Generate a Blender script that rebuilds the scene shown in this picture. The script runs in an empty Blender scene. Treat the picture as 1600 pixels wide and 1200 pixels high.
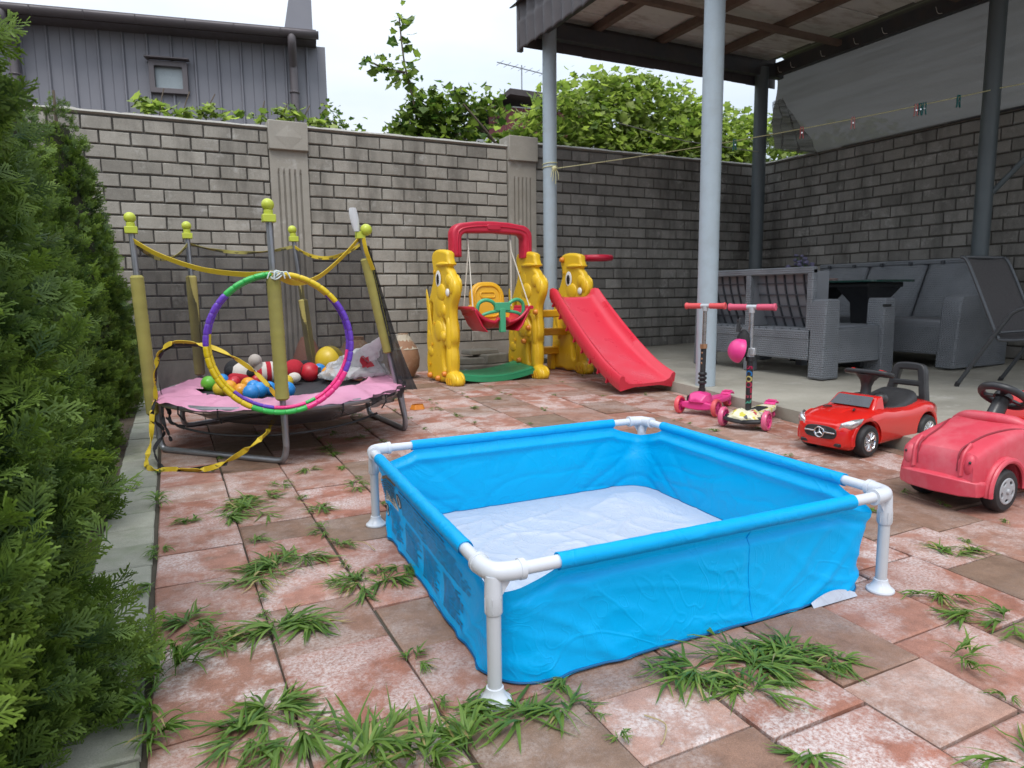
import bpy, bmesh, math, random
import numpy as np
from math import sin, cos, pi, radians, sqrt, atan2
from mathutils import Vector, Matrix, noise

sc = bpy.context.scene
COL = sc.collection
random.seed(7)
RNG = np.random.default_rng(11)

# ------------------------------------------------------------------ camera
# yard frame: X along the back wall, Y away along the paving rows, Z up, metres
F_PX, PITCH, ROLL, CAM_H, YAW = 1070.0, 0.1326, -0.012, 0.85, radians(26.4)
def yard(v):
    c, s = cos(YAW), sin(YAW)
    return Vector((c*v[0]+s*v[1], -s*v[0]+c*v[1], v[2]))
r_ = yard((1, 0, 0)); f_ = yard((0, cos(PITCH), -sin(PITCH))); u_ = yard((0, sin(PITCH), cos(PITCH)))
ex = r_*cos(ROLL)+u_*sin(ROLL); ey = -r_*sin(ROLL)+u_*cos(ROLL); ez = -f_
cam = bpy.data.cameras.new('camera'); cam_o = bpy.data.objects.new('camera', cam); COL.objects.link(cam_o)
mw = Matrix((ex, ey, ez)).transposed().to_4x4(); mw.translation = (0, 0, CAM_H)
cam_o.matrix_world = mw
cam.sensor_fit = 'HORIZONTAL'; cam.sensor_width = 36.0; cam.lens = 36.0*F_PX/1600.0
cam.clip_start = 0.05; cam.clip_end = 2000
cam.dof.use_dof = True; cam.dof.focus_distance = 2.1; cam.dof.aperture_fstop = 9.0
sc.camera = cam_o

# ------------------------------------------------------------------ sky, sun, exposure (overcast)
W = bpy.data.worlds.new('World'); sc.world = W; W.use_nodes = True
wt = W.node_tree; wt.nodes.clear()
wo = wt.nodes.new('ShaderNodeOutputWorld'); bg = wt.nodes.new('ShaderNodeBackground')
sky = wt.nodes.new('ShaderNodeTexSky'); sky.sky_type = 'NISHITA'; sky.sun_disc = False
SUN_EL, SUN_AZ = radians(58), radians(-150)      # behind and left of the camera
sky.sun_elevation = SUN_EL; sky.sun_rotation = SUN_AZ; sky.air_density = 1.2; sky.dust_density = 2.5
tc = wt.nodes.new('ShaderNodeTexCoord'); mp = wt.nodes.new('ShaderNodeMapping'); mp.inputs['Scale'].default_value = (1.2, 1.2, 3.2)
nz = wt.nodes.new('ShaderNodeTexNoise'); nz.inputs['Scale'].default_value = 1.7; nz.inputs['Detail'].default_value = 5; nz.inputs['Roughness'].default_value = .5
rp = wt.nodes.new('ShaderNodeValToRGB')
rp.color_ramp.elements[0].position = .36; rp.color_ramp.elements[0].color = (4.9, 5.6, 6.6, 1)
rp.color_ramp.elements[1].position = .64; rp.color_ramp.elements[1].color = (6.55, 6.85, 7.25, 1)
mx = wt.nodes.new('ShaderNodeMixRGB'); mx.inputs[0].default_value = .93
wt.links.new(tc.outputs['Generated'], mp.inputs['Vector']); wt.links.new(mp.outputs[0], nz.inputs['Vector'])
wt.links.new(nz.outputs['Fac'], rp.inputs['Fac']); wt.links.new(sky.outputs[0], mx.inputs[1]); wt.links.new(rp.outputs[0], mx.inputs[2])
# overcast luminance: the cloud deck is brighter towards the zenith, (1 + k sin el)
sp = wt.nodes.new('ShaderNodeSeparateXYZ'); mr = wt.nodes.new('ShaderNodeMapRange'); mr.inputs['From Min'].default_value = 0; mr.inputs['From Max'].default_value = 1; mr.inputs['To Min'].default_value = .81; mr.inputs['To Max'].default_value = 2.15
vm = wt.nodes.new('ShaderNodeVectorMath'); vm.operation = 'SCALE'
wt.links.new(tc.outputs['Generated'], sp.inputs[0]); wt.links.new(sp.outputs['Z'], mr.inputs['Value']); wt.links.new(mx.outputs[0], vm.inputs[0]); wt.links.new(mr.outputs[0], vm.inputs['Scale'])
wt.links.new(vm.outputs[0], bg.inputs['Color']); bg.inputs['Strength'].default_value = 0.10
wt.links.new(bg.outputs[0], wo.inputs['Surface'])
sun = bpy.data.lights.new('sun', 'SUN'); sun.energy = 1.3; sun.angle = radians(25); sun.color = (1, .97, .92)
sun_o = bpy.data.objects.new('sun', sun); COL.objects.link(sun_o)
sun_o.rotation_euler = Vector((sin(SUN_AZ)*cos(SUN_EL), cos(SUN_AZ)*cos(SUN_EL), sin(SUN_EL))).to_track_quat('Z', 'Y').to_euler()
vs = sc.view_settings; vs.view_transform = 'Standard'; vs.look = 'None'; vs.gamma = 1; vs.use_curve_mapping = False; vs.exposure = 0.55
sc.cycles.max_bounces = 8; sc.cycles.transparent_max_bounces = 16

# ------------------------------------------------------------------ mesh builder
class MB:
    def __init__(s): s.v = []; s.f = []
    def add(s, V, Fc, m=None):
        b = len(s.v)
        s.v += [tuple(m @ Vector(p)) if m else tuple(p) for p in V]
        s.f += [tuple(b+i for i in q) for q in Fc]
        return s
    def box(s, c, d, rz=0, m=None, top=None):
        x, y, z = d[0]/2, d[1]/2, d[2]/2
        tx, ty = top or (1, 1)
        V = [(-x,-y,-z),(x,-y,-z),(x,y,-z),(-x,y,-z),(-x*tx,-y*ty,z),(x*tx,-y*ty,z),(x*tx,y*ty,z),(-x*tx,y*ty,z)]
        M4 = Matrix.Translation(c) @ Matrix.Rotation(rz, 4, 'Z')
        if m: M4 = m @ M4
        return s.add(V, [(0,3,2,1),(4,5,6,7),(0,1,5,4),(1,2,6,5),(2,3,7,6),(3,0,4,7)], M4)
    def grid(s, fn, nu, nv, cu=False, cv=False):
        V = [fn(i/nu, j/nv) for j in range(nv if cv else nv+1) for i in range(nu if cu else nu+1)]
        w = nu if cu else nu+1; h = nv if cv else nv+1
        Fc = []
        for j in range(nv):
            for i in range(nu):
                a = j*w+i; b = j*w+(i+1) % w; c = ((j+1) % h)*w+(i+1) % w; d = ((j+1) % h)*w+i
                Fc.append((a, b, c, d))
        return s.add(V, Fc)
    def tube(s, pts, r, seg=10, closed=False, caps=True, flat=None):
        P = [Vector(p) for p in pts]; n = len(P)
        R = r if isinstance(r, (list, tuple)) else [r]*n
        T = []
        for i in range(n):
            if closed: t = P[(i+1) % n]-P[i-1]
            else: t = P[min(i+1, n-1)]-P[max(i-1, 0)]
            T.append(t.normalized() if t.length > 1e-9 else Vector((0, 0, 1)))
        up = Vector((0, 0, 1)) if abs(T[0].z) < .9 else Vector((1, 0, 0))
        a = T[0].cross(up).normalized(); V = []
        for i in range(n):
            a = (a-T[i]*a.dot(T[i])).normalized(); b = T[i].cross(a)
            for k in range(seg):
                th = 2*pi*k/seg; fx, fy = (1, 1) if not flat else flat
                V.append(P[i]+a*cos(th)*R[i]*fx+b*sin(th)*R[i]*fy)
        Fc = []
        for i in range(n if closed else n-1):
            for k in range(seg):
                j = (i+1) % n
                Fc.append((i*seg+k, i*seg+(k+1) % seg, j*seg+(k+1) % seg, j*seg+k))
        if caps and not closed:
            Fc.append(tuple(range(seg))[::-1]); Fc.append(tuple((n-1)*seg+k for k in range(seg)))
        return s.add(V, Fc)
    def ribbon(s, pts, w, n=None, th=.002):
        # flat strap: cross-section along n (list or vector)
        P = [Vector(p) for p in pts]; V = []; Fc = []
        for i, p in enumerate(P):
            t = (P[min(i+1, len(P)-1)]-P[max(i-1, 0)]).normalized()
            q = Vector(n[i] if isinstance(n, list) else (n or (0, 0, 1)))
            q = (q-t*q.dot(t)); q = q.normalized() if q.length > 1e-6 else Vector((1, 0, 0))
            k = t.cross(q)*th/2
            V += [p+q*w/2+k, p-q*w/2+k, p-q*w/2-k, p+q*w/2-k]
        for i in range(len(P)-1):
            for k in range(4):
                Fc.append((i*4+k, i*4+(k+1) % 4, i*4+4+(k+1) % 4, i*4+4+k))
        Fc += [(0, 1, 2, 3), tuple(len(V)-4+k for k in (3, 2, 1, 0))]
        return s.add(V, Fc)
    def lathe(s, prof, seg=24, m=None):
        V = []; Fc = []
        for r, z in prof:
            for k in range(seg): V.append((r*cos(2*pi*k/seg), r*sin(2*pi*k/seg), z))
        for i in range(len(prof)-1):
            for k in range(seg):
                Fc.append((i*seg+k, i*seg+(k+1) % seg, (i+1)*seg+(k+1) % seg, (i+1)*seg+k))
        if prof[0][0] > 1e-6: Fc.append(tuple(range(seg))[::-1])
        if prof[-1][0] > 1e-6: Fc.append(tuple((len(prof)-1)*seg+k for k in range(seg)))
        return s.add(V, Fc, m)
    def ball(s, c, r, sca=(1, 1, 1), seg=20, rings=12, m=None):
        prof = [(max(1e-4, sin(pi*i/rings))*1.0, -cos(pi*i/rings)) for i in range(rings+1)]
        M4 = Matrix.Translation(c) @ Matrix.Diagonal((r*sca[0], r*sca[1], r*sca[2], 1))
        if m: M4 = m @ M4
        return s.lathe(prof, seg, M4)
    def loft(s, rings, caps=True):
        n = len(rings[0]); V = [p for r in rings for p in r]; Fc = []
        for i in range(len(rings)-1):
            for k in range(n):
                Fc.append((i*n+k, i*n+(k+1) % n, (i+1)*n+(k+1) % n, (i+1)*n+k))
        if caps: Fc.append(tuple(range(n))[::-1]); Fc.append(tuple((len(rings)-1)*n+k for k in range(n)))
        return s.add(V, Fc)
    def prism(s, out, h, m=None):
        n = len(out); V = [(x, y, 0) for x, y in out]+[(x, y, h) for x, y in out]
        Fc = [tuple(range(n))[::-1], tuple(range(n, 2*n))]+[(i, (i+1) % n, n+(i+1) % n, n+i) for i in range(n)]
        return s.add(V, Fc, m)
    def shift(s, d):
        s.v = [(p[0]+d[0], p[1]+d[1], p[2]+d[2]) for p in s.v]; return s
    def xf(s, m):
        s.v = [tuple(m @ Vector(p)) for p in s.v]; return s
    def mesh(s, name, smooth=True, ang=38):
        me = bpy.data.meshes.new(name); me.from_pydata(s.v, [], s.f); me.update()
        bm = bmesh.new(); bm.from_mesh(me); bmesh.ops.recalc_face_normals(bm, faces=bm.faces); bm.to_mesh(me); bm.free()
        if smooth:
            me.polygons.foreach_set('use_smooth', [True]*len(me.polygons)); me.set_sharp_from_angle(angle=radians(ang))
        return me

def fast_mesh(name, V, Q, tint=None, smooth=False):
    me = bpy.data.meshes.new(name); n = len(Q)
    me.vertices.add(len(V)); me.vertices.foreach_set('co', np.asarray(V, np.float32).ravel())
    me.loops.add(n*4); me.loops.foreach_set('vertex_index', np.asarray(Q, np.int32).ravel())
    me.polygons.add(n); me.polygons.foreach_set('loop_start', np.arange(0, 4*n, 4, dtype=np.int32))
    try: me.polygons.foreach_set('loop_total', np.full(n, 4, np.int32))
    except Exception: pass
    if tint is not None:
        at = me.attributes.new('tint', 'FLOAT', 'POINT'); at.data.foreach_set('value', np.asarray(tint, np.float32))
    me.update(calc_edges=True); me.validate()
    if smooth: me.polygons.foreach_set('use_smooth', np.ones(n, bool))
    return me

def scatter(TV, TQ, Rm, T, S, ttint=None, itint=None):
    # merge m transformed copies of a quad template
    m = len(T); n = len(TV)
    V = np.einsum('mij,nj->mni', Rm*S[:, None, None], TV)+T[:, None, :]
    Q = TQ[None]+(np.arange(m)*n)[:, None, None]
    t = None
    if itint is not None: t = (itint[:, None]+(ttint[None] if ttint is not None else 0)).reshape(-1)
    return V.reshape(-1, 3), Q.reshape(-1, 4), t

def basis(d, roll):
    # rotation matrices whose local +X points along d (m,3), rolled about it
    d = d/np.linalg.norm(d, axis=1, keepdims=True)
    up = np.tile(np.array([0, 0, 1.0]), (len(d), 1)); up[np.abs(d[:, 2]) > .95] = (1, 0, 0)
    y = np.cross(up, d); y /= np.linalg.norm(y, axis=1, keepdims=True); z = np.cross(d, y)
    c, s = np.cos(roll)[:, None], np.sin(roll)[:, None]
    return np.stack([d, y*c+z*s, -y*s+z*c], axis=2)

# ------------------------------------------------------------------ object helpers
def setp(o, label=None, cat=None, group=None, kind=None):
    if label: o['label'] = label
    if cat: o['category'] = cat
    if group: o['group'] = group
    if kind: o['kind'] = kind
    return o
def thing(name, label, cat, loc=(0, 0, 0), rz=0, group=None):
    o = bpy.data.objects.new(name, None); COL.objects.link(o); o.empty_display_size = .05
    o.location = loc; o.rotation_euler = (0, 0, rz)
    return setp(o, label, cat, group)
def _mesh(name, mb, smooth, ang): return mb.mesh(name, smooth, ang) if isinstance(mb, MB) else mb
def part(name, mb, mat, parent=None, loc=(0, 0, 0), rot=(0, 0, 0), scale=None, world=False, smooth=True, ang=38, bev=0, seg=2, label=None, kind=None, sub=0):
    me = _mesh(name, mb, smooth, ang)
    o = bpy.data.objects.new(name, me); COL.objects.link(o)
    if mat and not me.materials: me.materials.append(mat)
    o.location = loc; o.rotation_euler = rot
    if scale: o.scale = scale
    if parent:
        o.parent = parent
        if world:
            a = Vector(parent.location)
            if parent.parent: a = a+Vector(parent.parent.location)
            o.location = Vector(loc)-a
    if bev:
        b = o.modifiers.new('edge', 'BEVEL'); b.width = bev; b.segments = seg; b.limit_method = 'ANGLE'; b.angle_limit = radians(35); b.harden_normals = False
    if sub:
        b = o.modifiers.new('sub', 'SUBSURF'); b.levels = sub; b.render_levels = sub
    return setp(o, label=label, kind=kind)
def single(name, mb, mat, label, cat, group=None, **kw):
    me = _mesh(name, mb, kw.get('smooth', True), kw.get('ang', 38))
    co = np.empty(len(me.vertices)*3, np.float32); me.vertices.foreach_get('co', co); co = co.reshape(-1, 3)
    c = (co.min(0)+co.max(0))/2; c[2] = co[:, 2].min()
    me.vertices.foreach_set('co', (co-c).ravel()); me.update()
    o = part(name, me, mat, None, loc=c, **{k: v for k, v in kw.items() if k in ('bev', 'seg', 'sub')})
    return setp(o, label, cat, group, kw.get('kind'))
def dup(root, loc, rz, label=None):
    r = root.copy(); COL.objects.link(r); r.location = loc; r.rotation_euler = (0, 0, rz)
    if label: r['label'] = label
    for ch in list(root.children):
        c = ch.copy(); COL.objects.link(c); c.parent = r
        for g2 in ch.children:
            d = g2.copy(); COL.objects.link(d); d.parent = c
    return r
def plate(name, outlines, depth, bevel=0, m=None, res=3):
    # closed 2D outlines (holes inside) -> rounded plate mesh, centred on its thickness
    cu = bpy.data.curves.new(name, 'CURVE'); cu.dimensions = '2D'; cu.fill_mode = 'BOTH'
    cu.extrude = max(depth/2-bevel, 1e-4); cu.bevel_depth = bevel; cu.bevel_resolution = res; cu.offset = -bevel
    for o in outlines:
        sp = cu.splines.new('POLY'); sp.points.add(len(o)-1); sp.use_cyclic_u = True
        for p, q in zip(sp.points, o): p.co = (q[0], q[1], 0, 1)
    ob = bpy.data.objects.new(name, cu); COL.objects.link(ob)
    dg = bpy.context.evaluated_depsgraph_get()
    me = bpy.data.meshes.new_from_object(ob.evaluated_get(dg)); bpy.data.objects.remove(ob)
    if m: me.transform(m)
    me.materials.clear()
    me.polygons.foreach_set('use_smooth', [True]*len(me.polygons)); me.set_sharp_from_angle(angle=radians(40)); me.name = name
    return me
def text_mesh(name, s, size, depth, m=None):
    cu = bpy.data.curves.new(name, 'FONT'); cu.body = s; cu.size = size; cu.extrude = depth/2; cu.align_x = 'CENTER'; cu.align_y = 'CENTER'; cu.offset = size*.03
    ob = bpy.data.objects.new(name, cu); COL.objects.link(ob)
    me = bpy.data.meshes.new_from_object(ob.evaluated_get(bpy.context.evaluated_depsgraph_get())); bpy.data.objects.remove(ob)
    if m: me.transform(m)
    me.materials.clear(); return me
def cut(me, cutters):
    # boolean difference of a closed mesh with closed cutters
    ob = bpy.data.objects.new('work', me); COL.objects.link(ob); tmp = []
    for c in cutters:
        co = bpy.data.objects.new('cutter', c.mesh('cutter', False)); COL.objects.link(co); tmp.append(co)
        md = ob.modifiers.new('b', 'BOOLEAN'); md.operation = 'DIFFERENCE'; md.object = co; md.solver = 'EXACT'
    bpy.context.view_layer.update()
    out = bpy.data.meshes.new_from_object(ob.evaluated_get(bpy.context.evaluated_depsgraph_get()))
    for o in tmp+[ob]: bpy.data.objects.remove(o)
    out.polygons.foreach_set('use_smooth', [True]*len(out.polygons)); out.set_sharp_from_angle(angle=radians(35))
    return out
def rrect(w, h, r, n=5, c=(0, 0)):
    P = []
    for cx, cy, a0 in ((w/2-r, h/2-r, 0), (-w/2+r, h/2-r, 90), (-w/2+r, -h/2+r, 180), (w/2-r, -h/2+r, 270)):
        for i in range(n+1):
            a = radians(a0+90*i/n); P.append((c[0]+cx+r*cos(a), c[1]+cy+r*sin(a)))
    return P
def arc(c, r, a0, a1, n, z=None):
    P = [(c[0]+r*cos(radians(a0+(a1-a0)*i/n)), c[1]+r*sin(radians(a0+(a1-a0)*i/n))) for i in range(n+1)]
    return P if z is None else [(x, y, z) for x, y in P]
def smooth_path(P, n=8, closed=False):
    P = [Vector(p) for p in P]; out = []; m = len(P)
    for i in range(m if closed else m-1):
        a, b, c, d = (P[(i-1) % m], P[i], P[(i+1) % m], P[(i+2) % m]) if closed else (P[max(i-1, 0)], P[i], P[i+1], P[min(i+2, m-1)])
        for k in range(n):
            t = k/n
            out.append(.5*((2*b)+(c-a)*t+(2*a-5*b+4*c-d)*t*t+(3*b-a-3*c+d)*t**3))
    if not closed: out.append(P[-1])
    return out

# ------------------------------------------------------------------ materials
class NT:
    def __init__(s, name):
        s.m = bpy.data.materials.new(name); s.m.use_nodes = True; s.t = s.m.node_tree; s.t.nodes.clear()
        s.out = s.n('ShaderNodeOutputMaterial'); s.b = s.n('ShaderNodeBsdfPrincipled'); s.l(s.b.outputs[0], s.out.inputs['Surface'])
    def n(s, t, **k):
        o = s.t.nodes.new(t)
        for a, b in k.items(): setattr(o, a, b)
        return o
    def l(s, a, b): s.t.links.new(a, b)
    def coord(s, kind='Object', rnd=True, scale=None):
        tcn = s.n('ShaderNodeTexCoord') if kind != 'World' else s.n('ShaderNodeNewGeometry')
        o = tcn.outputs['Position'] if kind == 'World' else tcn.outputs[kind]
        if rnd and kind != 'World':
            oi = s.n('ShaderNodeObjectInfo'); mu = s.n('ShaderNodeMath', operation='MULTIPLY'); s.l(oi.outputs['Random'], mu.inputs[0]); mu.inputs[1].default_value = 57.3
            va = s.n('ShaderNodeVectorMath', operation='ADD'); s.l(o, va.inputs[0]); s.l(mu.outputs[0], va.inputs[1]); o = va.outputs[0]
        if scale:
            vm = s.n('ShaderNodeVectorMath', operation='MULTIPLY'); s.l(o, vm.inputs[0]); vm.inputs[1].default_value = scale; o = vm.outputs[0]
        return o
    def noise(s, vec, scale, detail=4, rough=.55, dist=0):
        o = s.n('ShaderNodeTexNoise'); s.l(vec, o.inputs['Vector']); o.inputs['Scale'].default_value = scale
        o.inputs['Detail'].default_value = detail; o.inputs['Roughness'].default_value = rough; o.inputs['Distortion'].default_value = dist
        return o.outputs['Fac']
    def ramp(s, fac, stops, interp='LINEAR'):
        o = s.n('ShaderNodeValToRGB'); s.l(fac, o.inputs['Fac']); e = o.color_ramp.elements; o.color_ramp.interpolation = interp
        while len(e) < len(stops): e.new(.5)
        for k, (p, c) in enumerate(stops):
            e[k].position = p; e[k].color = (c, c, c, 1) if not isinstance(c, tuple) else (*c, 1)
        return o.outputs['Color']
    def mix(s, fac, a, b, mode='MIX'):
        o = s.n('ShaderNodeMixRGB', blend_type=mode)
        for k, x in ((0, fac), (1, a), (2, b)):
            if hasattr(x, 'is_linked') or hasattr(x, 'links'): s.l(x, o.inputs[k])
            elif isinstance(x, tuple): o.inputs[k].default_value = (*x, 1)
            else: o.inputs[k].default_value = x if k == 0 else (x, x, x, 1)
        return o.outputs[0]
    def rand(s):
        return s.n('ShaderNodeObjectInfo').outputs['Random']
    def bump(s, h, st=.3, d=.01):
        o = s.n('ShaderNodeBump'); s.l(h, o.inputs['Height']); o.inputs['Strength'].default_value = st; o.inputs['Distance'].default_value = d
        s.l(o.outputs[0], s.b.inputs['Normal']); return o
    def set(s, **k):
        for a, v in k.items():
            i = s.b.inputs[a.replace('_', ' ')]
            if hasattr(v, 'links'): s.l(v, i)
            elif isinstance(v, tuple): i.default_value = (*v, 1)
            else: i.default_value = v
        return s
def M(name, col, rough=.55, var=.12, scale=9, metal=0, bump=0, bscale=80, coat=0, rnd=0, dirt=0, dcol=(.25, .22, .18), spec=.5, dscale=6):
    t = NT(name); v = t.coord(rnd=True)
    f = t.noise(v, scale, 5)
    c = t.mix(f, tuple(x*(1-var) for x in col), tuple(min(1, x*(1+var)) for x in col))
    if rnd: c = t.mix(1.0, c, t.ramp(t.rand(), [(0, 1-rnd), (1, 1+rnd)]), 'MULTIPLY')
    if dirt:
        d = t.ramp(t.noise(v, dscale, 8, .65), [(.45, 0.0), (.72, dirt)]); c = t.mix(d, c, dcol)
    t.set(Base_Color=c, Metallic=metal, Roughness=t.ramp(t.noise(v, scale*2.3, 4), [(.3, max(.02, rough-.1)), (.7, min(1, rough+.1))]), Specular_IOR_Level=spec)
    if coat: t.set(Coat_Weight=coat, Coat_Roughness=.08)
    if bump: t.bump(t.noise(v, bscale, 6, .6), bump, .004)
    return t.m
# ================================================================== SETTING
GZ = np.array
# ---- ground materials
def mat_soil():
    t = NT('soil'); v = t.coord('World'); f = t.noise(v, 14, 8, .7)
    t.set(Base_Color=t.ramp(f, [(.3, (.05, .035, .022)), (.7, (.13, .095, .065))]), Roughness=.95); t.bump(t.noise(v, 60, 8, .7), .8, .02); return t.m
def mat_tile():
    t = NT('paving stone'); v = t.coord('Object'); w = t.coord('World')
    base = t.ramp(t.rand(), [(0, (.33, .138, .095)), (.22, (.28, .122, .083)), (.42, (.37, .180, .132)), (.58, (.178, .112, .075)), (.72, (.33, .155, .112)), (.84, (.19, .125, .085)), (1, (.38, .225, .175))])
    mott = t.ramp(t.noise(v, 16, 8, .7), [(.3, .74), (.5, 1.0), (.72, 1.2)])
    c = t.mix(1.0, base, mott, 'MULTIPLY')
    grain = t.ramp(t.noise(v, 420, 3, .8), [(.3, .66), (.5, 1.0), (.72, 1.42)])
    c = t.mix(.85, c, grain, 'MULTIPLY')
    # lime bloom: broad patches broken up by finer streaks
    amt = t.ramp(t.noise(w, 1.0, 3), [(.34, .25), (.54, 1.0)])
    r2 = t.ramp(t.rand(), [(0, 1.0), (.25, .7), (.42, 1.0), (.58, .05), (.68, 1.0), (.84, .15), (1, 1.0)])
    eff = t.ramp(t.noise(v, 6.0, 10, .70, .15), [(.44, 0.0), (.57, 1.0)])
    fine = t.ramp(t.noise(v, 120, 5, .75), [(.38, .10), (.58, 1.0)])
    e = t.mix(1.0, t.mix(1.0, eff, fine, 'MULTIPLY'), t.mix(1.0, amt, r2, 'MULTIPLY'), 'MULTIPLY')
    e = t.mix(1.0, e, .80, 'MULTIPLY')
    c = t.mix(e, c, (.68, .635, .62))
    moss = t.ramp(t.noise(w, 3.3, 6, .7), [(.60, 0.0), (.76, .55)])
    c = t.mix(moss, c, (.12, .105, .075))
    wet = t.ramp(t.noise(w, .9, 4, .6), [(.55, 0.0), (.70, .5)])
    c = t.mix(t.mix(1.0, wet, .6, 'MULTIPLY'), c, (.15, .09, .062))
    t.set(Base_Color=c, Roughness=t.ramp(t.noise(v, 30, 5), [(.3, .62), (.7, .9)]), Specular_IOR_Level=.35)
    h = t.mix(.5, t.noise(v, 300, 4, .75), t.noise(v, 40, 6, .65)); t.bump(h, .42, .004); return t.m
def mat_kerb():
    t = NT('grey kerb paver'); v = t.coord('Object')
    c = t.mix(t.noise(v, 12, 7, .65), (.20, .20, .155), (.37, .365, .30))
    c = t.mix(.7, c, t.ramp(t.noise(v, 350, 3, .8), [(.3, .7), (.7, 1.35)]), 'MULTIPLY')
    c = t.mix(1.0, c, t.ramp(t.rand(), [(0, .78), (1, 1.15)]), 'MULTIPLY')
    c = t.mix(t.ramp(t.noise(v, 9, 6), [(.5, 0.0), (.75, .5)]), c, (.13, .17, .08))
    t.set(Base_Color=c, Roughness=.85); t.bump(t.noise(v, 200, 5, .7), .4, .004); return t.m
def mat_concrete(name='concrete', a=(.23, .215, .17), b=(.51, .48, .41), sc_=2.2):
    t = NT(name); v = t.coord('World')
    c = t.mix(t.noise(v, sc_, 9, .68), a, b)
    c = t.mix(t.ramp(t.noise(v, .8, 7, .6, 1.0), [(.5, 0.0), (.68, .6)]), c, (.21, .19, .155))
    c = t.mix(t.ramp(t.noise(v, 5.5, 8, .7), [(.58, 0.0), (.72, .55)]), c, (.60, .585, .55))
    c = t.mix(.6, c, t.ramp(t.noise(v, 260, 3, .8), [(.3, .75), (.7, 1.25)]), 'MULTIPLY')
    t.set(Base_Color=c, Roughness=t.ramp(t.noise(v, 3, 4), [(.35, .55), (.65, .9)])); t.bump(t.mix(.5, t.noise(v, 120, 6, .7), t.noise(v, 9, 5)), .35, .006); return t.m
def mat_brick(name, lo, hi):
    t = NT(name); v = t.coord('Object'); w = t.coord('World')
    c = t.mix(t.noise(v, 11, 8, .7), lo, hi)
    c = t.mix(1.0, c, t.ramp(t.rand(), [(0, .66), (.2, 1.0), (.4, .80), (.6, 1.06), (.8, .9), (1, 1.22)]), 'MULTIPLY')
    c = t.mix(.75, c, t.ramp(t.noise(v, 150, 4, .8), [(.28, .62), (.5, 1.0), (.75, 1.3)]), 'MULTIPLY')
    st = t.ramp(t.noise(t.coord('World', scale=(2.2, 2.2, .55)), 1.6, 7, .66), [(.47, 0.0), (.7, .7)])
    c = t.mix(st, c, tuple(x*.42 for x in lo))
    lime = t.ramp(t.noise(w, 4.2, 9, .75), [(.56, 0.0), (.70, .55)])
    c = t.mix(lime, c, (.52, .51, .48))
    t.set(Base_Color=c, Roughness=.93, Specular_IOR_Level=.25); t.bump(t.mix(.5, t.noise(v, 110, 6, .75), t.noise(v, 24, 5)), .55, .006); return t.m

# ---- ground sheet, planting bed, joint bed
single('ground', MB().grid(lambda u, v: (-150+300*u, -60+260*v, -.10), 2, 2), mat_soil(), None, None, kind='structure', smooth=False)
soil = mat_soil()
def bedf(u, v):
    x = -2.2+1.95*u; y = -.8+8.2*v
    return (x, y, -.012+.03*noise.noise(Vector((x*4, y*4, 0)))*(1-abs(2*u-1)**4))
single('planting_bed', MB().grid(bedf, 24, 80), soil, None, None, kind='structure')
t = NT('sandy joint'); v = t.coord('World'); t.set(Base_Color=t.mix(t.noise(v, 40, 6, .7), (.035, .030, .022), (.10, .085, .06)), Roughness=1.0)
joint = t.m
SLAB_EDGE = lambda y: 3.02+.19*y-.004*y*y
paving = single('paving', MB().add([(-.29, -.8, -.012), (3.95, -.8, -.012), (3.95, 7.25, -.012), (-.29, 7.25, -.012)], [(0, 1, 2, 3)]), joint, None, None, kind='structure')

def slab_mesh(P, zt, zb, ch, jz=0.0):
    # P: 4 ground corners ccw -> chamfered slab, top at zt
    c = sum((Vector(p) for p in P), Vector((0, 0)))/4
    def ins(d): return [Vector(p)+(c-Vector(p)).normalized()*d*1.4 for p in P]
    o = ins(.0); i = ins(ch); rz = [zt+random.uniform(-jz, jz) for _ in P]
    V = [(p.x, p.y, zb) for p in o]+[(p.x, p.y, z-ch*.75) for p, z in zip(o, rz)]+[(p.x, p.y, z) for p, z in zip(i, rz)]
    F = []
    for k in range(4):
        j = (k+1) % 4
        F += [(k, j, 4+j, 4+k), (4+k, 4+j, 8+j, 8+k)]
    F.append((8, 9, 10, 11))
    mb = MB(); mb.v = V; mb.f = F; return mb, c
TILE = mat_tile()
ANCH = {0: [1.385, 2.194, 2.731, 3.087], 1: [1.273, 1.605, 1.883, 2.436, 2.647], 2: [1.20, 1.506, 2.032, 2.293, 2.582], 3: [.913, 1.119], 4: [1.13], 5: [.70, .919]}
seam = lambda k: -.095+.27*k
def sx(k, y):
    x0 = seam(k); b = min(.17, .075*max(0, x0-.6)); return x0+b*(y-1.2)
tiles = 0
rnd = random.Random(5)
def in_view(x, y):
    # inside the camera's field (with margin): the rest of the yard needs no separate stones
    a = atan2(x, y)-YAW
    return y > .2 and abs(a) < radians(60) and not (.75 < x < 1.62 and 1.4 < y < 2.25)
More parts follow.
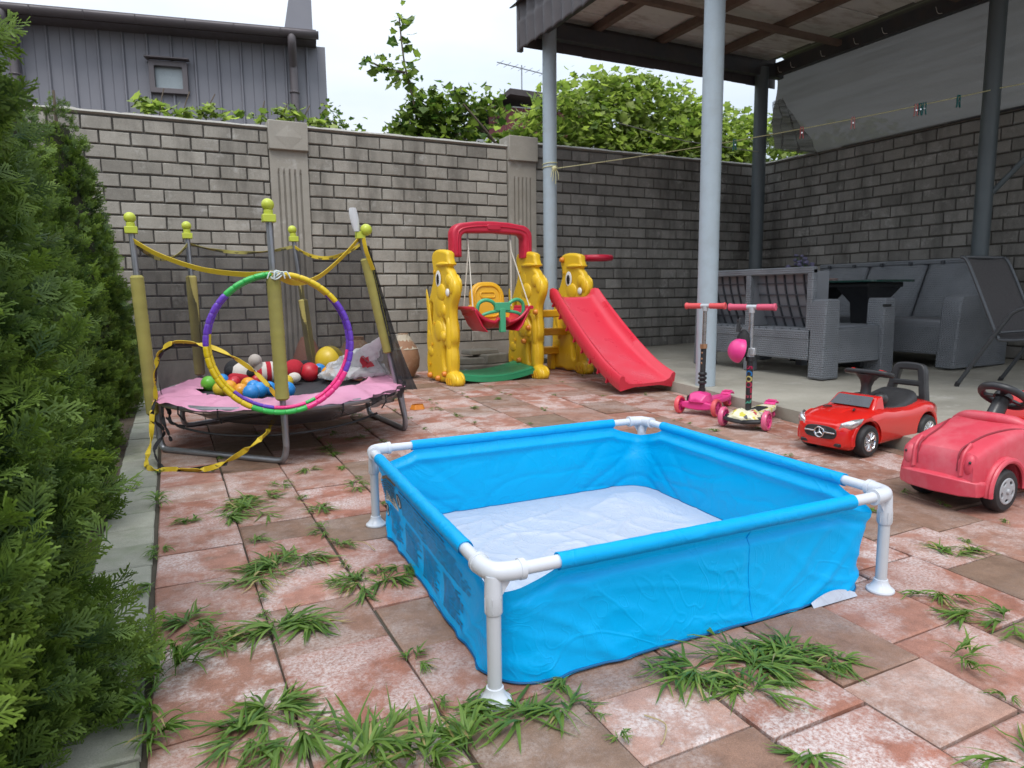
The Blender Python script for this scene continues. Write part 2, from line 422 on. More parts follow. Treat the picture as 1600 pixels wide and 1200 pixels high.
for k in range(-1, 15):
    y = -.1+rnd.random()*.2; anc = ANCH.get(k, [])
    cuts = [a for a in anc]
    ys = []
    yy = (min(cuts) if cuts else .5+rnd.random()*.3)
    z = yy
    while z > -.2: ys.append(z); z -= rnd.choice([.27, .33, .40]) if k >= 0 else .205
    ys = ys[::-1]
    for a in cuts[1:]:
        g0 = ys[-1]
        n = max(1, round((a-g0)/.33))
        for q in range(1, n+1): ys.append(g0+(a-g0)*q/n)
    while ys[-1] < 7.15: ys.append(ys[-1]+(rnd.choice([.27, .30, .36, .40, .40, .46]) if k >= 0 else rnd.uniform(.19, .22)))
    for y0, y1 in zip(ys, ys[1:]):
        y1 = min(y1, 7.19)
        if y1-y0 < .06: continue
        g_ = .0035
        P = [(sx(k, y0)+g_, y0+g_), (sx(k+1, y0)-g_, y0+g_), (sx(k+1, y1)-g_, y1-g_), (sx(k, y1)+g_, y1-g_)]
        if k == -1: P = [(-.275+g_, y0+g_), (seam(0)-.012, y0+g_), (seam(0)-.012, y1-g_), (-.275+g_, y1-g_)]
        if min(p[0] for p in P) > SLAB_EDGE((y0+y1)/2)-.02: continue
        P = [(min(x, SLAB_EDGE(yy_)-.012), yy_) for x, yy_ in P]
        if P[1][0]-P[0][0] < .03 and P[2][0]-P[3][0] < .03: continue
        cx, cy = sum(p[0] for p in P)/4, sum(p[1] for p in P)/4
        if not in_view(cx, cy): continue
        P = [(x+rnd.uniform(-.0025, .0025), yy_+rnd.uniform(-.003, .003)) for x, yy_ in P]
        mb, c = slab_mesh(P, .0+rnd.uniform(-.003, .003), -.03, .005, .0022)
        mb.shift((-c.x, -c.y, 0))
        o = part('kerb_paver' if k == -1 else 'paving_stone', mb, MKERB if k == -1 and 'MKERB' in globals() else (mat_kerb() if k == -1 else TILE), paving, loc=(c.x, c.y, 0), world=True, smooth=False)
        if k == -1: MKERB = o.data.materials[0]
        tiles += 1
print('paving stones', tiles)

# ---- raised concrete terrace under the canopy
CONC = mat_concrete()
def terr_z(x, y): return .075+.016*max(0, x-3.8)+.010*max(0, y-4)
def terr(u, v):
    y = -.8+8.05*v; x0 = SLAB_EDGE(y)+.012*noise.noise(Vector((0, y*5, 3)))
    x = x0+(7.8-x0)*u; return (x, y, terr_z(x, y)+.004*noise.noise(Vector((x*2, y*2, 0))))
mb = MB().grid(terr, 40, 80); n0 = 41
V0 = len(mb.v)
for j in range(81):
    p = mb.v[j*n0]; mb.v.append((p[0]+.006*noise.noise(Vector((p[1]*14, 1, 0))), p[1], -.05))
for j in range(80): mb.f.append((j*n0, (j+1)*n0, V0+j+1, V0+j))
single('concrete_terrace', mb, CONC, None, None, kind='structure', ang=50)

# ---- brick walls
BR_L = mat_brick('grey brick', (.235, .218, .186), (.40, .376, .332)); BR_D = mat_brick('shade-toned grey brick', (.19, .182, .168), (.34, .325, .30))  # BR_D: darker grey, canopy shade put into the brick colour
t = NT('mortar'); v = t.coord('World'); t.set(Base_Color=t.mix(t.noise(v, 30, 6, .7), (.055, .051, .045), (.14, .13, .115)), Roughness=1.0); t.bump(t.noise(v, 90, 5), .5, .006); MORT = t.m  # mortar kept dark: shadow in the joints is put into its colour
def brick_mesh(L, H, seed, name):
    r = random.Random(seed); mb = MB(); h = []
    j = lambda a: r.uniform(-a, a)
    x, z = L/2, H/2
    V = [(-x, .03, -z), (x, .03, -z), (x, .03, z), (-x, .03, z)]
    mid = [(-x+j(.003), .001, -z+j(.002)), (x+j(.003), .001, -z+j(.002)), (x+j(.003), .001, z+j(.002)), (-x+j(.003), .001, z+j(.002))]
    e = .006
    fr = [(-x+e+j(.003), -.006+j(.002), -z+e+j(.002)), (j(.02), -.007+j(.003), -z+e+j(.003)), (x-e+j(.003), -.006+j(.002), -z+e+j(.002)), (x-e+j(.003), -.006+j(.002), z-e+j(.002)), (j(.02), -.007+j(.003), z-e+j(.003)), (-x+e+j(.003), -.006+j(.002), z-e+j(.002))]
    V += mid+fr
    F = [(0, 1, 5, 4), (1, 2, 6, 5), (2, 3, 7, 6), (3, 0, 4, 7), (4, 5, 10, 9, 8), (5, 6, 11, 10), (6, 7, 13, 12, 11), (7, 4, 8, 13), (8, 9, 12, 13), (9, 10, 11, 12)]
    mb.v = V; mb.f = F; return mb.mesh(name, True, 25)
CP, LP = .1245, .245          # course and brick pitch
FULL = [brick_mesh(LP-.015, CP-.016, s, 'brick') for s in range(8)]
HALF = [brick_mesh(LP/2-.015, CP-.016, 50+s, 'brick') for s in range(4)]
MMESH = {}
def with_mat(me, m):
    k = (me.name, m.name)
    if k not in MMESH:
        c = me.copy(); c.materials.clear(); c.materials.append(m); c.name = 'brick'; MMESH[k] = c
    return MMESH[k]
def brick_wall(label, L, z0, z1, org, rz, m, plinth, thick=.22, far=99, group='sections of the grey brick yard wall', seed=1, top=None):
    # local: x along, -y towards the yard; org = left end of the face
    w = thing('brick_wall', label, 'wall', (org[0], org[1], 0), rz, group)
    r = random.Random(seed)
    part('wall_core', MB().box((L/2, .012+thick/2, (z1-.05)/2), (L, thick, z1-.05)), MORT, w, smooth=False)
    if plinth:
        pm = MB().grid(lambda u, v: (L*u, -.012-.010*noise.noise(Vector((L*u*6, v*3, seed))), z0*v-.0+0*u), int(L*12), 5)
        part('plinth', pm.add([(0, -.01, z0), (L, -.01, z0), (L, .05, z0), (0, .05, z0)], [(0, 1, 2, 3)]), CONC2, w)
    rest = MB(); n = int(round((z1-.07-z0)/CP)); cp = (z1-.07-z0)/n; cnt = 0
    for i in range(n):
        z = z0+cp*(i+.5); x = 0.0; first = True
        off = LP/2 if i % 2 else 0
        while x < L-.02:
            l = LP/2 if (first and off) else LP
            l *= r.uniform(.97, 1.03); first = False
            if x+l > L-.05: l = L-x
            if l > LP*1.45: l = LP
            if x > far:      # the run outside the picture: same bricks, joined
                rest.box((x+l/2, .010, z), (l-.012, .034, cp-.016)); x += l; continue
            src = r.choice(FULL) if l > LP*.72 else r.choice(HALF); nom = LP if l > LP*.72 else LP/2
            o = bpy.data.objects.new('brick', with_mat(src, m)); COL.objects.link(o); o.parent = w
            o.location = (x+l/2, r.uniform(-.004, .003), z+r.uniform(-.002, .002)); o.scale = ((l-.012)/(nom-.015), 1, cp/CP)
            o.rotation_euler = (0, r.uniform(-.006, .006), r.uniform(-.008, .008)); x += l; cnt += 1
    if rest.v: part('bricks', rest, m, w, smooth=False, kind='stuff')
    # crumbling mortar coping
    def cop(u, v):
        x = L*u; a = 2*pi*v; h = .035+.02*noise.noise(Vector((x*5, seed, 0)))+.012*noise.noise(Vector((x*19, seed, 4)))
        yy = .11+(.135+.012*noise.noise(Vector((x*8, 7, 0))))*cos(a)*1.0; s_ = sin(a)
        return (x, max(-.022, min(.24, yy*1.0)) if True else yy, z1-.045+(h if s_ > 0 else .025)*s_)
    part('coping', MB().grid(cop, int(L*22), 10, cv=True), CONC2, w)
    return w
CONC2 = mat_concrete('weathered concrete', (.22, .21, .185), (.40, .38, .34), 5)
WY = 7.2
brick_wall('pale grey brick wall section between the thuja hedge and the fluted pillar with a diamond cap', 2.15, .25, 2.50, (-1.18, WY), 0, BR_L, True, seed=1)
brick_wall('grey brick wall section behind the swing, between the two concrete pillars', 2.21, .30, 2.53, (1.335, WY), 0, BR_L, True, seed=2)
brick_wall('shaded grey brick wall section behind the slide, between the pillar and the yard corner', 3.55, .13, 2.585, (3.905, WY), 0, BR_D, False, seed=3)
brick_wall('shade-toned grey brick side wall behind the garden sofas, below the shade net', 4.9, .14, 2.60, (7.455, WY), radians(-90), BR_D, False, far=3.62, seed=4)

def wall_pillar(label, x0, x1, top, diamond):
    w = thing('wall_pillar', label, 'pillar', ((x0+x1)/2, WY-.03, 0), 0, 'concrete pillars of the yard wall')
    W_ = x1-x0-.006; d = .10; ztop = top-.27
    # fluted shaft: real grooves, taper to the back
    xs = [-W_/2]; prof = [(-W_/2, 0)]
    ng = 5; mar = W_*.14; gw = (W_-2*mar)/ng
    for i in range(ng):
        a = -W_/2+mar+gw*i
        prof += [(a+gw*.30, 0), (a+gw*.38, .022), (a+gw*.62, .022), (a+gw*.70, 0)]
    prof.append((W_/2, 0))
    zs = [0, .05, ztop-.22, ztop-.17, ztop]
    mb = MB(); V = []; n = len(prof)
    for z in zs:
        for x, y in prof: V.append((x, y if .04 < z < ztop-.19 else 0, z))
    F = [(i*n+k, i*n+k+1, (i+1)*n+k+1, (i+1)*n+k) for i in range(len(zs)-1) for k in range(n-1)]
    mb.add(V, F); mb.add([(-W_/2, 0, 0), (-W_/2, .25, 0), (-W_/2, .25, ztop), (-W_/2, 0, ztop)], [(0, 3, 2, 1)]); mb.add([(W_/2, 0, 0), (W_/2, .25, 0), (W_/2, .25, ztop), (W_/2, 0, ztop)], [(0, 1, 2, 3)])
    part('shaft', mb, CONC3, w, smooth=False)
    cap = part('cap', MB().box((0, .09, top-.135), (W_+.012, .27, .27)), CONC3, w, bev=.008)
    if diamond:
        dm = MB().add([(-.13, 0, 0), (0, 0, -.12), (.13, 0, 0), (0, 0, .12), (0, -.009, 0)], [(0, 1, 4), (1, 2, 4), (2, 3, 4), (3, 0, 4)])
        part('diamond_boss', dm, CONC3, w, loc=(0, -.046, top-.15), smooth=False)
    return w
CONC3 = mat_concrete('cast concrete', (.235, .215, .18), (.37, .345, .30), 6)
wall_pillar('fluted concrete wall pillar with a raised diamond on its cap, behind the trampoline', .97, 1.335, 2.52, True)
wall_pillar('fluted concrete wall pillar with a plain broken cap, beside the canopy corner post', 3.545, 3.905, 2.60, False)

# ================================================================== CANOPY
ROOFM = M('brown roof metal', (.075, .066, .070), .5, .12, 6, metal=.0, dirt=.3, dcol=(.11, .10, .095))
DARKM = M('dark painted steel', (.045, .048, .055), .5, .15, 8, dirt=.4, dcol=(.09, .07, .055))
POLEM = M('grey blue enamel', (.36, .43, .48), .42, .05, 5, bump=.45, bscale=70, dirt=.25, dcol=(.25, .26, .25), dscale=9)
POLED = M('dark grey enamel', (.095, .115, .125), .45, .1, 5, bump=.3, bscale=70)
WOOD = M('old rafter wood', (.15, .105, .082), .85, .35, 14, bump=.5, bscale=60, dirt=.5, dcol=(.17, .12, .09))
t = NT('fibre cement sheet'); v = t.coord('Object'); w_ = t.coord('World', scale=(1, 3, 1))
c = t.mix(t.noise(v, 5, 7, .65), (.56, .55, .52), (.74, .725, .69)); c = t.mix(t.ramp(t.noise(w_, 2.2, 7, .7), [(.5, 0.0), (.7, .7)]), c, (.26, .20, .15))
t.set(Base_Color=c, Roughness=.9); t.bump(t.noise(v, 50, 6), .4, .006); SHEET = t.m
cn = thing('canopy', 'dark metal roofed patio canopy on round steel posts above the garden sofas', 'canopy', (5.6, 4.2, .1))
XL, XR, YF, YB, ZC = 3.62, 7.62, .2, 7.0, 3.78
P_ = lambda *a, **k: part(*a, world=True, parent=cn, **k)
# roof sheets on top
def roofw(u, v):
    x = XL-.08+(XR-XL+.2)*u; y = YF-.1+(YB-YF+.2)*v
    return (x, y, ZC+.16+.02*sin(2*pi*x/.2))
P_('roof_sheet', MB().grid(roofw, 160, 6), ROOFM)
# ceiling panels between rafters, laid like separate boards
xr = [3.75, 4.52, 5.42, 6.36, 7.28]; yb = [.3, 1.75, 3.2, 4.5, 5.87, 7.08]
for i in range(4):
    for j in range(5):
        n = 3
        for q in range(n):
            y0 = yb[j]+(yb[j+1]-yb[j])*q/n; y1 = yb[j]+(yb[j+1]-yb[j])*(q+1)/n
            z = ZC+.055+random.uniform(-.006, .006)+.012*(q % 2)
            P_('ceiling_panel', MB().box(((xr[i]+xr[i+1])/2, (y0+y1)/2, z), (xr[i+1]-xr[i]-.01, y1-y0+.03, .012)), SHEET, rot=(0, 0, 0), bev=.002)
for x in xr[1:4]: P_('rafter', MB().box((x, (YF+YB)/2, ZC), (.075, YB-YF, .085)), WOOD, bev=.006)
for y in yb[1:5]: P_('purlin', MB().box(((XL+XR)/2, y, ZC-.075), (XR-XL-.2, .065, .062)), WOOD, bev=.006)
P_('beam', MB().box((5.55, 6.86, ZC-.12), (3.7, .09, .16)), DARKM, bev=.004)
P_('beam', MB().box((7.30, 3.5, ZC-.10), (.09, 6.8, .16)), DARKM, bev=.004)
P_('beam', MB().box((3.79, 3.5, ZC-.11), (.09, 6.8, .16)), DARKM, bev=.004)
# scalloped metal fascia along the open side
def fasc(y0, y1):
    mb = MB(); nz_ = 8
    def fn(u, v):
        y = y0+(y1-y0)*u; zb = 3.465+.018*sin(2*pi*y/.185); z = zb+(4.08-zb)*v
        step = -.012*((v*2.0) % 1.0)
        return (XL+.020*sin(2*pi*y/.185+.6)+step, y, z)
    return mb.grid(fn, int((y1-y0)/.0154), 24)
yy = 6.95
while yy > .3:
    o = P_('fascia_panel', fasc(yy-1.11, yy+.02), ROOFM, ang=60)
    md = o.modifiers.new('th', 'SOLIDIFY'); md.thickness = .004; yy -= 1.11
P_('corner_trim', MB().box((XL-.005, 6.985, 3.765), (.06, .05, .64)), ROOFM, bev=.004)
x = 3.66
k = 0
while x < 7.2:
    P_('fascia_panel', MB().box((x+.125, 6.975+.006*(k % 2), 3.695+random.uniform(-.004, .004)), (.262, .012, .40)), ROOFM, bev=.003); x += .25; k += 1
def post(x, y, m, r=.075, z1=3.68, strap=False):
    def fn(u, v):
        a = 2*pi*u; z = terr_z(x, y)+v*(z1-terr_z(x, y)); return (x+r*cos(a), y+r*sin(a), z)
    o = P_('post', MB().grid(fn, 28, 30, cu=True), m)
    return o
post(3.875, 6.80, POLEM, .077); post(3.885, 4.27, POLEM, .079, 3.7); post(7.06, 6.86, POLED, .085); post(7.13, 4.05, POLED, .075, 3.7); post(3.885, 1.2, POLEM, .079, 3.7)
P_('brace', MB().tube([(7.16, 4.12, 1.62), (7.2, 2.7, 3.1)], .025, 10), POLED)
# light cord hooks along the beam
for y in (6.75, 6.55, 6.1, 5.65, 5.3, 4.7):
    P_('hook', MB().tube(smooth_path([(7.25, y+.03, 3.70), (7.24, y, 3.63), (7.25, y-.04, 3.615)], 5), .0028, 6), M('cord white', (.7, .68, .64)))
# ---- shade net hung below the side beam
t = NT('shade net'); v = t.coord('Object', rnd=False); f = t.noise(v, 3, 6); wv = t.noise(t.coord('Object', rnd=False, scale=(1, 1.2, 22)), 1, 4)
tr = t.n('ShaderNodeBsdfTransparent'); tl = t.n('ShaderNodeBsdfTranslucent'); m1 = t.n('ShaderNodeMixShader'); m2 = t.n('ShaderNodeMixShader')
t.set(Base_Color=t.mix(f, (.165, .158, .14), (.215, .206, .185)), Roughness=.95, Specular_IOR_Level=.1); tl.inputs[0].default_value = (.16, .154, .14, 1)
m1.inputs[0].default_value = .55; t.l(t.b.outputs[0], m1.inputs[1]); t.l(tl.outputs[0], m1.inputs[2])
t.l(t.ramp(wv, [(.4, .015), (.6, .025)]), m2.inputs[0]); t.l(m1.outputs[0], m2.inputs[1]); t.l(tr.outputs[0], m2.inputs[2]); t.l(m2.outputs[0], t.out.inputs['Surface'])
wv1 = t.n('ShaderNodeTexWave', wave_type='BANDS', bands_direction='Y'); wv2 = t.n('ShaderNodeTexWave', wave_type='BANDS', bands_direction='Z')
for q_ in (wv1, wv2): t.l(v, q_.inputs['Vector']); q_.inputs['Scale'].default_value = 22; q_.inputs['Distortion'].default_value = 1.5
t.bump(t.mix(.5, wv1.outputs['Color'], wv2.outputs['Color']), .5, .004)
NETM = t.m
NETM2 = t.m.copy(); NETM2.name = 'thin shade net'
for nn_ in NETM2.node_tree.nodes:
    if nn_.type == 'VALTORGB' and nn_.outputs[0].links[0].to_node.type == 'MIX_SHADER':
        nn_.color_ramp.elements[0].color = (.25, .25, .25, 1); nn_.color_ramp.elements[1].color = (.62, .62, .62, 1)
def netf(u, v):
    y = 6.93-5.7*u; zt = 3.66-.03*abs(sin(y*3.4)); zb = 2.545+.008*sin(y*2.1)+(.17*max(0, 1-u*9))
    z = zt+(zb-zt)*v
    d = .016*noise.noise(Vector((y*.5, z*5, 2)))+.006*noise.noise(Vector((y*2, z*11, 5)))+.03*max(0, 1-u*6)*sin(v*7+u*14)
    return (7.41-.10*sin(pi*v)*.5+d*(1-.7*v), y, z)
nt = thing('shade_net', 'grey woven shade net hung from the canopy beam above the side wall', 'net', (7.4, 4.2, 2.62))
part('net_sheet', MB().grid(netf, 140, 34), NETM, nt, world=True, ang=80)
part('hem_rod', MB().tube([(7.425, 5.9, 2.555), (7.42, 4.4, 2.552), (7.425, 1.3, 2.55)], .014, 8), DARKM, nt, world=True)
def flap(u, v):
    y = 6.90-.75*u*(.25+.75*v); z = 3.30-.60*v-.22*u*v
    return (7.30+.06*sin(u*17+v*5)*(.3+v)+.05*noise.noise(Vector((u*5, v*5, 1)))-.05*v*(1-u), y, z)
part('loose_corner', MB().grid(flap, 40, 30), NETM2, nt, world=True, ang=80)
# ================================================================== BEHIND THE WALL
CLAD = M('ribbed cladding', (.20, .20, .228), .45, .06, 2, dirt=.25, dcol=(.24, .24, .255), dscale=2)
CLADT = M('cladding trim', (.125, .11, .118), .5, .1, 4)
bl = thing('metal_clad_building', 'dark grey metal clad building with gutter and one small window, behind the wall', 'building', (-3.2, 11.3, -.1), radians(-10.3))
# local frame: x along the facade, y away; facade from x=-1.5 to 5.65
B0, B1, EAVE = -2.6, 5.30, 4.42
xw0, xw1, zw0, zw1 = 3.28, 3.68, 3.68, 4.02
pw = .29
def cladp(w, z0, z1):
    mb = MB(); pr = [(0, 0), (w*.04, 0), (w*.09, -.03), (w*.15, -.03), (w*.20, 0), (w*.60, 0), (w*.62, -.006), (w*.64, 0), (w, 0)]
    V = [(x, y, z) for z in (z0, z1) for x, y in pr]; n = len(pr)
    return mb.add(V, [(k, k+1, n+k+1, n+k) for k in range(n-1)]).mesh('cladding_panel', False)
full = cladp(pw, 0, EAVE); full.materials.append(CLAD)
lo = cladp(pw, 0, zw0-.02); lo.materials.append(CLAD); hi = cladp(pw, zw1+.02, EAVE); hi.materials.append(CLAD)
x = B0
while x < B1-.02:
    if x+pw > xw0+.02 and x < xw1-.02:
        a = [lo, hi]
    else: a = [full]
    for me in a:
        o = bpy.data.objects.new('cladding_panel', me); COL.objects.link(o); o.parent = bl; o.location = (x, .001*random.random(), 0)
    x += pw
part('side_wall', MB().box((B1-.02, 3.1, EAVE/2), (.04, 6, EAVE)), CLAD, bl, smooth=False)
part('back_shell', MB().box(((B0+B1)/2, 3.1, EAVE/2), (B1-B0-.1, 5.9, EAVE-.02)), DARKM, bl, smooth=False)
part('roof', MB().add([(B0-.2, -.35, EAVE+.02), (B1+.1, -.35, EAVE+.02), (B1+.1, 6.3, EAVE+1.0), (B0-.2, 6.3, EAVE+1.0), (B0-.2, -.35, EAVE+.10), (B1+.1, -.35, EAVE+.10), (B1+.1, 6.3, EAVE+1.1), (B0-.2, 6.3, EAVE+1.1)], [(0, 3, 2, 1), (4, 5, 6, 7), (0, 1, 5, 4), (1, 2, 6, 5), (2, 3, 7, 6), (3, 0, 4, 7)]), CLADT, bl, smooth=False)
part('eave_board', MB().box(((B0+B1)/2, -.16, EAVE+.0), (B1-B0+.2, .30, .05)), CLADT, bl, smooth=False)
gp = []
for a in range(0, 181, 15): gp.append((-.36-.075*cos(radians(a))*1.0, EAVE+.055-.075*sin(radians(a))))
gm = MB()
gm.grid(lambda u, v: (B0-.2+(B1-B0+.33)*u, *gp[min(12, int(round(v*12)))]), 30, 12)
o = part('gutter', gm, CLADT, bl); md = o.modifiers.new('t', 'SOLIDIFY'); md.thickness = .006
x = B0
while x < B1:
    part('gutter_bracket', MB().tube([(x, -.36+.082*cos(radians(a)), EAVE+.055-.08*sin(radians(a))) for a in range(0, 181, 20)], .008, 6), CLADT, bl); x += .58
for xd in (1.72, B1-.22):
    d = part('downpipe', MB().tube(smooth_path([(xd, -.36, EAVE+.02), (xd, -.36, EAVE-.10), (xd, -.14, EAVE-.30), (xd, -.10, EAVE-.5), (xd, -.10, 0)], 6), .055, 12), CLADT, bl)
    part('pipe_clip', MB().tube(arc((xd, -.10), .06, 0, 350, 14, 3.75), .012, 6), CLADT, d)
part('gable_screen', MB().prism([(-.32, 0), (.06, 0), (.06, 1.6), (-.02, 1.6)], .07, Matrix.Translation((B1, -.1, EAVE+.10)) @ Matrix.Rotation(pi/2, 4, 'X')), CLAD, bl, smooth=False)
cx, cz = (xw0+xw1)/2, (zw0+zw1)/2
for a_, b_ in ((3.20, 3.262), (3.698, 3.782)): part('cladding_panel', MB().box(((a_+b_)/2, .012, cz), (b_-a_, .02, zw1-zw0+.10)), CLAD, bl, smooth=False)
wf = part('window', plate('window', [rrect(xw1-xw0+.07, zw1-zw0+.07, .01, 1), rrect(xw1-xw0-.06, zw1-zw0-.06, .01, 1)], .10, .006, Matrix.Translation((cx, -.03, cz)) @ Matrix.Rotation(pi/2, 4, 'X')), CLADT, bl)
PANE = M('frosted pane', (.33, .38, .40), .25, .15, 3)
part('pane', MB().box((cx, .0, cz), (xw1-xw0-.04, .012, zw1-zw0-.04)), PANE, wf, smooth=False)
part('window_hood', MB().box((cx, -.10, zw1+.06), (xw1-xw0+.14, .12, .02)), CLADT, wf, bev=.003)

# ---- neighbour's house far behind
WHT = M('white render', (.72, .74, .74), .9, .05, 2); MAR = M('maroon boards', (.16, .035, .04), .6, .2, 5); RF = M('dark roofing', (.06, .05, .05), .8, .2, 6)
hs = thing('house', 'white rendered house with maroon boarded gable behind the grape vine', 'house', (9.3, 17.5, -.1), radians(-8))
part('wall', MB().box((0, 2.5, 2.55), (3.6, 5, 5.1)), WHT, hs, smooth=False)
part('gable', MB().prism([(-1.35, 5.0), (1.8, 5.0), (1.8, 6.0), (-.7, 6.0)], .08, Matrix.Translation((0, -.02, 0)) @ Matrix.Rotation(pi/2, 4, 'X')), WHT, hs, smooth=False)
for i in range(12):
    x = -1.2+.25*i
    part('gable_board', MB().box((x+.12, -.12, 5.55), (.235, .03, .82)), MAR, hs, bev=.004)
part('roof', MB().add([(-2.3, -.5, 5.0), (-.7, -.5, 6.35), (2.6, -.5, 6.2), (2.6, 6, 6.2), (-.7, 6, 6.35), (-2.3, 6, 5.0), (-2.3, -.5, 4.9), (-.7, -.5, 6.2), (2.6, -.5, 6.02), (2.6, 6, 6.02), (-.7, 6, 6.2), (-2.3, 6, 4.9)], [(0, 1, 4, 5), (1, 2, 3, 4), (6, 11, 10, 7), (7, 10, 9, 8), (0, 6, 7, 1), (1, 7, 8, 2), (2, 8, 9, 3), (5, 4, 10, 11), (4, 3, 9, 10), (0, 5, 11, 6)]), RF, hs, smooth=False)
part('rain_pipe', MB().tube([(-.72, -.10, 0), (-.72, -.10, 5.0)], .05, 8), WHT, hs)
AN = M('aerial metal', (.25, .26, .28), .4, metal=.6)
an = thing('aerial', 'thin rooftop television aerial sticking up above the neighbour house', 'aerial', (9.15, 17.6, 6.1))
part('mast', MB().tube([(0, 0, -.1), (0, 0, .95)], .018, 8), AN, an)
part('boom', MB().tube([(-.75, 0, .93), (.75, 0, .80)], .014, 6), AN, an)
for i in range(7): part('element', MB().tube([(-.66+.22*i, -.22, .92-.02*i), (-.66+.22*i, .22, .92-.02*i)], .006, 5), AN, an)

# ---- leaves
def leaf_mat(name, a, b, trans=.45, rough=.5, dry=None):
    t = NT(name); at = t.n('ShaderNodeAttribute'); at.attribute_name = 'tint'
    c = t.ramp(at.outputs['Fac'], [(0, a), (1, b)] if not dry else [(0, a), (.90, b), (.95, dry)])
    tl = t.n('ShaderNodeBsdfTranslucent'); m1 = t.n('ShaderNodeMixShader'); m1.inputs[0].default_value = trans
    t.set(Base_Color=c, Roughness=rough, Specular_IOR_Level=.35); t.l(t.mix(1.0, c, (1.25, 1.35, .7), 'MULTIPLY'), tl.inputs[0])
    t.l(t.b.outputs[0], m1.inputs[1]); t.l(tl.outputs[0], m1.inputs[2]); t.l(m1.outputs[0], t.out.inputs['Surface']); return t.m
GRAPE = leaf_mat('grape leaf', (.13, .20, .05), (.44, .52, .17), .5)
GRAPED = leaf_mat('dark vine leaf', (.05, .11, .03), (.30, .39, .09))
BARK = M('vine bark', (.13, .10, .075), .9, .3, 20, bump=.5)
def leaf_tpl():
    o = [(0, 0, 0), (.22, .34, .05), (.05, .55, .08), (.5, .42, .02), (.62, .62, .10), (.78, .28, .02), (1.08, 0, -.10), (.78, -.28, .02), (.62, -.62, .10), (.5, -.42, .02), (.05, -.55, .08), (.22, -.34, .05)]
    V = np.array(o+[(.45, 0, -.06)]); Q = np.array([(12, k, k+1, (k+2) % 12) for k in range(0, 12, 2)]); return V-np.array([0, 0, 0]), Q
LT, LQ = leaf_tpl()
def leaf_cloud(name, pts, size, nrm=None, seed=0, droop=.5, tint=None):
    r = np.random.default_rng(seed); m = len(pts)
    d = r.normal(size=(m, 3)); d[:, 2] = d[:, 2]*.35-droop
    if nrm is not None: d = d+nrm*.9
    roll = r.uniform(-.9, .9, m); S = size*r.uniform(.45, 1.25, m)
    tt = r.random(m)**1.2 if tint is None else np.clip(tint+r.uniform(-.2, .2, m), 0, 1)
    V, Q, t_ = scatter(LT, LQ, basis(d, roll), pts, S, np.zeros(len(LT)), tt)
    return fast_mesh(name, V, Q, t_)
def blobs_pts(bl_, n, seed, shell=.55):
    r = np.random.default_rng(seed); w = np.array([b[3]*b[4]*b[5] for b in bl_])**.67; w /= w.sum(); P = []; N = []
    for b, k in zip(bl_, (w*n).astype(int)):
        d = r.normal(size=(k, 3)); d /= np.linalg.norm(d, axis=1, keepdims=True); rad = shell+(1-shell)*r.random(k)**.6
        bump = 1+.22*np.sin(d[:, 0]*5+b[0]*3)*np.cos(d[:, 2]*6+b[1])+.14*np.sin(d[:, 1]*11+d[:, 2]*9)
        P.append(np.array(b[:3])+d*np.array(b[3:6])*(rad*bump)[:, None]); N.append(d)
    return np.concatenate(P), np.concatenate(N)
def vine(name, label, cat, loc, blobs, n, size, mat, seed, stems, group=None, tint=None):
    tr_ = thing(name, label, cat, loc, 0, group)
    P, N = blobs_pts(blobs, n, seed)
    me = leaf_cloud('foliage', P, size, N, seed); me.materials.append(mat)
    part('foliage', me, mat, tr_, world=True)
    for s_ in stems:
        pts = smooth_path(s_, 6); k = len(pts)
        part('stem', MB().tube(pts, [.022*(1-.75*i/k)+.004 for i in range(k)], 7), BARK, tr_, world=True)
    return tr_
vine('vine_thicket', 'dense bright green vine thicket billowing above the wall behind the slide', 'vine', (6.3, 8.6, 0),
     [(4.45, 8.3, 2.60, .55, .40, .42), (5.0, 8.4, 3.0, .8, .5, .6), (5.7, 8.6, 3.2, .8, .5, .72), (6.15, 8.6, 3.45, .65, .5, .55), (6.9, 8.6, 3.2, .9, .5, .75), (7.7, 8.6, 3.0, .9, .6, .75), (8.6, 8.4, 2.9, .9, .6, .7), (6, 8.8, 2.3, 2.6, .5, .7), (9.4, 7.2, 2.6, .9, 1.2, .6), (5.6, 8.1, 2.6, 1.2, .3, .5), (7.2, 8.1, 2.7, 1.3, .3, .6)],
     17000, .098, GRAPE, 3, [[(5.2, 8.7, 0), (5.1, 8.6, 1.6), (5.5, 8.5, 2.8), (5.4, 8.4, 3.3)], [(6.6, 8.8, 0), (6.7, 8.7, 1.8), (6.3, 8.6, 3.2), (6.1, 8.5, 3.9)], [(4.5, 8.5, 0), (4.4, 8.4, 2.0), (4.0, 8.2, 2.6), (3.4, 8.1, 3.15)]])
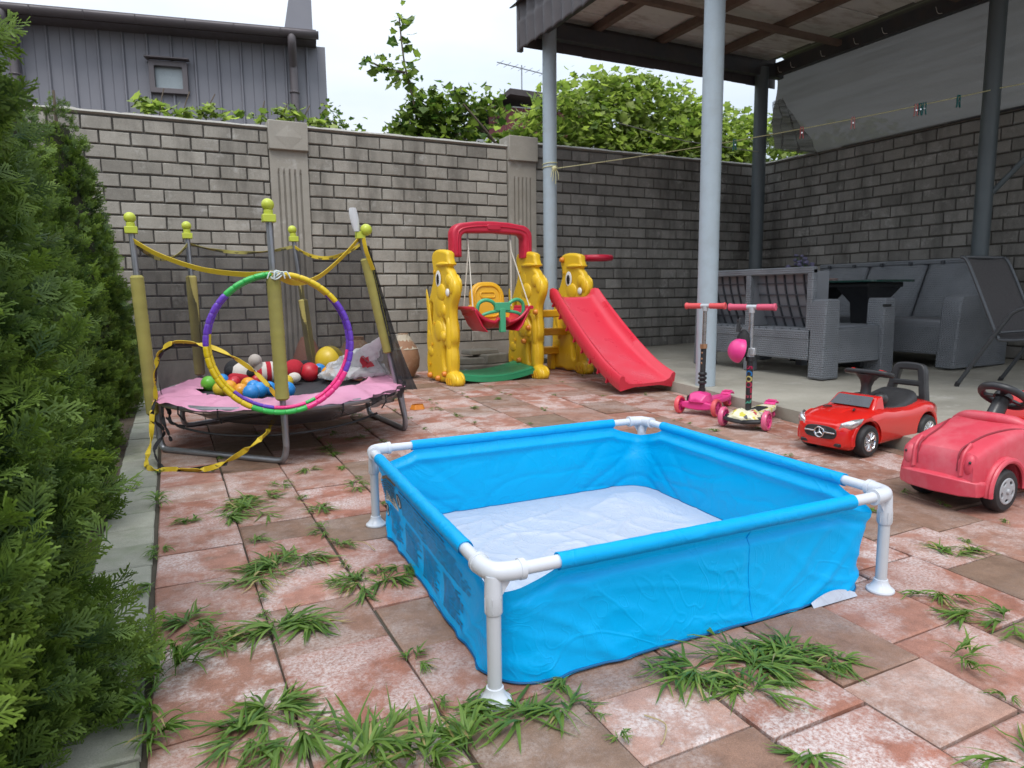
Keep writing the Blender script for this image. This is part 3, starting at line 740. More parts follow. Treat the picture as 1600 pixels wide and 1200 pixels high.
# loose climbing branches in front of the sky
br = [[(2.85, 8.6, 0), (2.95, 8.5, 2.4), (2.9, 8.4, 3.0), (2.75, 8.35, 3.6), (2.68, 8.3, 4.15)], [(2.95, 8.5, 2.4), (3.05, 8.4, 2.9), (3.15, 8.4, 3.35)], [(2.95, 8.5, 2.5), (3.35, 8.4, 2.9), (3.5, 8.4, 3.45)], [(2.75, 8.35, 3.5), (2.5, 8.35, 3.52), (2.3, 8.3, 3.56)], [(3.3, 8.45, 2.75), (3.7, 8.4, 3.1), (4.0, 8.35, 3.35)], [(3.6, 8.4, 3.05), (4.05, 8.4, 2.75), (4.3, 8.3, 2.65)]]
tr_ = thing('climbing_vine', 'tall loose grape vine with sparse leaves climbing against the sky left of the canopy', 'vine', (2.95, 8.5, 0))
rr = np.random.default_rng(4); P = []
for b in br:
    pts = smooth_path(b, 10); pts = [p for p in pts if p.z > 2.5]
    for p in pts:
        for _ in range(4 if p.z < 3.3 else 3): P.append(np.array(p)+rr.normal(size=3)*(.07 if p.z > 3.4 else .12))
    q = smooth_path(b, 8); part('stem', MB().tube(q, [.016*(1-.7*i/len(q))+.003 for i in range(len(q))], 6), BARK, tr_, world=True)
Pb, Nb = blobs_pts([(2.75, 8.5, 2.75, .28, .2, .25), (3.15, 8.45, 2.75, .38, .25, .35), (3.05, 8.4, 3.1, .22, .2, .3), (3.65, 8.4, 3.25, .50, .2, .20), (3.25, 8.4, 3.0, .42, .25, .36), (2.85, 8.4, 2.9, .30, .25, .36), (2.2, 8.6, 2.6, .22, .2, .2)], 1000, 8, .2)
P = np.concatenate([np.array(P), Pb]); me = leaf_cloud('foliage', P, .10, None, 9); part('foliage', me, GRAPED, tr_, world=True)
P, N = blobs_pts([(2.35, 9.8, 2.9, .35, .3, .45), (2.15, 9.8, 3.2, .2, .2, .3)], 260, 12, .1)
t2 = thing('bush', 'dark small leaved bush blurred behind the wall left of the climbing vine', 'bush', (2.3, 9.8, 0))
part('foliage', leaf_cloud('foliage', P, .075, None, 13), GRAPED, t2, world=True); part('stem', MB().tube([(2.3, 9.8, 0), (2.32, 9.8, 2.6), (2.2, 9.8, 3.2)], .015, 6), BARK, t2, world=True)
# young shoots peeping over the wall top
for lab, blobs, n, sd in (('low vine shoots with pale leaves peeping over the wall under the small window', [(.15, 7.45, 2.57, .32, .08, .08), (.55, 7.45, 2.60, .28, .08, .10), (-.05, 7.45, 2.62, .12, .06, .1)], 110, 21),
                          ('low vine shoots with a reddish stem peeping over the wall beside the diamond capped pillar', [(1.05, 7.5, 2.6, .30, .08, .09), (1.18, 7.5, 2.72, .18, .08, .09), (1.5, 7.5, 2.6, .18, .06, .08)], 100, 22)):
    c = blobs[0]; tv = thing('vine_shoots', lab, 'vine', (c[0], c[1], 2.3), 0, 'vine shoots along the wall top')
    P, N = blobs_pts(blobs, n, sd, .1); part('foliage', leaf_cloud('foliage', P, .085, None, sd, droop=.1), GRAPE, tv, world=True)
    for k in range(3): part('stem', MB().tube(smooth_path([(c[0]-.15+.2*k, c[1]+.1, 2.0), (c[0]-.1+.2*k, c[1]+.02, 2.55), (c[0]-.05+.22*k, c[1], 2.78)], 5), .006, 6), BARK, tv, world=True)

# ================================================================== THUJA HEDGE
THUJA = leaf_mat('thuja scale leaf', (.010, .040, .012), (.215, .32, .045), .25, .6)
def spray_tpl(seed, nb, wid, subs):
    # flat fern-like fan in the local XY plane, unit length, quads only
    r = np.random.default_rng(seed); V = []; Q = []; T = []
    def strip(p, d, L, w, t0, t1):
        d = d/np.linalg.norm(d); s_ = np.array([-d[1], d[0], 0])*w; b = len(V)
        z = r.normal()*.03
        V.extend([p-s_*.32, p+s_*.32, p+d*L+s_*.5+np.array([0, 0, z*2-.03]), p+d*L-s_*.5+np.array([0, 0, z*2-.03])])
        T.extend([t0, t0, t1, t1]); Q.append((b, b+1, b+2, b+3))
    X = np.array([1.0, 0, 0])
    strip(np.zeros(3), X, 1.0, wid*.8, -.25, .2)
    for i in range(nb):
        f = .10+.82*i/nb; sd = 1 if i % 2 else -1
        ang = radians(r.uniform(32, 52))*sd; L = (.52-.30*f)*r.uniform(.75, 1.15)+.10
        p = X*f; d = np.array([cos(ang), sin(ang), 0])
        strip(p, d, L, wid, -.22+f*.3, .12+f*.2)
        for g2 in subs:
            a2 = ang+sd*radians(r.uniform(-42, -22)) if r.random() < .5 else ang+sd*radians(r.uniform(20, 38))
            strip(p+d*L*g2, np.array([cos(a2), sin(a2), 0]), L*.42, wid*.9, -.1+f*.2, .22)
    return np.array(V), np.array(Q), np.array(T)
SPR = [spray_tpl(s, 11, .062, (.45, .75)) for s in range(5)]
SPRC = [spray_tpl(10+s, 8, .085, (.6,)) for s in range(3)]
def thuja(label, x, y, h, R, n, size, seed, tpls, prof, lean=(0, 0), ymin=None):
    tv = thing('thuja_tree', label, 'tree', (x, y, 0), 0, 'thuja hedge along the left of the paving')
    r = np.random.default_rng(seed)
    # boughs: clumps on the crown surface, each a tuft of several fans
    nc = n//9
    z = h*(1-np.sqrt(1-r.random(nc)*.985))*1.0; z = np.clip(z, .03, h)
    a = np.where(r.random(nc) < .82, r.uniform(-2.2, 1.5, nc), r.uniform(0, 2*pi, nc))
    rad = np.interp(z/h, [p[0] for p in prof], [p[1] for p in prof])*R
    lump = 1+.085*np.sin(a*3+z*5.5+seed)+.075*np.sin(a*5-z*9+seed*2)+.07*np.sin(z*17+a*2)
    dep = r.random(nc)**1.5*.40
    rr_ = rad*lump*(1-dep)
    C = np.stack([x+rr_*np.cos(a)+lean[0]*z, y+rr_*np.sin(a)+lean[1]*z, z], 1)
    ctint = .24+.38*r.random(nc)**1.7-.65*dep  # deeper clumps get a darker tint: inner shade put into leaf colour
    Vs, Qs, Ts, off = [], [], [], 0
    for k in range(9):
        m = nc; out = np.stack([np.cos(a), np.sin(a), np.zeros(m)], 1)
        d = out*r.uniform(.5, 1.1, m)[:, None]+np.stack([r.normal(0, .42, m), r.normal(0, .42, m), .42+r.normal(0, .34, m)], 1)
        C2 = C+r.normal(0, size*.42, (m, 3))-d/np.linalg.norm(d, axis=1, keepdims=True)*size*.45
        S = size*r.uniform(.6, 1.25, m)*np.clip(rad/R*1.3+.35, .45, 1)
        roll = r.normal(pi/2, .75, m)
        TV, TQ, TT = tpls[k % len(tpls)]
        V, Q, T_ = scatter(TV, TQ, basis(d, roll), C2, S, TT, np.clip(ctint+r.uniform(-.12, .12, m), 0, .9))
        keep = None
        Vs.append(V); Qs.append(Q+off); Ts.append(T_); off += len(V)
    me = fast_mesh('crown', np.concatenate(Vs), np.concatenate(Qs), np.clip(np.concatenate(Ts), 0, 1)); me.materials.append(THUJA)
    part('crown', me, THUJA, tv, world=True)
    def core(u, v):
        zz = .06+(h*.80-.06)*v; aa = 2*pi*u; q = np.interp(zz/h, [p[0] for p in prof], [p[1] for p in prof])*R*.60*(1+.25*noise.noise(Vector((cos(aa)*2, sin(aa)*2, zz*4+seed))))
        return (x+lean[0]*zz+q*cos(aa), y+lean[1]*zz+q*sin(aa), zz)
    part('dark_core', MB().grid(core, 26, 30, cu=True), COREM, tv, world=True)  # added dark filler cone that blocks the view through the crown
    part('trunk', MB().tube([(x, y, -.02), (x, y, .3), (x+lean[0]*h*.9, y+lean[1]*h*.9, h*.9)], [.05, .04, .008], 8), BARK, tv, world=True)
COREM = M('dark crown core', (.030, .032, .016), .95, .5, 30, bump=.8, bscale=90)
PC = [(0, .92), (.08, 1.0), (.2, .97), (.4, .80), (.6, .58), (.8, .33), (.93, .14), (1, .03)]
thuja('large bushy green thuja nearest the camera, filling the left edge', -.84, 1.60, 3.2, .645, 19000, .060, 1, SPR, PC)
thuja('green thuja second from the camera, half hidden behind the large bushy one', -.70, 3.05, 2.25, .42, 6500, .062, 2, SPRC, PC)
thuja('green thuja between the half hidden one and the slim pointed one', -.68, 4.4, 2.2, .38, 5500, .06, 3, SPRC, PC)
thuja('slim pointed green thuja with its tip against the metal clad building', -.60, 5.75, 2.5, .36, 5500, .058, 4, SPRC, PC)
thuja('short green thuja at the far end of the hedge against the brick wall', -.55, 6.72, 1.95, .28, 3000, .058, 5, SPRC, PC)
thuja('green thuja left of the camera whose foliage only reaches into the bottom left corner', -1.0, .70, 1.5, .50, 4000, .07, 6, SPR, PC)
# ================================================================== PADDLING POOL
BLUE = NT('blue vinyl'); v = BLUE.coord('Object', rnd=False)
BLUE.set(Base_Color=BLUE.mix(BLUE.noise(v, 5, 4), (.0, .43, .86), (.0, .48, .92)), Roughness=BLUE.ramp(BLUE.noise(v, 14, 4), [(.3, .34), (.7, .48)]), Specular_IOR_Level=.3)
_cr = BLUE.ramp(BLUE.noise(v, 3.2, 2, .5, 1.2), [(.455, 0.0), (.475, 1.0), (.495, 0.0), (.55, 0.0), (.565, .8), (.58, 0.0)])
_cr2 = BLUE.ramp(BLUE.noise(v, 8, 2, .5, 1.0), [(.49, 0.0), (.505, 1.0), (.52, 0.0)])
BLUE.bump(BLUE.mix(.35, BLUE.mix(.35, BLUE.noise(v, 7, 5, .5, 1.5), BLUE.noise(v, 26, 4, .5, .8)), BLUE.mix(.35, _cr, _cr2)), .26, .02)
_tl = BLUE.n('ShaderNodeBsdfTranslucent'); _tl.inputs[0].default_value = (0, .56, .98, 1); _mx = BLUE.n('ShaderNodeMixShader'); _mx.inputs[0].default_value = .30
BLUE.l(BLUE.b.outputs[0], _mx.inputs[1]); BLUE.l(_tl.outputs[0], _mx.inputs[2]); BLUE.l(_mx.outputs[0], BLUE.out.inputs['Surface']); BLUE = BLUE.m
GREYV = NT('pale grey vinyl'); v = GREYV.coord('Object', rnd=False)
GREYV.set(Base_Color=GREYV.mix(GREYV.noise(v, 6, 5), (.40, .445, .53), (.47, .515, .60)), Roughness=.42)
GREYV.bump(GREYV.mix(.4, GREYV.noise(v, 7, 5, .5, 2.2), GREYV.mix(.4, GREYV.ramp(GREYV.noise(v, 5, 2, .5, 1.6), [(.46, 0.0), (.475, 1.0), (.50, 0.0), (.56, 0.0), (.57, 1.0), (.59, 0.0)]), GREYV.ramp(GREYV.noise(v, 12, 2, .5, 1.0), [(.49, 0.0), (.505, 1.0), (.53, 0.0)]))), .3, .02); GREYV = GREYV.m
PVC = M('white grey plastic tube', (.60, .63, .68), .32, .03, 6, dirt=.12, dcol=(.4, .38, .34))
PVCG = M('grey plastic leg', (.50, .52, .55), .36, .03, 6, dirt=.15, dcol=(.35, .33, .3))
n_ = Vector((.545, 1.205, 0)); e1 = Vector((1.212, -.022, 0)); e2 = Vector((.080, 1.228, 0)); HT = .285
pc = n_+(e1+e2)/2
pool = thing('paddling_pool', 'square blue framed paddling pool, empty, with a pale wrinkled floor', 'paddling pool', (pc.x, pc.y, 0))
PP = lambda *a, **k: part(*a, world=True, parent=pool, **k)
cor = [n_, n_+e1, n_+e1+e2, n_+e2]; TR = .0155
for k in range(4):
    a, b = cor[k], cor[(k+1) % 4]; d = (b-a).normalized(); L = (b-a).length; up = Vector((0, 0, HT))
    PP('frame_tube', MB().tube([a+up+d*.03, b+up-d*.03], TR*.93, 16), PVC)
    s0, s1 = .155, L-.155
    def slv(u, v_):
        x = s0+(s1-s0)*u; th = 2*pi*v_; r = TR*1.22+.0012*noise.noise(Vector((x*30, th, k)))
        sag = -.0012*sin(pi*u)
        q = a+d*x+Vector((0, 0, HT+sag))+(d.cross(Vector((0, 0, 1)))*cos(th)+Vector((0, 0, 1))*sin(th))*r
        return q
    PP('sleeve', MB().grid(slv, 60, 18, cv=True), BLUE)
    # corner fitting: elbow with two sockets and a leg socket
    p0 = cor[k]; dn = (cor[(k+1) % 4]-p0).normalized(); dp = (cor[k-1]-p0).normalized()
    P0 = p0+up
    el = MB().tube(smooth_path([P0+dn*.072, P0+dn*.045, P0+(dn+dp)*.012, P0+dp*.045, P0+dp*.072], 6), TR*1.32, 18)
    el.tube([P0+dn*.062, P0+dn*.074], TR*1.46, 18); el.tube([P0+dp*.062, P0+dp*.074], TR*1.46, 18)
    cn_ = (dn+dp).normalized()*.012
    el.tube([p0+cn_+Vector((0, 0, HT-.005)), p0+cn_+Vector((0, 0, HT-.045)), p0+cn_+Vector((0, 0, HT-.085)), p0+cn_+Vector((0, 0, HT-.088))], [TR*1.1, TR*1.22, TR*1.22, TR*1.1], 18)
    for dd in (dn, dp):
        el.add([P0+dd*.05+Vector((0, 0, -.012)), P0+dd*.018+Vector((0, 0, -.06)), P0+dd*.01+Vector((0, 0, -.01))], [(0, 1, 2)])
    ce = PP('corner_fitting', el, PVC)
    for q in range(6):
        an_ = 2*pi*q/6
        c0 = p0+cn_+Vector((cos(an_), sin(an_), 0))*TR*1.2
        PP('rib', MB().tube([c0+Vector((0, 0, HT-.05)), c0+Vector((0, 0, HT-.082))], .0018, 5), PVCG)
    lg = PP('leg', MB().tube([p0+cn_+Vector((0, 0, .012)), p0+cn_+Vector((0, 0, HT-.08))], TR*.98, 18), PVCG)
    ft = MB().lathe([(.0, .0), (.036, .0), (.0375, .004), (.036, .008), (.031, .011), (.024, .020), (.0195, .027), (.0185, .036), (.0150, .037)], 26, Matrix.Translation(p0+cn_))
    for q in range(4):
        an_ = pi/4+pi*q/2; c0 = p0+cn_
        ft.add([c0+Vector((cos(an_)*.033, sin(an_)*.033, .009)), c0+Vector((cos(an_)*.016, sin(an_)*.016, .034)), c0+Vector((cos(an_+.12)*.016, sin(an_+.12)*.016, .034)), c0+Vector((cos(an_+.06)*.033, sin(an_+.06)*.033, .009))], [(0, 1, 2, 3)])
    PP('foot', ft, PVC)
# liner wall: perimeter loop x height, slack vinyl with folds
E1, E2 = e1.normalized(), e2.normalized(); L1, L2 = e1.length, e2.length
def peri(u, inset, rad):
    # rounded square in (s,t) metres from the near corner; returns s,t, nearest-corner weight
    a, b = L1-2*inset, L2-2*inset; rad = min(rad, a/2-.01)
    segs = [a-2*rad, pi/2*rad, b-2*rad, pi/2*rad]*2; tot = sum(segs)/1.0
    per = 2*(a-2*rad)+2*(b-2*rad)+2*pi*rad; x = (u % 1)*per
    st = [('s', rad, 0, 1, 0, a-2*rad), ('c', a-rad, rad, -90), ('s', a, rad, 0, 1, b-2*rad), ('c', a-rad, b-rad, 0), ('s', a-rad, b, -1, 0, a-2*rad), ('c', rad, b-rad, 90), ('s', 0, b-rad, 0, -1, b-2*rad), ('c', rad, rad, 180)]
    for q in st:
        l = q[5] if q[0] == 's' else pi/2*rad
        if x <= l+1e-9:
            if q[0] == 's': s_, t_ = q[1]+q[3]*x, q[2]+q[4]*x; nx = (q[4], -q[3])
            else:
                an_ = radians(q[3])+x/rad; s_, t_ = q[1]+rad*cos(an_), q[2]+rad*sin(an_); nx = (cos(an_), sin(an_))
            return s_+inset, t_+inset, nx
        x -= l
    return rad+inset, inset, (0, -1)
def liner_pt(u, h):
    # h 0 floor edge .. 1 top
    hh = h
    inset = .012+.014*(1-hh)**1.6+.012*sin(pi*hh)
    rad = .070+.035*(1-hh)**1.3
    s_, t_, nx = peri(u, inset, rad)
    # distance to the nearest corner along the rim: the top edge dips there
    cs = min(s_, L1-s_); ct = min(t_, L2-t_); near = max(cs, ct)
    dip = max(0.0, 1-near/.165)
    top = HT-.013-.052*dip**.7
    z = .004+(top-.004)*hh
    p = Vector((s_*3.1, t_*3.1, z*3))
    w = .0045*noise.noise(Vector((u*14, z*5, 1)))*sin(pi*min(1, hh*1.05))
    # diagonal tension folds running from the corners to the floor
    cu_ = min(s_+t_, (L1-s_)+t_, s_+(L2-t_), (L1-s_)+(L2-t_))
    fold = sin(cu_*40+z*50+noise.noise(Vector((u*9, z*6, 2)))*2.5)*.5+.5
    w += .009*fold**5*math.exp(-((cu_-.22)/.18)**2)*(1-hh)**.7
    w += .006*(1-abs(noise.noise(Vector((u*17+z*10, z*6-u*8, 7))))*2)**6*(.3+.7*(1-hh))
    w += .0012*noise.noise(Vector((u*60, z*18, 3)))
    w -= .014*math.exp(-((hh-.86)/.05)**2)*(1-dip)       # crease below the sleeve
    if hh > .97: w *= .3
    q = n_+E1*(s_+nx[0]*w)+E2*(t_+nx[1]*w); return Vector((q.x, q.y, z))
PP('liner_wall', MB().grid(lambda u, v_: liner_pt(u, v_), 420, 40, cu=True), BLUE, ang=70)
PP('hem_seam', MB().tube([liner_pt(i/300, .02)+Vector((0, 0, -.001)) for i in range(300)], .0032, 6, closed=True), M('dark blue hem', (.0, .10, .26), .5))
PP('weld_seam', MB().tube([liner_pt(.135, h_/20) for h_ in range(1, 20)], .0016, 5), BLUE)
def floorpt(u, v_):
    # polar-ish square map so the rim meets the wall
    uu = u; r_ = v_; e = liner_pt(uu, 0.0); c = Vector((pc.x, pc.y, .006)); q = c.lerp(e, r_)
    ed = 1-r_**6
    f = .5*(1-abs(noise.noise(Vector((q.x*3.2+q.y*1.2, q.y*6.5-q.x*2, 2))))*2)**5*.020+.009*(1-abs(noise.noise(Vector((q.x*8, q.y*5+q.x*6, 5))))*2)**4
    f += .005*noise.noise(Vector((q.x*5, q.y*5, 9)))+.045*math.exp(-(((q.x-1.62)/.16)**2+((q.y-2.18)/.14)**2))
    q.z = .009+.62*max(0, f)*ed; return q
PP('liner_floor', MB().grid(floorpt, 240, 90, cu=True), GREYV, ang=80)
# flap of the pale underside turned up below the right side
PP('turned_hem', MB().grid(lambda u, v_: n_+E1*(L1-.27+.17*u)+E2*(.020-.010*v_)+Vector((0, 0, .003+.030*(1-v_)*sin(pi*min(1, .12+u*.8)))), 20, 6), GREYV)
# printed safety panel on the left side: lines of small dark blue print, sticker, two round signs
INK = M('dark blue print', (.0, .12, .26), .45, .1); WHITEP = M('white print', (.72, .74, .72), .5, .04); AMB = M('brown print', (.30, .17, .08), .5, .1); BLK = M('black print', (.02, .02, .022), .5, .1)
def lin_u(t_target):
    # perimeter parameter of a point on the left side (t measured from the near corner)
    lo, hi = .75, .999
    for _ in range(40):
        m_ = (lo+hi)/2
        if liner_side_t(m_) > t_target: lo = m_
        else: hi = m_
    return (lo+hi)/2
def liner_side_t(u):
    s_, t_, nx = peri(u, .03, .1); return t_
def on_liner(t_, h, off=.0022):
    u = lin_u(t_); p = liner_pt(u, h); du = liner_pt(u+.002, h)-p; dh = liner_pt(u, h+.02)-p; nn = du.cross(dh).normalized()
    if nn.x > 0: nn = -nn
    return p+nn*off
def strip(mb, t0, t1, h0, h1, n=None, off=.0022):
    n = n or max(1, int(abs(t1-t0)/.02))
    mb.grid(lambda u, v_: on_liner(t0+(t1-t0)*u, h0+(h1-h0)*v_, off), n, 1)
pr = MB(); rp_ = random.Random(3)
rows = [(.845-.040*i, .50, .90-(.0 if i < 9 else 0)) for i in range(9)]
for i in range(11):        # big upper text block: rows slope gently, ragged right end
    h = .83-.030*i; t_ = .86; end = .33-.008*i+rp_.random()*.05 if i > 2 else .40
    end = max(.20, end-.012*i)
    while t_ > end:
        w = rp_.uniform(.015, .055); strip(pr, t_, t_-w, h-.014, h, 1); t_ -= w+.007
for blk in range(4):       # four denser columns below
    t0 = 1.03-.205*blk
    for i in range(13):
        h = (.46-.005*blk)-.026*i; t_ = t0; end = t0-.165+rp_.random()*.05
        while t_ > end:
            w = rp_.uniform(.012, .04); strip(pr, t_, t_-w, h-.015, h, 1); t_ -= w+.005
PP('safety_print', pr, INK, smooth=False, kind='stuff')
lb = PP('safety_sticker', (lambda m_: (strip(m_, 1.10, .905, .50, .86, 10, .003), m_)[1])(MB()), WHITEP, smooth=False)
sb_ = MB(); strip(sb_, 1.10, .905, .80, .865, 10, .0042); PP('sticker_band', sb_, AMB, smooth=False)
lt = MB()
for i in range(11):
    h = .775-.024*i; t_ = 1.09
    while t_ > .92:
        w = rp_.uniform(.01, .035); w = min(w, t_-.912); strip(lt, t_, t_-w, h-.010, h, 1, .0046); t_ -= w+.006
PP('sticker_print', lt, BLK, smooth=False, kind='stuff')
def disc(mb, t_, h, r, off, n=20, hs=3.5):
    c = on_liner(t_, h, off); b = len(mb.v); mb.v.append(tuple(c))
    for k in range(n): mb.v.append(tuple(on_liner(t_+r*cos(2*pi*k/n), h+r*hs*sin(2*pi*k/n), off)))
    for k in range(n): mb.f.append((b, b+1+k, b+1+(k+1) % n))
for (t_, h) in ((.875, .66), (1.085, .36)):
    m1, m2, m3 = MB(), MB(), MB()
    disc(m1, t_, h, .026, .003); disc(m2, t_, h, .021, .0042)
    strip(m3, t_+.008, t_-.006, h-.045, h+.025, 2, .0054); disc(m3, t_, h+.045, .006, .0054, 10)
    PP('warning_sign', m1, BLK, smooth=False); PP('warning_sign', m2, WHITEP, smooth=False); PP('warning_sign', m3, BLK, smooth=False)
# ================================================================== TRAMPOLINE
STEEL = M('galvanised tube', (.30, .31, .33), .38, .12, 9, metal=.7, dirt=.3, dcol=(.14, .11, .09))
LIME = M('lime plastic', (.47, .53, .05), .4, .06, 8)
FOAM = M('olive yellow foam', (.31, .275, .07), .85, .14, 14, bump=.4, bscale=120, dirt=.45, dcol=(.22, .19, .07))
FOAMB = M('yellow foam with baked sunlight', (.44, .37, .11), .85, .12, 14, bump=.4, bscale=120, dirt=.3, dcol=(.3, .24, .09))  # brighter copy of the foam for rear posts, sunlight put into colour
PINK = M('faded pink vinyl', (.62, .27, .40), .5, .10, 5, bump=.25, bscale=18, dirt=.25, dcol=(.5, .24, .30))
MATB = M('black jumping mat', (.030, .031, .035), .75, .2, 20, bump=.25, bscale=200)
YEL = M('yellow webbing', (.60, .43, .02), .6, .1, 30); BLKW = M('black webbing', (.018, .018, .02), .7, .2, 20)
def gauze(name, col, a):
    t = NT(name); v = t.coord('Object'); tr = t.n('ShaderNodeBsdfTransparent'); m2 = t.n('ShaderNodeMixShader')
    t.set(Base_Color=col, Roughness=.8); t.l(t.ramp(t.noise(v, 6, 5), [(.3, a-.06), (.7, a+.08)]), m2.inputs[0])
    t.l(t.b.outputs[0], m2.inputs[1]); t.l(tr.outputs[0], m2.inputs[2]); t.l(m2.outputs[0], t.out.inputs['Surface']); return t.m
GAUZE = gauze('black gauze', (.02, .02, .023), .34); GAUZED = gauze('folded black gauze', (.02, .02, .023), .12)
TC = Vector((.59, 4.33, 0)); RR = .695; ZR = .285; YS = 1.15
ANG = {'P1': 190, 'P2': 127, 'P3': 261, 'P4': 62, 'P5': -21}
tp = thing('trampoline', 'small round trampoline with olive foam posts, pink pad and sagging black net', 'trampoline', TC)
TT_ = lambda *a, **k: part(*a, world=True, parent=tp, **k)
ring = lambda a, r=RR, z=ZR: TC+Vector((r*cos(radians(a)), YS*r*sin(radians(a)), z))
TT_('ring_frame', MB().tube([ring(a) for a in range(0, 360, 6)], .017, 12, closed=True), STEEL)
MR = RR*.72
def matf(u, v_):
    r = MR*v_; a = 2*pi*u; return TC+Vector((r*cos(a), YS*r*sin(a), ZR+.004-.028*(1-v_*v_)))
TT_('mat', MB().grid(matf, 60, 12, cu=True), MATB)
def padf(u, v_):
    a = 2*pi*u; r = MR*.93+(RR+.025-MR*.93)*v_; ang = u*360
    wv_ = noise.noise(Vector((cos(a)*3.5, sin(a)*3.5, v_*1.5)))
    z = ZR+.028+.022*wv_+.012*noise.noise(Vector((cos(a)*11, sin(a)*11, v_*4)))-.020*max(0, v_-.8)*5
    r += .035*(1-v_)*wv_*2+.02*noise.noise(Vector((cos(a)*8, sin(a)*8, 4)))
    # the pad hangs loose at the right, slumps inwards at the front
    s_ = math.exp(-(((ang-300+180) % 360-180)/28)**2); z += .035*s_*(1-abs(2*v_-1)); r -= .05*s_*(1-v_)
    return TC+Vector((r*cos(a), YS*r*sin(a), z))
TT_('pad', MB().grid(padf, 180, 14, cu=True), PINK, ang=80)
sp_m = MB()
for a in range(0, 360, 12):
    TT_('spring', MB().tube([ring(a, MR, ZR), ring(a, RR-.01, ZR)], .006, 6), STEEL)
def uleg(a0, a1, sp=1.06):
    p, q = ring(a0, RR, ZR-.015), ring(a1, RR, ZR-.015); pd, qd = ring(a0, RR*sp, .055), ring(a1, RR*sp, .055)
    pb = Vector((pd.x, pd.y, .017)); qb = Vector((qd.x, qd.y, .017)); d = (qb-pb).normalized()
    return MB().tube(smooth_path([p, p.lerp(pd, .55), p.lerp(pd, .85), pb+d*.02+Vector((0, 0, .012)), pb+d*.065, pb+d*.15, qb-d*.15, qb-d*.065, qb-d*.02+Vector((0, 0, .012)), q.lerp(qd, .85), q.lerp(qd, .55), q], 5), .0165, 12)
TT_('leg', uleg(190, 261, 1.0), STEEL); TT_('leg', uleg(-21, 30, 1.04), STEEL); TT_('leg', uleg(85, 140), STEEL)
TOPZ = {'P1': 1.20, 'P2': 1.24, 'P3': 1.215, 'P4': 1.24, 'P5': 1.19}
LEAN = {'P1': (-.035, .0), 'P2': (-.02, .01), 'P3': (-.022, -.01), 'P4': (-.11, .0), 'P5': (-.235, -.02)}
tops = {}
for k, a in ANG.items():
    b = ring(a, RR+.02, .10); t_ = ring(a, RR+.02, TOPZ[k])+Vector((*LEAN[k], 0)); tops[k] = t_
    po = TT_('post', MB().tube([b, t_], .0155, 12), STEEL)
    z0, z1 = {'P1': (.21, .965), 'P2': (.33, .985), 'P3': (.335, .965), 'P4': (.345, .97), 'P5': (.50, 1.06)}[k]
    f0 = (z0-.10)/(TOPZ[k]-.10); f1 = (z1-.10)/(TOPZ[k]-.10)
    fm = []; fr_ = []
    for i in range(61):
        f = f0+(f1-f0)*i/60; fm.append(b.lerp(t_, f)); fr_.append(.0325+(.0012 if i % 2 else 0)+.0015*noise.noise(Vector((i*.3, a, 0)))-(.008 if i in (0, 60) else 0))
    if k == 'P4': fr_ = [r*(1 if i < 46 else .55) for i, r in enumerate(fr_)]
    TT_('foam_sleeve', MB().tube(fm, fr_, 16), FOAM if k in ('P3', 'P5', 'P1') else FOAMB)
    d = (t_-b).normalized(); s_ = .98
    cap = MB().box(t_+Vector((0, 0, .0)), (.062*s_, .055*s_, .036)).tube([t_+d*.015, t_+d*.04], .022*s_, 14).ball(t_+d*.064, .030*s_)
    if k == 'P5': cap = MB().box(t_, (.05, .05, .04)).ball(t_+Vector((.03, -.02, .03)), .034)
    TT_('post_cap', cap, LIME, bev=.003)
# net panels hanging between the posts
def netp(k0, k1, sag, low, mat, name='net', bulge=.0, zb=None):
    p, q = tops[k0]-Vector((0, 0, .05)), tops[k1]-Vector((0, 0, .05)); a0, a1 = ANG[k0], ANG[k1]
    if a1-a0 > 180: a1 -= 360
    if a0-a1 > 180: a1 += 360
    def fn(u, v_):
        t_ = p.lerp(q, u); t_ = t_-Vector((0, 0, sag*4*u*(1-u))); b = ring(a0+(a1-a0)*u, RR-.03, low)
        o = t_.lerp(b, v_); w = .012*noise.noise(Vector((u*6, v_*3, a0)))+.008*sin(u*40+v_*3)*(1-v_)
        c = (o-TC); c.z = 0; c = c.normalized() if c.length > .01 else Vector((1, 0, 0)); return o+c*(w+bulge*sin(pi*u)*sin(pi*v_))
    TT_(name, MB().grid(fn, 46, 26), mat, ang=85)
    pts = [p.lerp(q, i/16)-Vector((0, 0, sag*4*(i/16)*(1-i/16))) for i in range(17)]
    TT_('net_strap', MB().ribbon(pts, .022, [Vector((.2, .3, 1)).lerp(Vector((0, -1, .4)), .5+.5*sin(i*.7)) for i in range(17)]), FOAM if k1 != 'P5' else YEL)
netp('P1', 'P2', .10, .31, GAUZE); netp('P2', 'P4', .05, .31, GAUZE); netp('P4', 'P5', .08, .31, GAUZE)
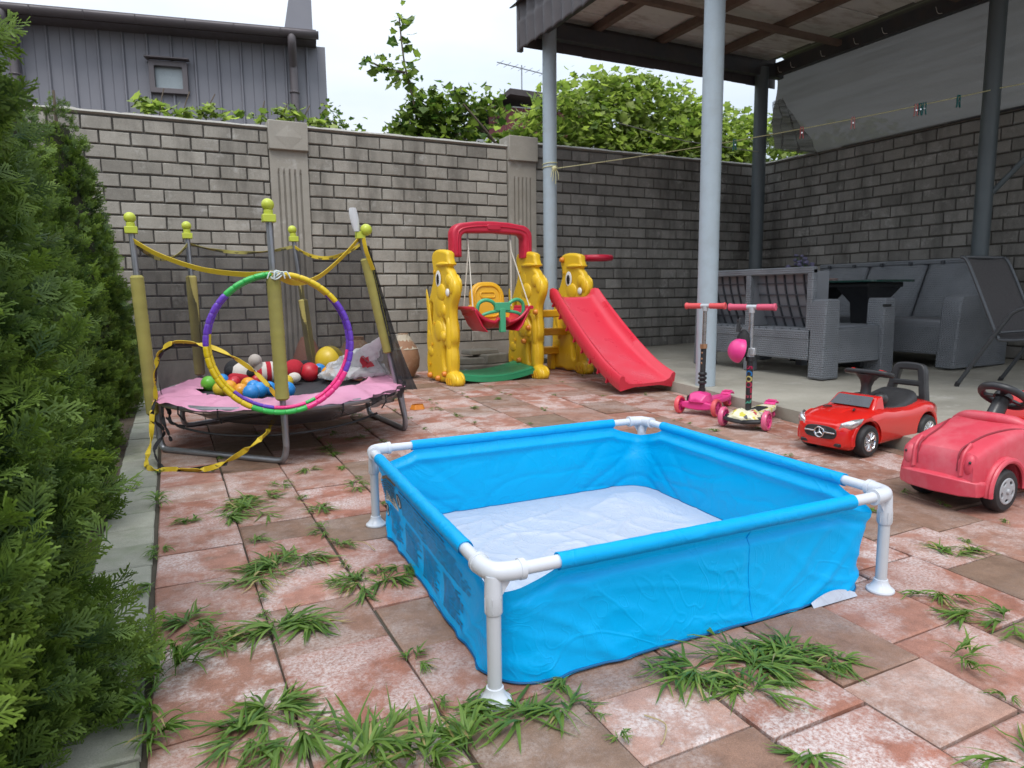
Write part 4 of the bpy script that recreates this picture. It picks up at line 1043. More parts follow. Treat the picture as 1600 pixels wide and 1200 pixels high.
# fallen front net: straps slung between the front posts, folds at the right and left
def sling(name, P, w, mat, nrm=None, n=8):
    pts = smooth_path(P, n)
    nr = [Vector((sin(i*.55)*.7, -.5, cos(i*.4))) for i in range(len(pts))] if nrm is None else nrm
    return TT_(name, MB().ribbon(pts, w, nr, .003), mat)
t1, t3, t5 = tops['P1'], tops['P3'], tops['P5']
z_ = lambda p, dz, dx=0, dy=0: p+Vector((dx, dy, dz))
h3 = ring(261, RR+.06, .955)+Vector((-.015, 0, 0))
sling('net_strap', [z_(t1, -.05), t1.lerp(h3, .2)+Vector((0, 0, -.085)), t1.lerp(h3, .5)+Vector((0, 0, -.09)), t1.lerp(h3, .8)+Vector((0, 0, -.05)), h3], .026, YEL, Vector((0, -.6, 1)))
sling('net_strap', [z_(t5, -.02, -.01), t5.lerp(h3, .25)+Vector((0, 0, -.075)), t5.lerp(h3, .55)+Vector((0, 0, -.12)), t5.lerp(h3, .8)+Vector((0, 0, -.09)), h3], .028, YEL, Vector((0, -.6, 1)))
sling('net_strap', [z_(t5, -.02, .01, -.03), z_(t5, -.10, .02, -.05), z_(t5, -.20, .055, -.05)], .032, YEL, Vector((.4, -1, .2)))
def drop(u, v_):
    # folded net bunched down the right post to the ring corner
    a = z_(t5, -.06, .03, -.02).lerp(ring(-24, RR+.03, .28), v_); w = (.03+.15*v_**2.2)*(u-.35)
    return a+Vector((w*.85, w*.5+.012*sin(u*16+v_*6), -.02*u*v_))
TT_('net_fold', MB().grid(drop, 22, 40), GAUZED, ang=85)
def hem(u, v_):
    a = -60+62*u; r = RR+.03-.02*v_+.012*sin(u*30); return ring(a, r, ZR+.03-.075*v_+.01*noise.noise(Vector((u*9, v_*3, 2))))
TT_('net_hem', MB().grid(hem, 60, 8), GAUZED, ang=85)
def under(u, v_):
    a = 195+150*u; z = ZR-.02-.085*v_*sin(pi*u)**.7; r = RR-.02-.10*v_; return ring(a, r, z+.012*noise.noise(Vector((u*8, v_*4, 6))))
TT_('net_fold', MB().grid(under, 60, 10), GAUZED, ang=85)
L0 = ring(196, RR+.02, .30)
# looped yellow and black binding at the left
sling('net_binding', [L0+Vector((0, 0, .0)), L0+Vector((.01, -.03, .16)), L0+Vector((.045, -.07, .27)), L0+Vector((.13, -.13, .315)), L0+Vector((.30, -.22, .28)), L0+Vector((.46, -.30, .17)), L0+Vector((.555, -.36, .05)), L0+Vector((.585, -.375, -.03)), L0+Vector((.53, -.36, -.13))], .024, YEL, n=10)
sling('net_binding', [L0+Vector((.004, .004, .0)), L0+Vector((.012, -.026, .15)), L0+Vector((.05, -.064, .258)), L0+Vector((.14, -.124, .302)), L0+Vector((.31, -.214, .266)), L0+Vector((.475, -.294, .155)), L0+Vector((.572, -.354, .035)), L0+Vector((.592, -.37, -.04))], .018, BLKW, n=10)
g0 = Vector((-.12, 3.72, .012))
sling('net_binding', [L0+Vector((.53, -.36, -.13)), Vector((.36, 3.45, .17)), Vector((.22, 3.50, .07)), Vector((.10, 3.56, .02)), Vector((-.02, 3.66, .012)), g0, Vector((-.155, 3.80, .03)), Vector((-.13, 3.92, .12)), L0+Vector((-.02, -.06, -.06)), L0], .026, YEL, n=9)
sling('net_binding', [L0+Vector((0, -.03, .01)), L0+Vector((-.02, -.07, -.08)), L0+Vector((.03, -.08, -.16)), L0+Vector((-.02, -.12, -.24)), g0+Vector((.04, .02, 0)), Vector((.05, 3.62, .014)), Vector((.2, 3.5, .05))], .02, BLKW, n=9)
sling('net_binding', [L0+Vector((.03, -.03, .0)), L0+Vector((.06, -.07, -.05)), L0+Vector((.065, -.09, -.11)), L0+Vector((.13, -.12, -.14))], .022, BLKW)
sling('net_binding', [L0+Vector((.03, -.04, .0)), L0+Vector((.03, -.08, -.10)), L0+Vector((.05, -.10, -.17)), L0+Vector((.06, -.11, -.21))], .018, BLKW)
for a in (215, 235, 285, 310): TT_('tie', MB().ribbon([ring(a, RR+.019, ZR+.01), ring(a, RR+.02, ZR-.03), ring(a, RR-.01, ZR-.07)], .008, Vector((1, 0, 0))), BLKW)
TT_('net_binding', MB().tube([ring(a, RR*.94, ZR-.10-.04*sin(radians((a-190)*1.5))) for a in range(190, 311, 8)], .006, 6), BLKW)
BAGW = M('white rag', (.66, .67, .68), .6, .05, 6)
TT_('tied_rag', MB().grid(lambda u, v_: t5+Vector((-.025-.02*v_+.015*cos(2*pi*u)*(1+2*v_)*(1-.6*v_*v_), .010*sin(2*pi*u)*(1+2*v_)-.02, .02+.13*v_)), 14, 8, cu=True), BAGW)

# ---- hula hoops tied to the front post
HC = {'y': (.66, .47, .012), 'p': (.13, .045, .42), 'k': (.78, .035, .22), 'g': (.03, .40, .07)}
HM = {k: M('hoop '+n, c, .3, .04, 6) for (k, c), n in zip(HC.items(), ('yellow', 'purple', 'pink', 'green'))}
def hoop(label, c, R_, rt, yaw, tilt, seq, grp):
    h = thing('hula_hoop', label, 'hula hoop', c, 0, grp)
    rot = Matrix.Rotation(yaw, 3, 'Z') @ Matrix.Rotation(tilt, 3, 'X'); tot = len(seq); st = 360/tot
    for i, ch in enumerate(seq):
        a0 = 90-i*st; pts = []; rd = []
        for q in range(9):
            a = radians(a0-st*(q/8)*.985); pts.append(rot @ Vector((R_*cos(a), 0, R_*sin(a)))); rd.append(rt*(.86 if q in (0, 8) else 1))
        part('segment', MB().tube(pts, rd, 12), HM[ch], h)
    return h
hoop('large multicoloured hula hoop in front, tied to the front trampoline post', ring(261, RR+.055, .0)+Vector((.003, -.005, .618)), .335, .0135, radians(-4), radians(-3), 'yyyyyy'+'ppppppp'+'kkkkk'+'ggggg'+'yyyyyyy'+'ppppp'+'ggggg', 'hula hoops tied to the trampoline')
hoop('thinner purple and pink hula hoop mostly hidden behind the large one', ring(261, RR+.055, .0)+Vector((.006, .025, .624)), .322, .0095, radians(-4), radians(-5), 'yyyyy'+'pppppp'+'kkkkkkgkkk'+'pppp'+'yyyyyy'+'pppp'+'ggggg', 'hula hoops tied to the trampoline')
tw = thing('tie_string', 'pale string tying the hula hoops to the front trampoline post', 'string', ring(261, RR+.02, .95))
STR = M('pale string', (.62, .68, .66), .7)
for i in range(4): part('loop', MB().tube([(.036*cos(q*pi/8)+.002*i, .045*sin(q*pi/8)-.01, .006*i-.012+.012*sin(q+i)) for q in range(16)], .004, 6, closed=True), STR, tw)
for dx in (-.05, -.02, .03, .055): part('end', MB().tube(smooth_path([(dx*.2, -.05, 0), (dx*.7, -.06, .012), (dx, -.06, -.02)], 5), .0032, 5), STR, tw)

# ---- things lying on the trampoline
BC = {'blue': (.02, .24, .62), 'orange': (.72, .30, .012), 'yellow': (.66, .47, .03), 'green': (.14, .48, .04), 'red': (.50, .015, .03)}
BM_ = {k: M('ball '+k, c, .33, .06, 5, dirt=.15, dcol=(.2, .17, .12)) for k, c in BC.items()}
zt = lambda r: ZR+.003-.028*(1-min(1, (r/MR))**2)
def ball(col, x, y, r, label, two=None, dz=0):
    rad = sqrt((x-TC.x)**2+((y-TC.y)/YS)**2)
    c = (x, y, zt(rad)+r+dz)
    if not two:
        mb = MB().ball((0, 0, 0), r, seg=28, rings=18); o = single('ball', mb.shift(c), BM_[col], label, 'ball', 'play balls on the trampoline')
    else:
        o = thing('ball', label, 'ball', (c[0], c[1], c[2]-r), 0, 'play balls on the trampoline')
        for k, cc in enumerate((col, two)):
            m = MB().lathe([(max(1e-4, r*sin(pi/2*i/9)), r*cos(pi/2*i/9)*(1 if k == 0 else -1)) for i in range(10)], 28, Matrix.Rotation(radians(62), 4, 'X') @ Matrix.Rotation(.5, 4, 'Y'))
            part('half_shell', m, BM_[cc], o, loc=(0, 0, r))
    return o

ball('blue', .375, 4.00, .045, 'shiny blue ball lying in front of the pile, left of the front post')
ball('orange', .280, 4.26, .048, 'orange ball at the left of the pile, next to another orange one')
ball('orange', .335, 4.14, .044, 'orange ball between the shiny blue ball and the left orange one')
ball('blue', .435, 4.16, .046, 'blue ball right of and behind the shiny blue one')
ball('blue', .575, 4.07, .047, 'blue and green ball just right of the front post', 'green')
ball('yellow', .635, 4.50, .044, 'yellow and blue ball behind the blue and green one', 'blue')
ball('blue', .50, 4.25, .042, 'blue ball half hidden by the front post')
ball('orange', .405, 4.46, .045, 'orange and yellow ball at the top centre of the pile', 'yellow')
ball('blue', .425, 4.36, .042, 'blue ball between the orange and yellow one and the front ones')
ball('blue', .27, 4.66, .042, 'blue ball at the back left of the pile')
ball('red', .33, 4.56, .042, 'red and blue ball in the back left of the pile', 'blue')
ball('green', .185, 4.50, .046, 'green ball at the far left edge of the mat')
ball('yellow', .235, 4.27, .043, 'pale yellow ball at the left edge of the pile')
ball('red', .475, 4.66, .042, 'red ball behind the pile, beside the plush doll')
ball('yellow', 1.0, 4.93, .102, 'biggest yellow ball near the back of the trampoline')
ball('red', .815, 4.68, .064, 'large red ball right of the front post')
ball('blue', .90, 4.80, .047, 'blue ball between the large red ball and the orange one')
ball('orange', .925, 4.62, .049, 'orange ball in front of the biggest yellow ball')
ball('blue', 1.04, 4.86, .042, 'small blue ball at the right foot of the biggest yellow ball')
# plush doll lying on its back
PLW = M('plush white', (.60, .55, .50), .95, .12, 30, bump=.5, bscale=150); PLK = M('plush black', (.02, .02, .022), .95, .2, 30, bump=.5, bscale=150); PLR = M('plush red', (.42, .015, .03), .95, .15, 30, bump=.5, bscale=150); PLG = M('plush beige', (.42, .37, .33), .95, .12, 30, bump=.5, bscale=150)
pl = thing('plush_doll', 'black, white and red plush doll in a striped shirt lying behind the balls', 'plush doll', (.52, 4.72, ZR))
part('head', MB().ball((-.13, -.02, .075), .072, (1.1, 1, .95)), PLW, pl, sub=1)
part('hair', MB().ball((-.165, .01, .09), .068, (1, 1, 1)).ball((-.19, -.03, .09), .035), PLK, pl)
part('hat', MB().ball((-.15, -.055, .045), .062, (1.15, .8, .7)), PLR, pl)
part('face_patch', MB().ball((-.085, -.075, .075), .030, (1.2, .5, .8)), PLK, pl)
part('arm', MB().tube(smooth_path([(-.03, -.02, .07), (-.03, -.03, .12), (-.05, -.03, .155)], 5), [.03]*9+[.034, .03], 12).ball((-.045, -.03, .15), .042), PLG, pl)
def body(u, v):
    a = 2*pi*u; x = -.07+.24*v; r = .068*sin(pi*min(1, .12+v*.82))**.5; return (x, r*cos(a), .068+r*sin(a))
for i in range(8):
    v0, v1 = i/8, (i+1)/8
    part('shirt_stripe', MB().grid(lambda u, v: body(u, v0+(v1-v0)*v), 18, 3, cu=True), PLR if i % 2 else PLW, pl)
part('skirt', MB().ball((.20, 0, .075), .075, (.9, 1, .9)), PLR, pl)
part('leg', MB().tube([(.24, -.03, .07), (.31, -.05, .06), (.36, -.06, .05)], [.035, .03, .034], 12), PLK, pl)
part('leg', MB().tube([(.24, .03, .09), (.29, .04, .10), (.33, .04, .07)], [.035, .03, .034], 12), PLK, pl)
single('toy_egg', MB().ball((.70, 4.60, .318), .034, (1.25, 1, 1)), PLW, 'small white toy egg lying between the blue balls and the red ball', 'toy egg')
# crumpled plastic carrier bag tied to the right post
t = NT('thin white polythene'); v = t.coord('Object'); tr = t.n('ShaderNodeBsdfTransparent'); m2 = t.n('ShaderNodeMixShader'); tl = t.n('ShaderNodeBsdfTranslucent'); m1 = t.n('ShaderNodeMixShader')
t.set(Base_Color=(.74, .76, .77), Roughness=.28); tl.inputs[0].default_value = (.8, .82, .82, 1); m1.inputs[0].default_value = .4
t.l(t.b.outputs[0], m1.inputs[1]); t.l(tl.outputs[0], m1.inputs[2]); t.l(t.ramp(t.noise(v, 9, 4), [(.35, .10), (.7, .38)]), m2.inputs[0]); t.l(m1.outputs[0], m2.inputs[1]); t.l(tr.outputs[0], m2.inputs[2]); t.l(m2.outputs[0], t.out.inputs['Surface']); POLY = t.m
bg_ = thing('plastic_bag', 'crumpled thin white plastic carrier bag with red print, tied to the right trampoline post', 'plastic bag', (1.15, 4.55, ZR))
knot = ring(-21, RR, .60)+Vector((-.10, .03, 0))
def bagf(u, v):
    a = 2*pi*u; base = Vector((1.06+.20*cos(a)*1.0, 4.50+.15*sin(a), .40-.10*(1-abs(cos(a/2)))))
    low = Vector((1.05+.19*cos(a), 4.52+.14*sin(a), .315))
    if v < .55: p = knot.lerp(Vector((1.10+.15*cos(a), 4.48+.09*sin(a), .41)), v/.55)
    else:
        w = (v-.55)/.45; p = Vector((1.10+.15*cos(a), 4.48+.09*sin(a), .41)).lerp(low if w < .8 else Vector((1.03+.06*cos(a), 4.52+.05*sin(a), .302)), sin(w*pi/2))
        p += Vector((cos(a), sin(a), 0))*.055*sin(pi*w)
    c = Vector((noise.noise(p*13), noise.noise(p*13+Vector((5, 1, 2))), noise.noise(p*13+Vector((1, 7, 3)))))*.035*min(1, v*2.2)
    c += Vector((noise.noise(p*34), noise.noise(p*34+Vector((5, 1, 2))), noise.noise(p*34+Vector((1, 7, 3)))))*.015*min(1, v*2.2)
    q = p+c; q.z = max(q.z, .293); return q
part('bag_body', MB().grid(bagf, 90, 60, cu=True), POLY, bg_, world=True, ang=28)
part('red_print', MB().grid(lambda u, v: bagf(.70+.07*u+.05*v, .40+.22*v)+Vector((.002, -.006, .002)), 8, 14), M('red bag print', (.62, .06, .08), .4), bg_, world=True, ang=60)
# ================================================================== SWING AND SLIDE SET
PY = M('yellow moulded plastic', (.76, .49, .02), .36, .06, 4, dirt=.22, dcol=(.45, .30, .06), bump=.12, bscale=40)
PYO = M('orange yellow plastic', (.76, .41, .015), .36, .06, 4, dirt=.2, dcol=(.4, .25, .05))
PR = M('crimson plastic', (.52, .014, .045), .36, .06, 3, dirt=.15, dcol=(.40, .06, .08))
PRS = M('rosy red slide plastic', (.66, .030, .060), .33, .05, 3, dirt=.12, dcol=(.6, .10, .11), dscale=2)
PG = M('green plastic', (.030, .30, .13), .42, .08, 4, dirt=.4, dcol=(.04, .20, .10))
PG2 = M('mint green plastic', (.06, .38, .19), .38, .06, 4)
ORC = M('orange cap', (.66, .22, .02), .4, .1, 6)
WH = M('white paint', (.78, .78, .75), .4, .03); BK = M('black paint', (.012, .012, .014), .3, .05)
ps = thing('swing_and_slide_set', 'yellow and red plastic swing and slide set with three rabbit shaped side panels', 'playset', (3.0, 5.9, 0))
QP = lambda *a, **k: part(*a, world=True, parent=ps, **k)
# rabbit profile: traced proportions in metres (s to the back, z up), its own thickness below
def tz(p):
    x, y = p; s_ = (395-x)/275*.68; fl = 1152-56*s_/.68; return (s_, .85*(1-(y-385)/(fl-385)))
OUT = [(250, 30), (300, 36), (335, 55), (338, 100), (348, 148), (332, 172), (350, 205), (366, 255), (386, 295), (392, 350), (386, 405), (372, 455), (360, 500), (356, 560), (358, 640), (364, 710), (362, 775), (350, 815), (356, 880), (358, 950), (352, 1020), (378, 1050), (397, 1100), (394, 1140), (372, 1154), (335, 1150), (305, 1128), (282, 1112), (240, 1116), (205, 1092), (165, 1092), (126, 1078), (119, 1010), (116, 920), (124, 845), (120, 780), (124, 700), (130, 600), (142, 490), (165, 395), (188, 315), (203, 235), (196, 160), (190, 105), (203, 50)]
H1 = [(282, 585), (300, 600), (312, 650), (314, 690), (302, 684), (290, 650), (280, 615)]
H2 = [(278, 830), (304, 820), (306, 900), (304, 990), (292, 1010), (280, 985)]
H3 = [(172, 460), (190, 470), (188, 560), (176, 640), (162, 700), (152, 690), (156, 600), (164, 520)]
PM = Matrix(((0, 0, 1, 0), (1, 0, 0, 0), (0, 1, 0, 0), (0, 0, 0, 1)))
def rabbit(x, y, rz, eye, foot=True):
    R3 = Matrix.Translation((x, y, 0)) @ Matrix.Rotation(rz, 4, 'Z')
    me = plate('side_panel', [smooth2(OUT), H1_(H1), H1_(H2), H1_(H3)], .085, .028, R3 @ PM, 4)
    pn = QP('side_panel', me, PY)
    def on(px_, py_, off=.053): s_, z_ = tz((px_, py_)); return R3 @ Vector((-off, s_, z_))
    # raised features on both faces: cheek, muzzle, hat band, arm, hand, haunch, foot
    def bump_(name, px_, py_, rs, rz_, d, m=PY, rot=0):
        for sd in (1, -1):
            s_, z_ = tz((px_, py_))
            M4 = R3 @ Matrix.Translation((-.040*sd, s_, z_)) @ Matrix.Rotation(rot*1.0, 4, 'X')
            part(name, MB().ball((0, 0, 0), 1, (d, rs, rz_), 20, 12, M4), m, pn)
    def bump_one(name, px_, py_, rs, rz_, d, m):
        s_, z_ = tz((px_, py_)); part(name, MB().ball((0, 0, 0), 1, (d, rs, rz_), 20, 12, R3 @ Matrix.Translation((-.052, s_, z_))), m, pn)
    bump_('cheek', 278, 378, .095, .085, .026); bump_('muzzle', 345, 285, .062, .062, .026); bump_('muzzle', 368, 325, .04, .075, .022)
    bump_('jaw', 258, 480, .10, .115, .020); bump_('haunch', 245, 690, .10, .10, .024); bump_('arm', 336, 720, .042, .16, .026); bump_('hand', 290, 735, .055, .05, .030, rot=.5)
    bump_('lower_leg', 332, 930, .046, .15, .022); bump_('foot', 350, 1095, .105, .075, .036); bump_('cap_band', 292, 150, .13, .022, .030); bump_('paw', 300, 520, .035, .055, .024)
    bump_('ear', 158, 560, .035, .26, .012, rot=-.22); bump_('tail_bump', 165, 860, .06, .05, .014)
    for q in range(3):
        s_, z_ = tz((340+q*17, 1100)); QPc = MB().tube([R3 @ Vector((-.082, s_, z_+.03)), R3 @ Vector((-.086, s_-.005, z_)), R3 @ Vector((-.078, s_-.01, z_-.035))], .006, 6); part('toe_line', QPc, PYO, pn)
    if eye:
        bump_one('eye_white', 262, 268, .058, .080, .007, WH); bump_one('pupil', 262, 272, .036, .058, .012, BK)
        s_, z_ = tz((260, 258)); part('eye_glint', MB().ball((0, 0, 0), 1, (.004, .010, .016), 10, 8, R3 @ Matrix.Translation((-.054, s_-.004, z_+.012))), WH, pn)
        bump_one('tooth', 344, 378, .036, .036, .014, WH)
    else: bump_('eye_relief', 258, 268, .045, .07, .008)
    for px_, py_ in ((215, 630), (185, 800), (160, 960), (225, 210)):
        s_, z_ = tz((px_, py_)); part('peg_hole', MB().tube([R3 @ Vector((-.050, s_, z_)), R3 @ Vector((-.056, s_, z_))], .017, 10), PYO, pn)
    return pn, on, R3
def smooth2(o):
    return [(p.x, p.y) for p in smooth_path([(*tz(q), 0) for q in o], 2, True)][::-1]
def H1_(o): return [(p.x, p.y) for p in smooth_path([(*tz(q), 0) for q in o], 2, True)]
ROTP = radians(3.5)
pa = rabbit(2.345, 5.78, ROTP, True); pb = rabbit(3.275, 5.84, ROTP, False); pcn = rabbit(3.88, 5.97, ROTP, True)
def caps(R3, P):
    for s_, z_ in P: QP('bolt_cap', MB().lathe([(.0, .034), (.018, .032), (.026, .022), (.030, 0)], 14, R3 @ Matrix.Translation((-.052, s_, z_)) @ Matrix.Rotation(-pi/2, 4, 'Y')), ORC)
caps(pa[2], [(.56, .06), (.37, .045), (.22, .10)]); caps(pb[2], [(.09, .66), (.23, .50), (.32, .36), (.42, .16)]); caps(pcn[2], [(.44, 1.19)])
# red swing arch: deep box section with rounded shoulders
A, B = Vector((2.415, 6.14, 0)), Vector((3.285, 6.19, 0)); dv = B-A; Lx = dv.length; yaw = atan2(dv.y, dv.x)
o1 = [(0, 1.19)]+[(0, 1.36)]+[(.13-.13*cos(radians(a)), 1.40+.11*sin(radians(a))) for a in range(0, 91, 15)]+[(Lx*.3, 1.527), (Lx*.5, 1.533), (Lx*.7, 1.527)]+[(Lx-.13+.13*sin(radians(a)), 1.40+.11*cos(radians(a))) for a in range(0, 91, 15)]+[(Lx, 1.36), (Lx, 1.19), (Lx-.095, 1.19), (Lx-.095, 1.345)]+[(Lx-.155+.06*cos(radians(a)), 1.365+.05*sin(radians(a))) for a in range(0, 91, 22)]+[(Lx*.5, 1.425)]+[(.155-.06*sin(radians(a)), 1.365+.05*cos(radians(a))) for a in range(0, 91, 22)]+[(.095, 1.345), (.095, 1.19)]
AM = Matrix.Translation((A.x, A.y, 0)) @ Matrix.Rotation(yaw, 4, 'Z') @ Matrix.Rotation(pi/2, 4, 'X')
ar = QP('arch', plate('arch', [o1[::-1]], .13, .022, AM, 3), PR)
part('badge', plate('badge', [rrect(.15, .055, .02)], .02, .008, AM @ Matrix.Translation((Lx/2, 1.478, .064))), PR, ar)
part('groove_rib', MB().tube([AM @ Vector(p) for p in smooth_path([(.05, 1.22, .064), (.05, 1.36, .064), (.11, 1.455, .064), (Lx*.5, 1.485, .064), (Lx-.11, 1.455, .064), (Lx-.05, 1.36, .064), (Lx-.05, 1.22, .064)], 6)], .010, 6), PR, ar)
# swing seat
sw = Vector((2.745, 5.86, .50))
def seatf(u, v):
    x = -.27+.54*u; wing = (abs(2*u-1))**3; y = -.16+.34*v
    z = .03+.17*wing*(1-.25*v)+.045*(1-v)**3*(1-wing)-.02*sin(pi*v)
    if abs(x) < .06: z += .03*(1-v)**2
    return sw+Vector((x*(1+.05*(1-v)), y, z))
s0 = QP('swing_seat', MB().grid(seatf, 36, 16), PR, ang=60); md = s0.modifiers.new('t', 'SOLIDIFY'); md.thickness = .026; md.offset = -1
QP('seat_side', MB().loft([[sw+Vector((sx_*(.27+dx), -.15+.33*k/6, zz)) for k in range(7)]+[sw+Vector((sx_*(.24+dx), .18-.33*k/6, zz-.01)) for k in range(7)] for dx, zz in ((-.06, .0), (-.01, .08), (.02, .16), (.05, .205))]), PR) if False else None
for sx_ in (1, -1):
    QP('seat_side', MB().loft([[sw+Vector((sx_*(.235+dx), yy_, zz)) for yy_ in (-.16, -.08, .05, .17)]+[sw+Vector((sx_*(.215+dx), yy_, zz)) for yy_ in (.17, .05, -.08, -.16)] for dx, zz in ((-.07, -.005), (-.02, .05), (.02, .13), (.06, .205))]), PR, bev=.006)
    QP('seat_lip', MB().tube([sw+Vector((sx_*.30, y_, .212)) for y_ in (-.17, -.06, .07, .18)], .018, 8), PR)
bo = rrect(.34, .44, .15, 6, (0, .22)); bo2 = [(x*(1+.12*sin(pi*min(1, max(0, (y-.05)/.3)))*0), y) for x, y in bo]
BMx = Matrix.Translation(sw+Vector((0, .15, .03))) @ Matrix.Rotation(radians(80), 4, 'X')
bk = QP('backrest', plate('backrest', [rrect(.36, .43, .14, 6, (0, .215))], .06, .022, BMx), PYO)
part('backrest_rim', MB().tube([BMx @ Vector((x, y, .034)) for x, y in rrect(.27, .30, .10, 6, (0, .24))], .010, 8, closed=True), PYO, bk)
part('backrest_slot', MB().tube([BMx @ Vector((x, y, .032)) for x, y in rrect(.15, .05, .02, 4, (0, .30))], .008, 8, closed=True), PYO, bk)
QP('backrest_wing', plate('wing', [rrect(.46, .22, .08, 5, (0, .11))], .05, .02, BMx), PYO)
hb = MB()
for sx_ in (1, -1):
    hb.tube(smooth_path([sw+Vector((sx_*.05, -.13, .215)), sw+Vector((sx_*.10, -.14, .27)), sw+Vector((sx_*.17, -.13, .285)), sw+Vector((sx_*.225, -.12, .25)), sw+Vector((sx_*.235, -.11, .17)), sw+Vector((sx_*.22, -.09, .10))], 6), .018, 10)
    hb.tube(smooth_path([sw+Vector((sx_*.03, -.14, .185)), sw+Vector((sx_*.11, -.145, .175)), sw+Vector((sx_*.18, -.135, .155)), sw+Vector((sx_*.225, -.11, .12))], 5), .016, 10)
hb.box(sw+Vector((0, -.14, .225)), (.15, .05, .075)).box(sw+Vector((0, -.145, .10)), (.055, .045, .22))
QP('handle_bar', hb, PG2, bev=.008)
ROPE = M('swing cord', (.58, .55, .48), .8, .1, 60)
for sx_, xa in ((-1, 2.60), (1, 3.055)):
    top = Vector((xa, 6.155, 1.425)); kn = top+Vector((0, -.02, -.17))
    QP('eye_hook', MB().tube([top, top+Vector((0, 0, -.05))], .007, 6).tube([top+Vector((.012*cos(a*.7), 0, -.065+.014*sin(a*.7))) for a in range(9)], .004, 6, closed=True), STEEL)
    QP('rope', MB().tube([top+Vector((0, 0, -.06)), kn, sw+Vector((sx_*.29, -.14, .21))], .0055, 7), ROPE)
    QP('rope', MB().tube([top+Vector((0, .005, -.06)), kn+Vector((0, .01, 0)), sw+Vector((sx_*.25, .17, .22))], .0055, 7), ROPE)
# green base board between the panels
def basef(u, v):
    x = 2.34+.86*u; y = 5.90+.05*u+.44*v; z = .035+.055*(2*u-1)**2+.05*(1 if v > .98 else 0)*0+.03*v*u; return (x, y, z)
g1 = QP('base_board', MB().grid(basef, 30, 10), PG, ang=60); md = g1.modifiers.new('t', 'SOLIDIFY'); md.thickness = .03
QP('base_rib', MB().grid(lambda u, v: Vector(basef(u, 0))+Vector((0, -.012, -.03+.045*v)), 30, 2), PG)
# slide: lofted channel, steep then flattening, rolled side rails
def slide_z(t_): return .815*(1-t_)**1.15*(1-.12*sin(pi*t_))+.040+.012*max(0, t_-.9)*10*0
def sl(t_):
    if t_ < .07: return Vector((3.63, 5.93, .80))+Vector((0, -.10*t_/.07*0.6, 0))
    q = (t_-.07)/.93
    z = .80-.74*(q**.93)+.09*sin(pi*q)*(-.55)+.03*q**8
    return Vector((3.63-.10*q, 5.87-1.30*q, max(.045, z)))
rings = []; N = 44
for i in range(N+1):
    t_ = i/N; p = sl(t_); q = sl(min(1, t_+.02)); d = (q-sl(max(0, t_-.02))).normalized()
    w = .245+.025*t_; h = .085*(.75+.25*sin(pi*min(1, t_*1.1+.1))); side = Vector((1, 0.03, 0)); nn = side.cross(d)*-1
    if nn.z < 0: nn = -nn
    prof = [(-w, -.055), (-w-.022, .0), (-w-.02, h), (-w-.005, h+.016), (-w+.02, h+.006), (-w+.035, h*.5), (-w+.075, .008), (-w*.5, 0), (0, -.002), (w*.5, 0), (w-.075, .008), (w-.035, h*.5), (w-.02, h+.006), (w+.005, h+.016), (w+.02, h), (w+.022, 0), (w, -.055), (w*.5, -.028), (-w*.5, -.028)]
    rings.append([p+side*a+nn*b for a, b in prof])
sd = QP('slide', MB().loft(rings), PRS, ang=50)
for i in range(8):     # stiffening ribs below the side
    t_ = .10+.108*i; p = sl(t_); d = (sl(t_+.02)-sl(t_-.02)).normalized(); nn = Vector((0, -d.z, d.y)); nn = nn if nn.z > 0 else -nn
    for sx_ in (-1, 1): part('side_rib', MB().loft([[p+Vector((sx_*(.262+.02*t_), 0, 0))+nn*(.03 if a else -.075)+d*(.010*b) for a, b in ((0, -1), (0, 1), (1, 1), (1, -1))], [p+Vector((sx_*(.232+.02*t_), 0, 0))+nn*(.03 if a else -.06)+d*(.010*b) for a, b in ((0, -1), (0, 1), (1, 1), (1, -1))]]), PR, sd)
# steps behind the slide
for z, y in ((.63, 6.26), (.43, 6.42), (.215, 6.58)): QP('step', MB().box((3.66, y, z), (.60, .16, .075)), PYO, bev=.012)
for x_ in (3.44, 3.78): QP('back_brace', MB().box((x_, 6.62, .10), (.06, .10, .2)), PY, bev=.012)
# basket ring
rc = Vector((4.235, 6.42, 1.215))
QP('basket_ring', MB().tube([rc+Vector((.165*cos(a), .165*sin(a), 0)) for a in [2*pi*i/32 for i in range(32)]], .026, 10, closed=True, flat=(1, 1.2)), PR)
QP('ring_bracket', MB().box(rc+Vector((-.20, -.03, 0)), (.14, .10, .05)), PR, bev=.01)

# ---- clay jars and clutter along the wall
def mat_clay():
    t = NT('fired clay'); v = t.coord('Object'); g_ = t.n('ShaderNodeSeparateXYZ'); t.l(v, g_.inputs[0])
    c = t.mix(t.noise(v, 9, 7, .7), (.20, .095, .055), (.34, .20, .12)); c = t.mix(t.ramp(t.noise(v, 7, 8, .7), [(.48, 0.0), (.62, .8)]), c, (.40, .34, .25))
    t.set(Base_Color=c, Roughness=.8); t.bump(t.noise(v, 40, 6), .4, .006); return t.m
CLAY = mat_clay(); TERRA = M('terracotta', (.30, .12, .075), .85, .2, 12, dirt=.4, dcol=(.2, .12, .09))
jar = thing('clay_jar', 'old mottled clay jar with a broken neck, beside the left rabbit panel', 'jar', (2.10, 6.70, 0), 0, 'clay jars along the wall')
part('body', MB().lathe([(.07, 0), (.11, .03), (.155, .12), (.165, .20), (.145, .30), (.10, .37), (.062, .41), (.05, .44), (.054, .455), (.035, .45)], 30), CLAY, jar)
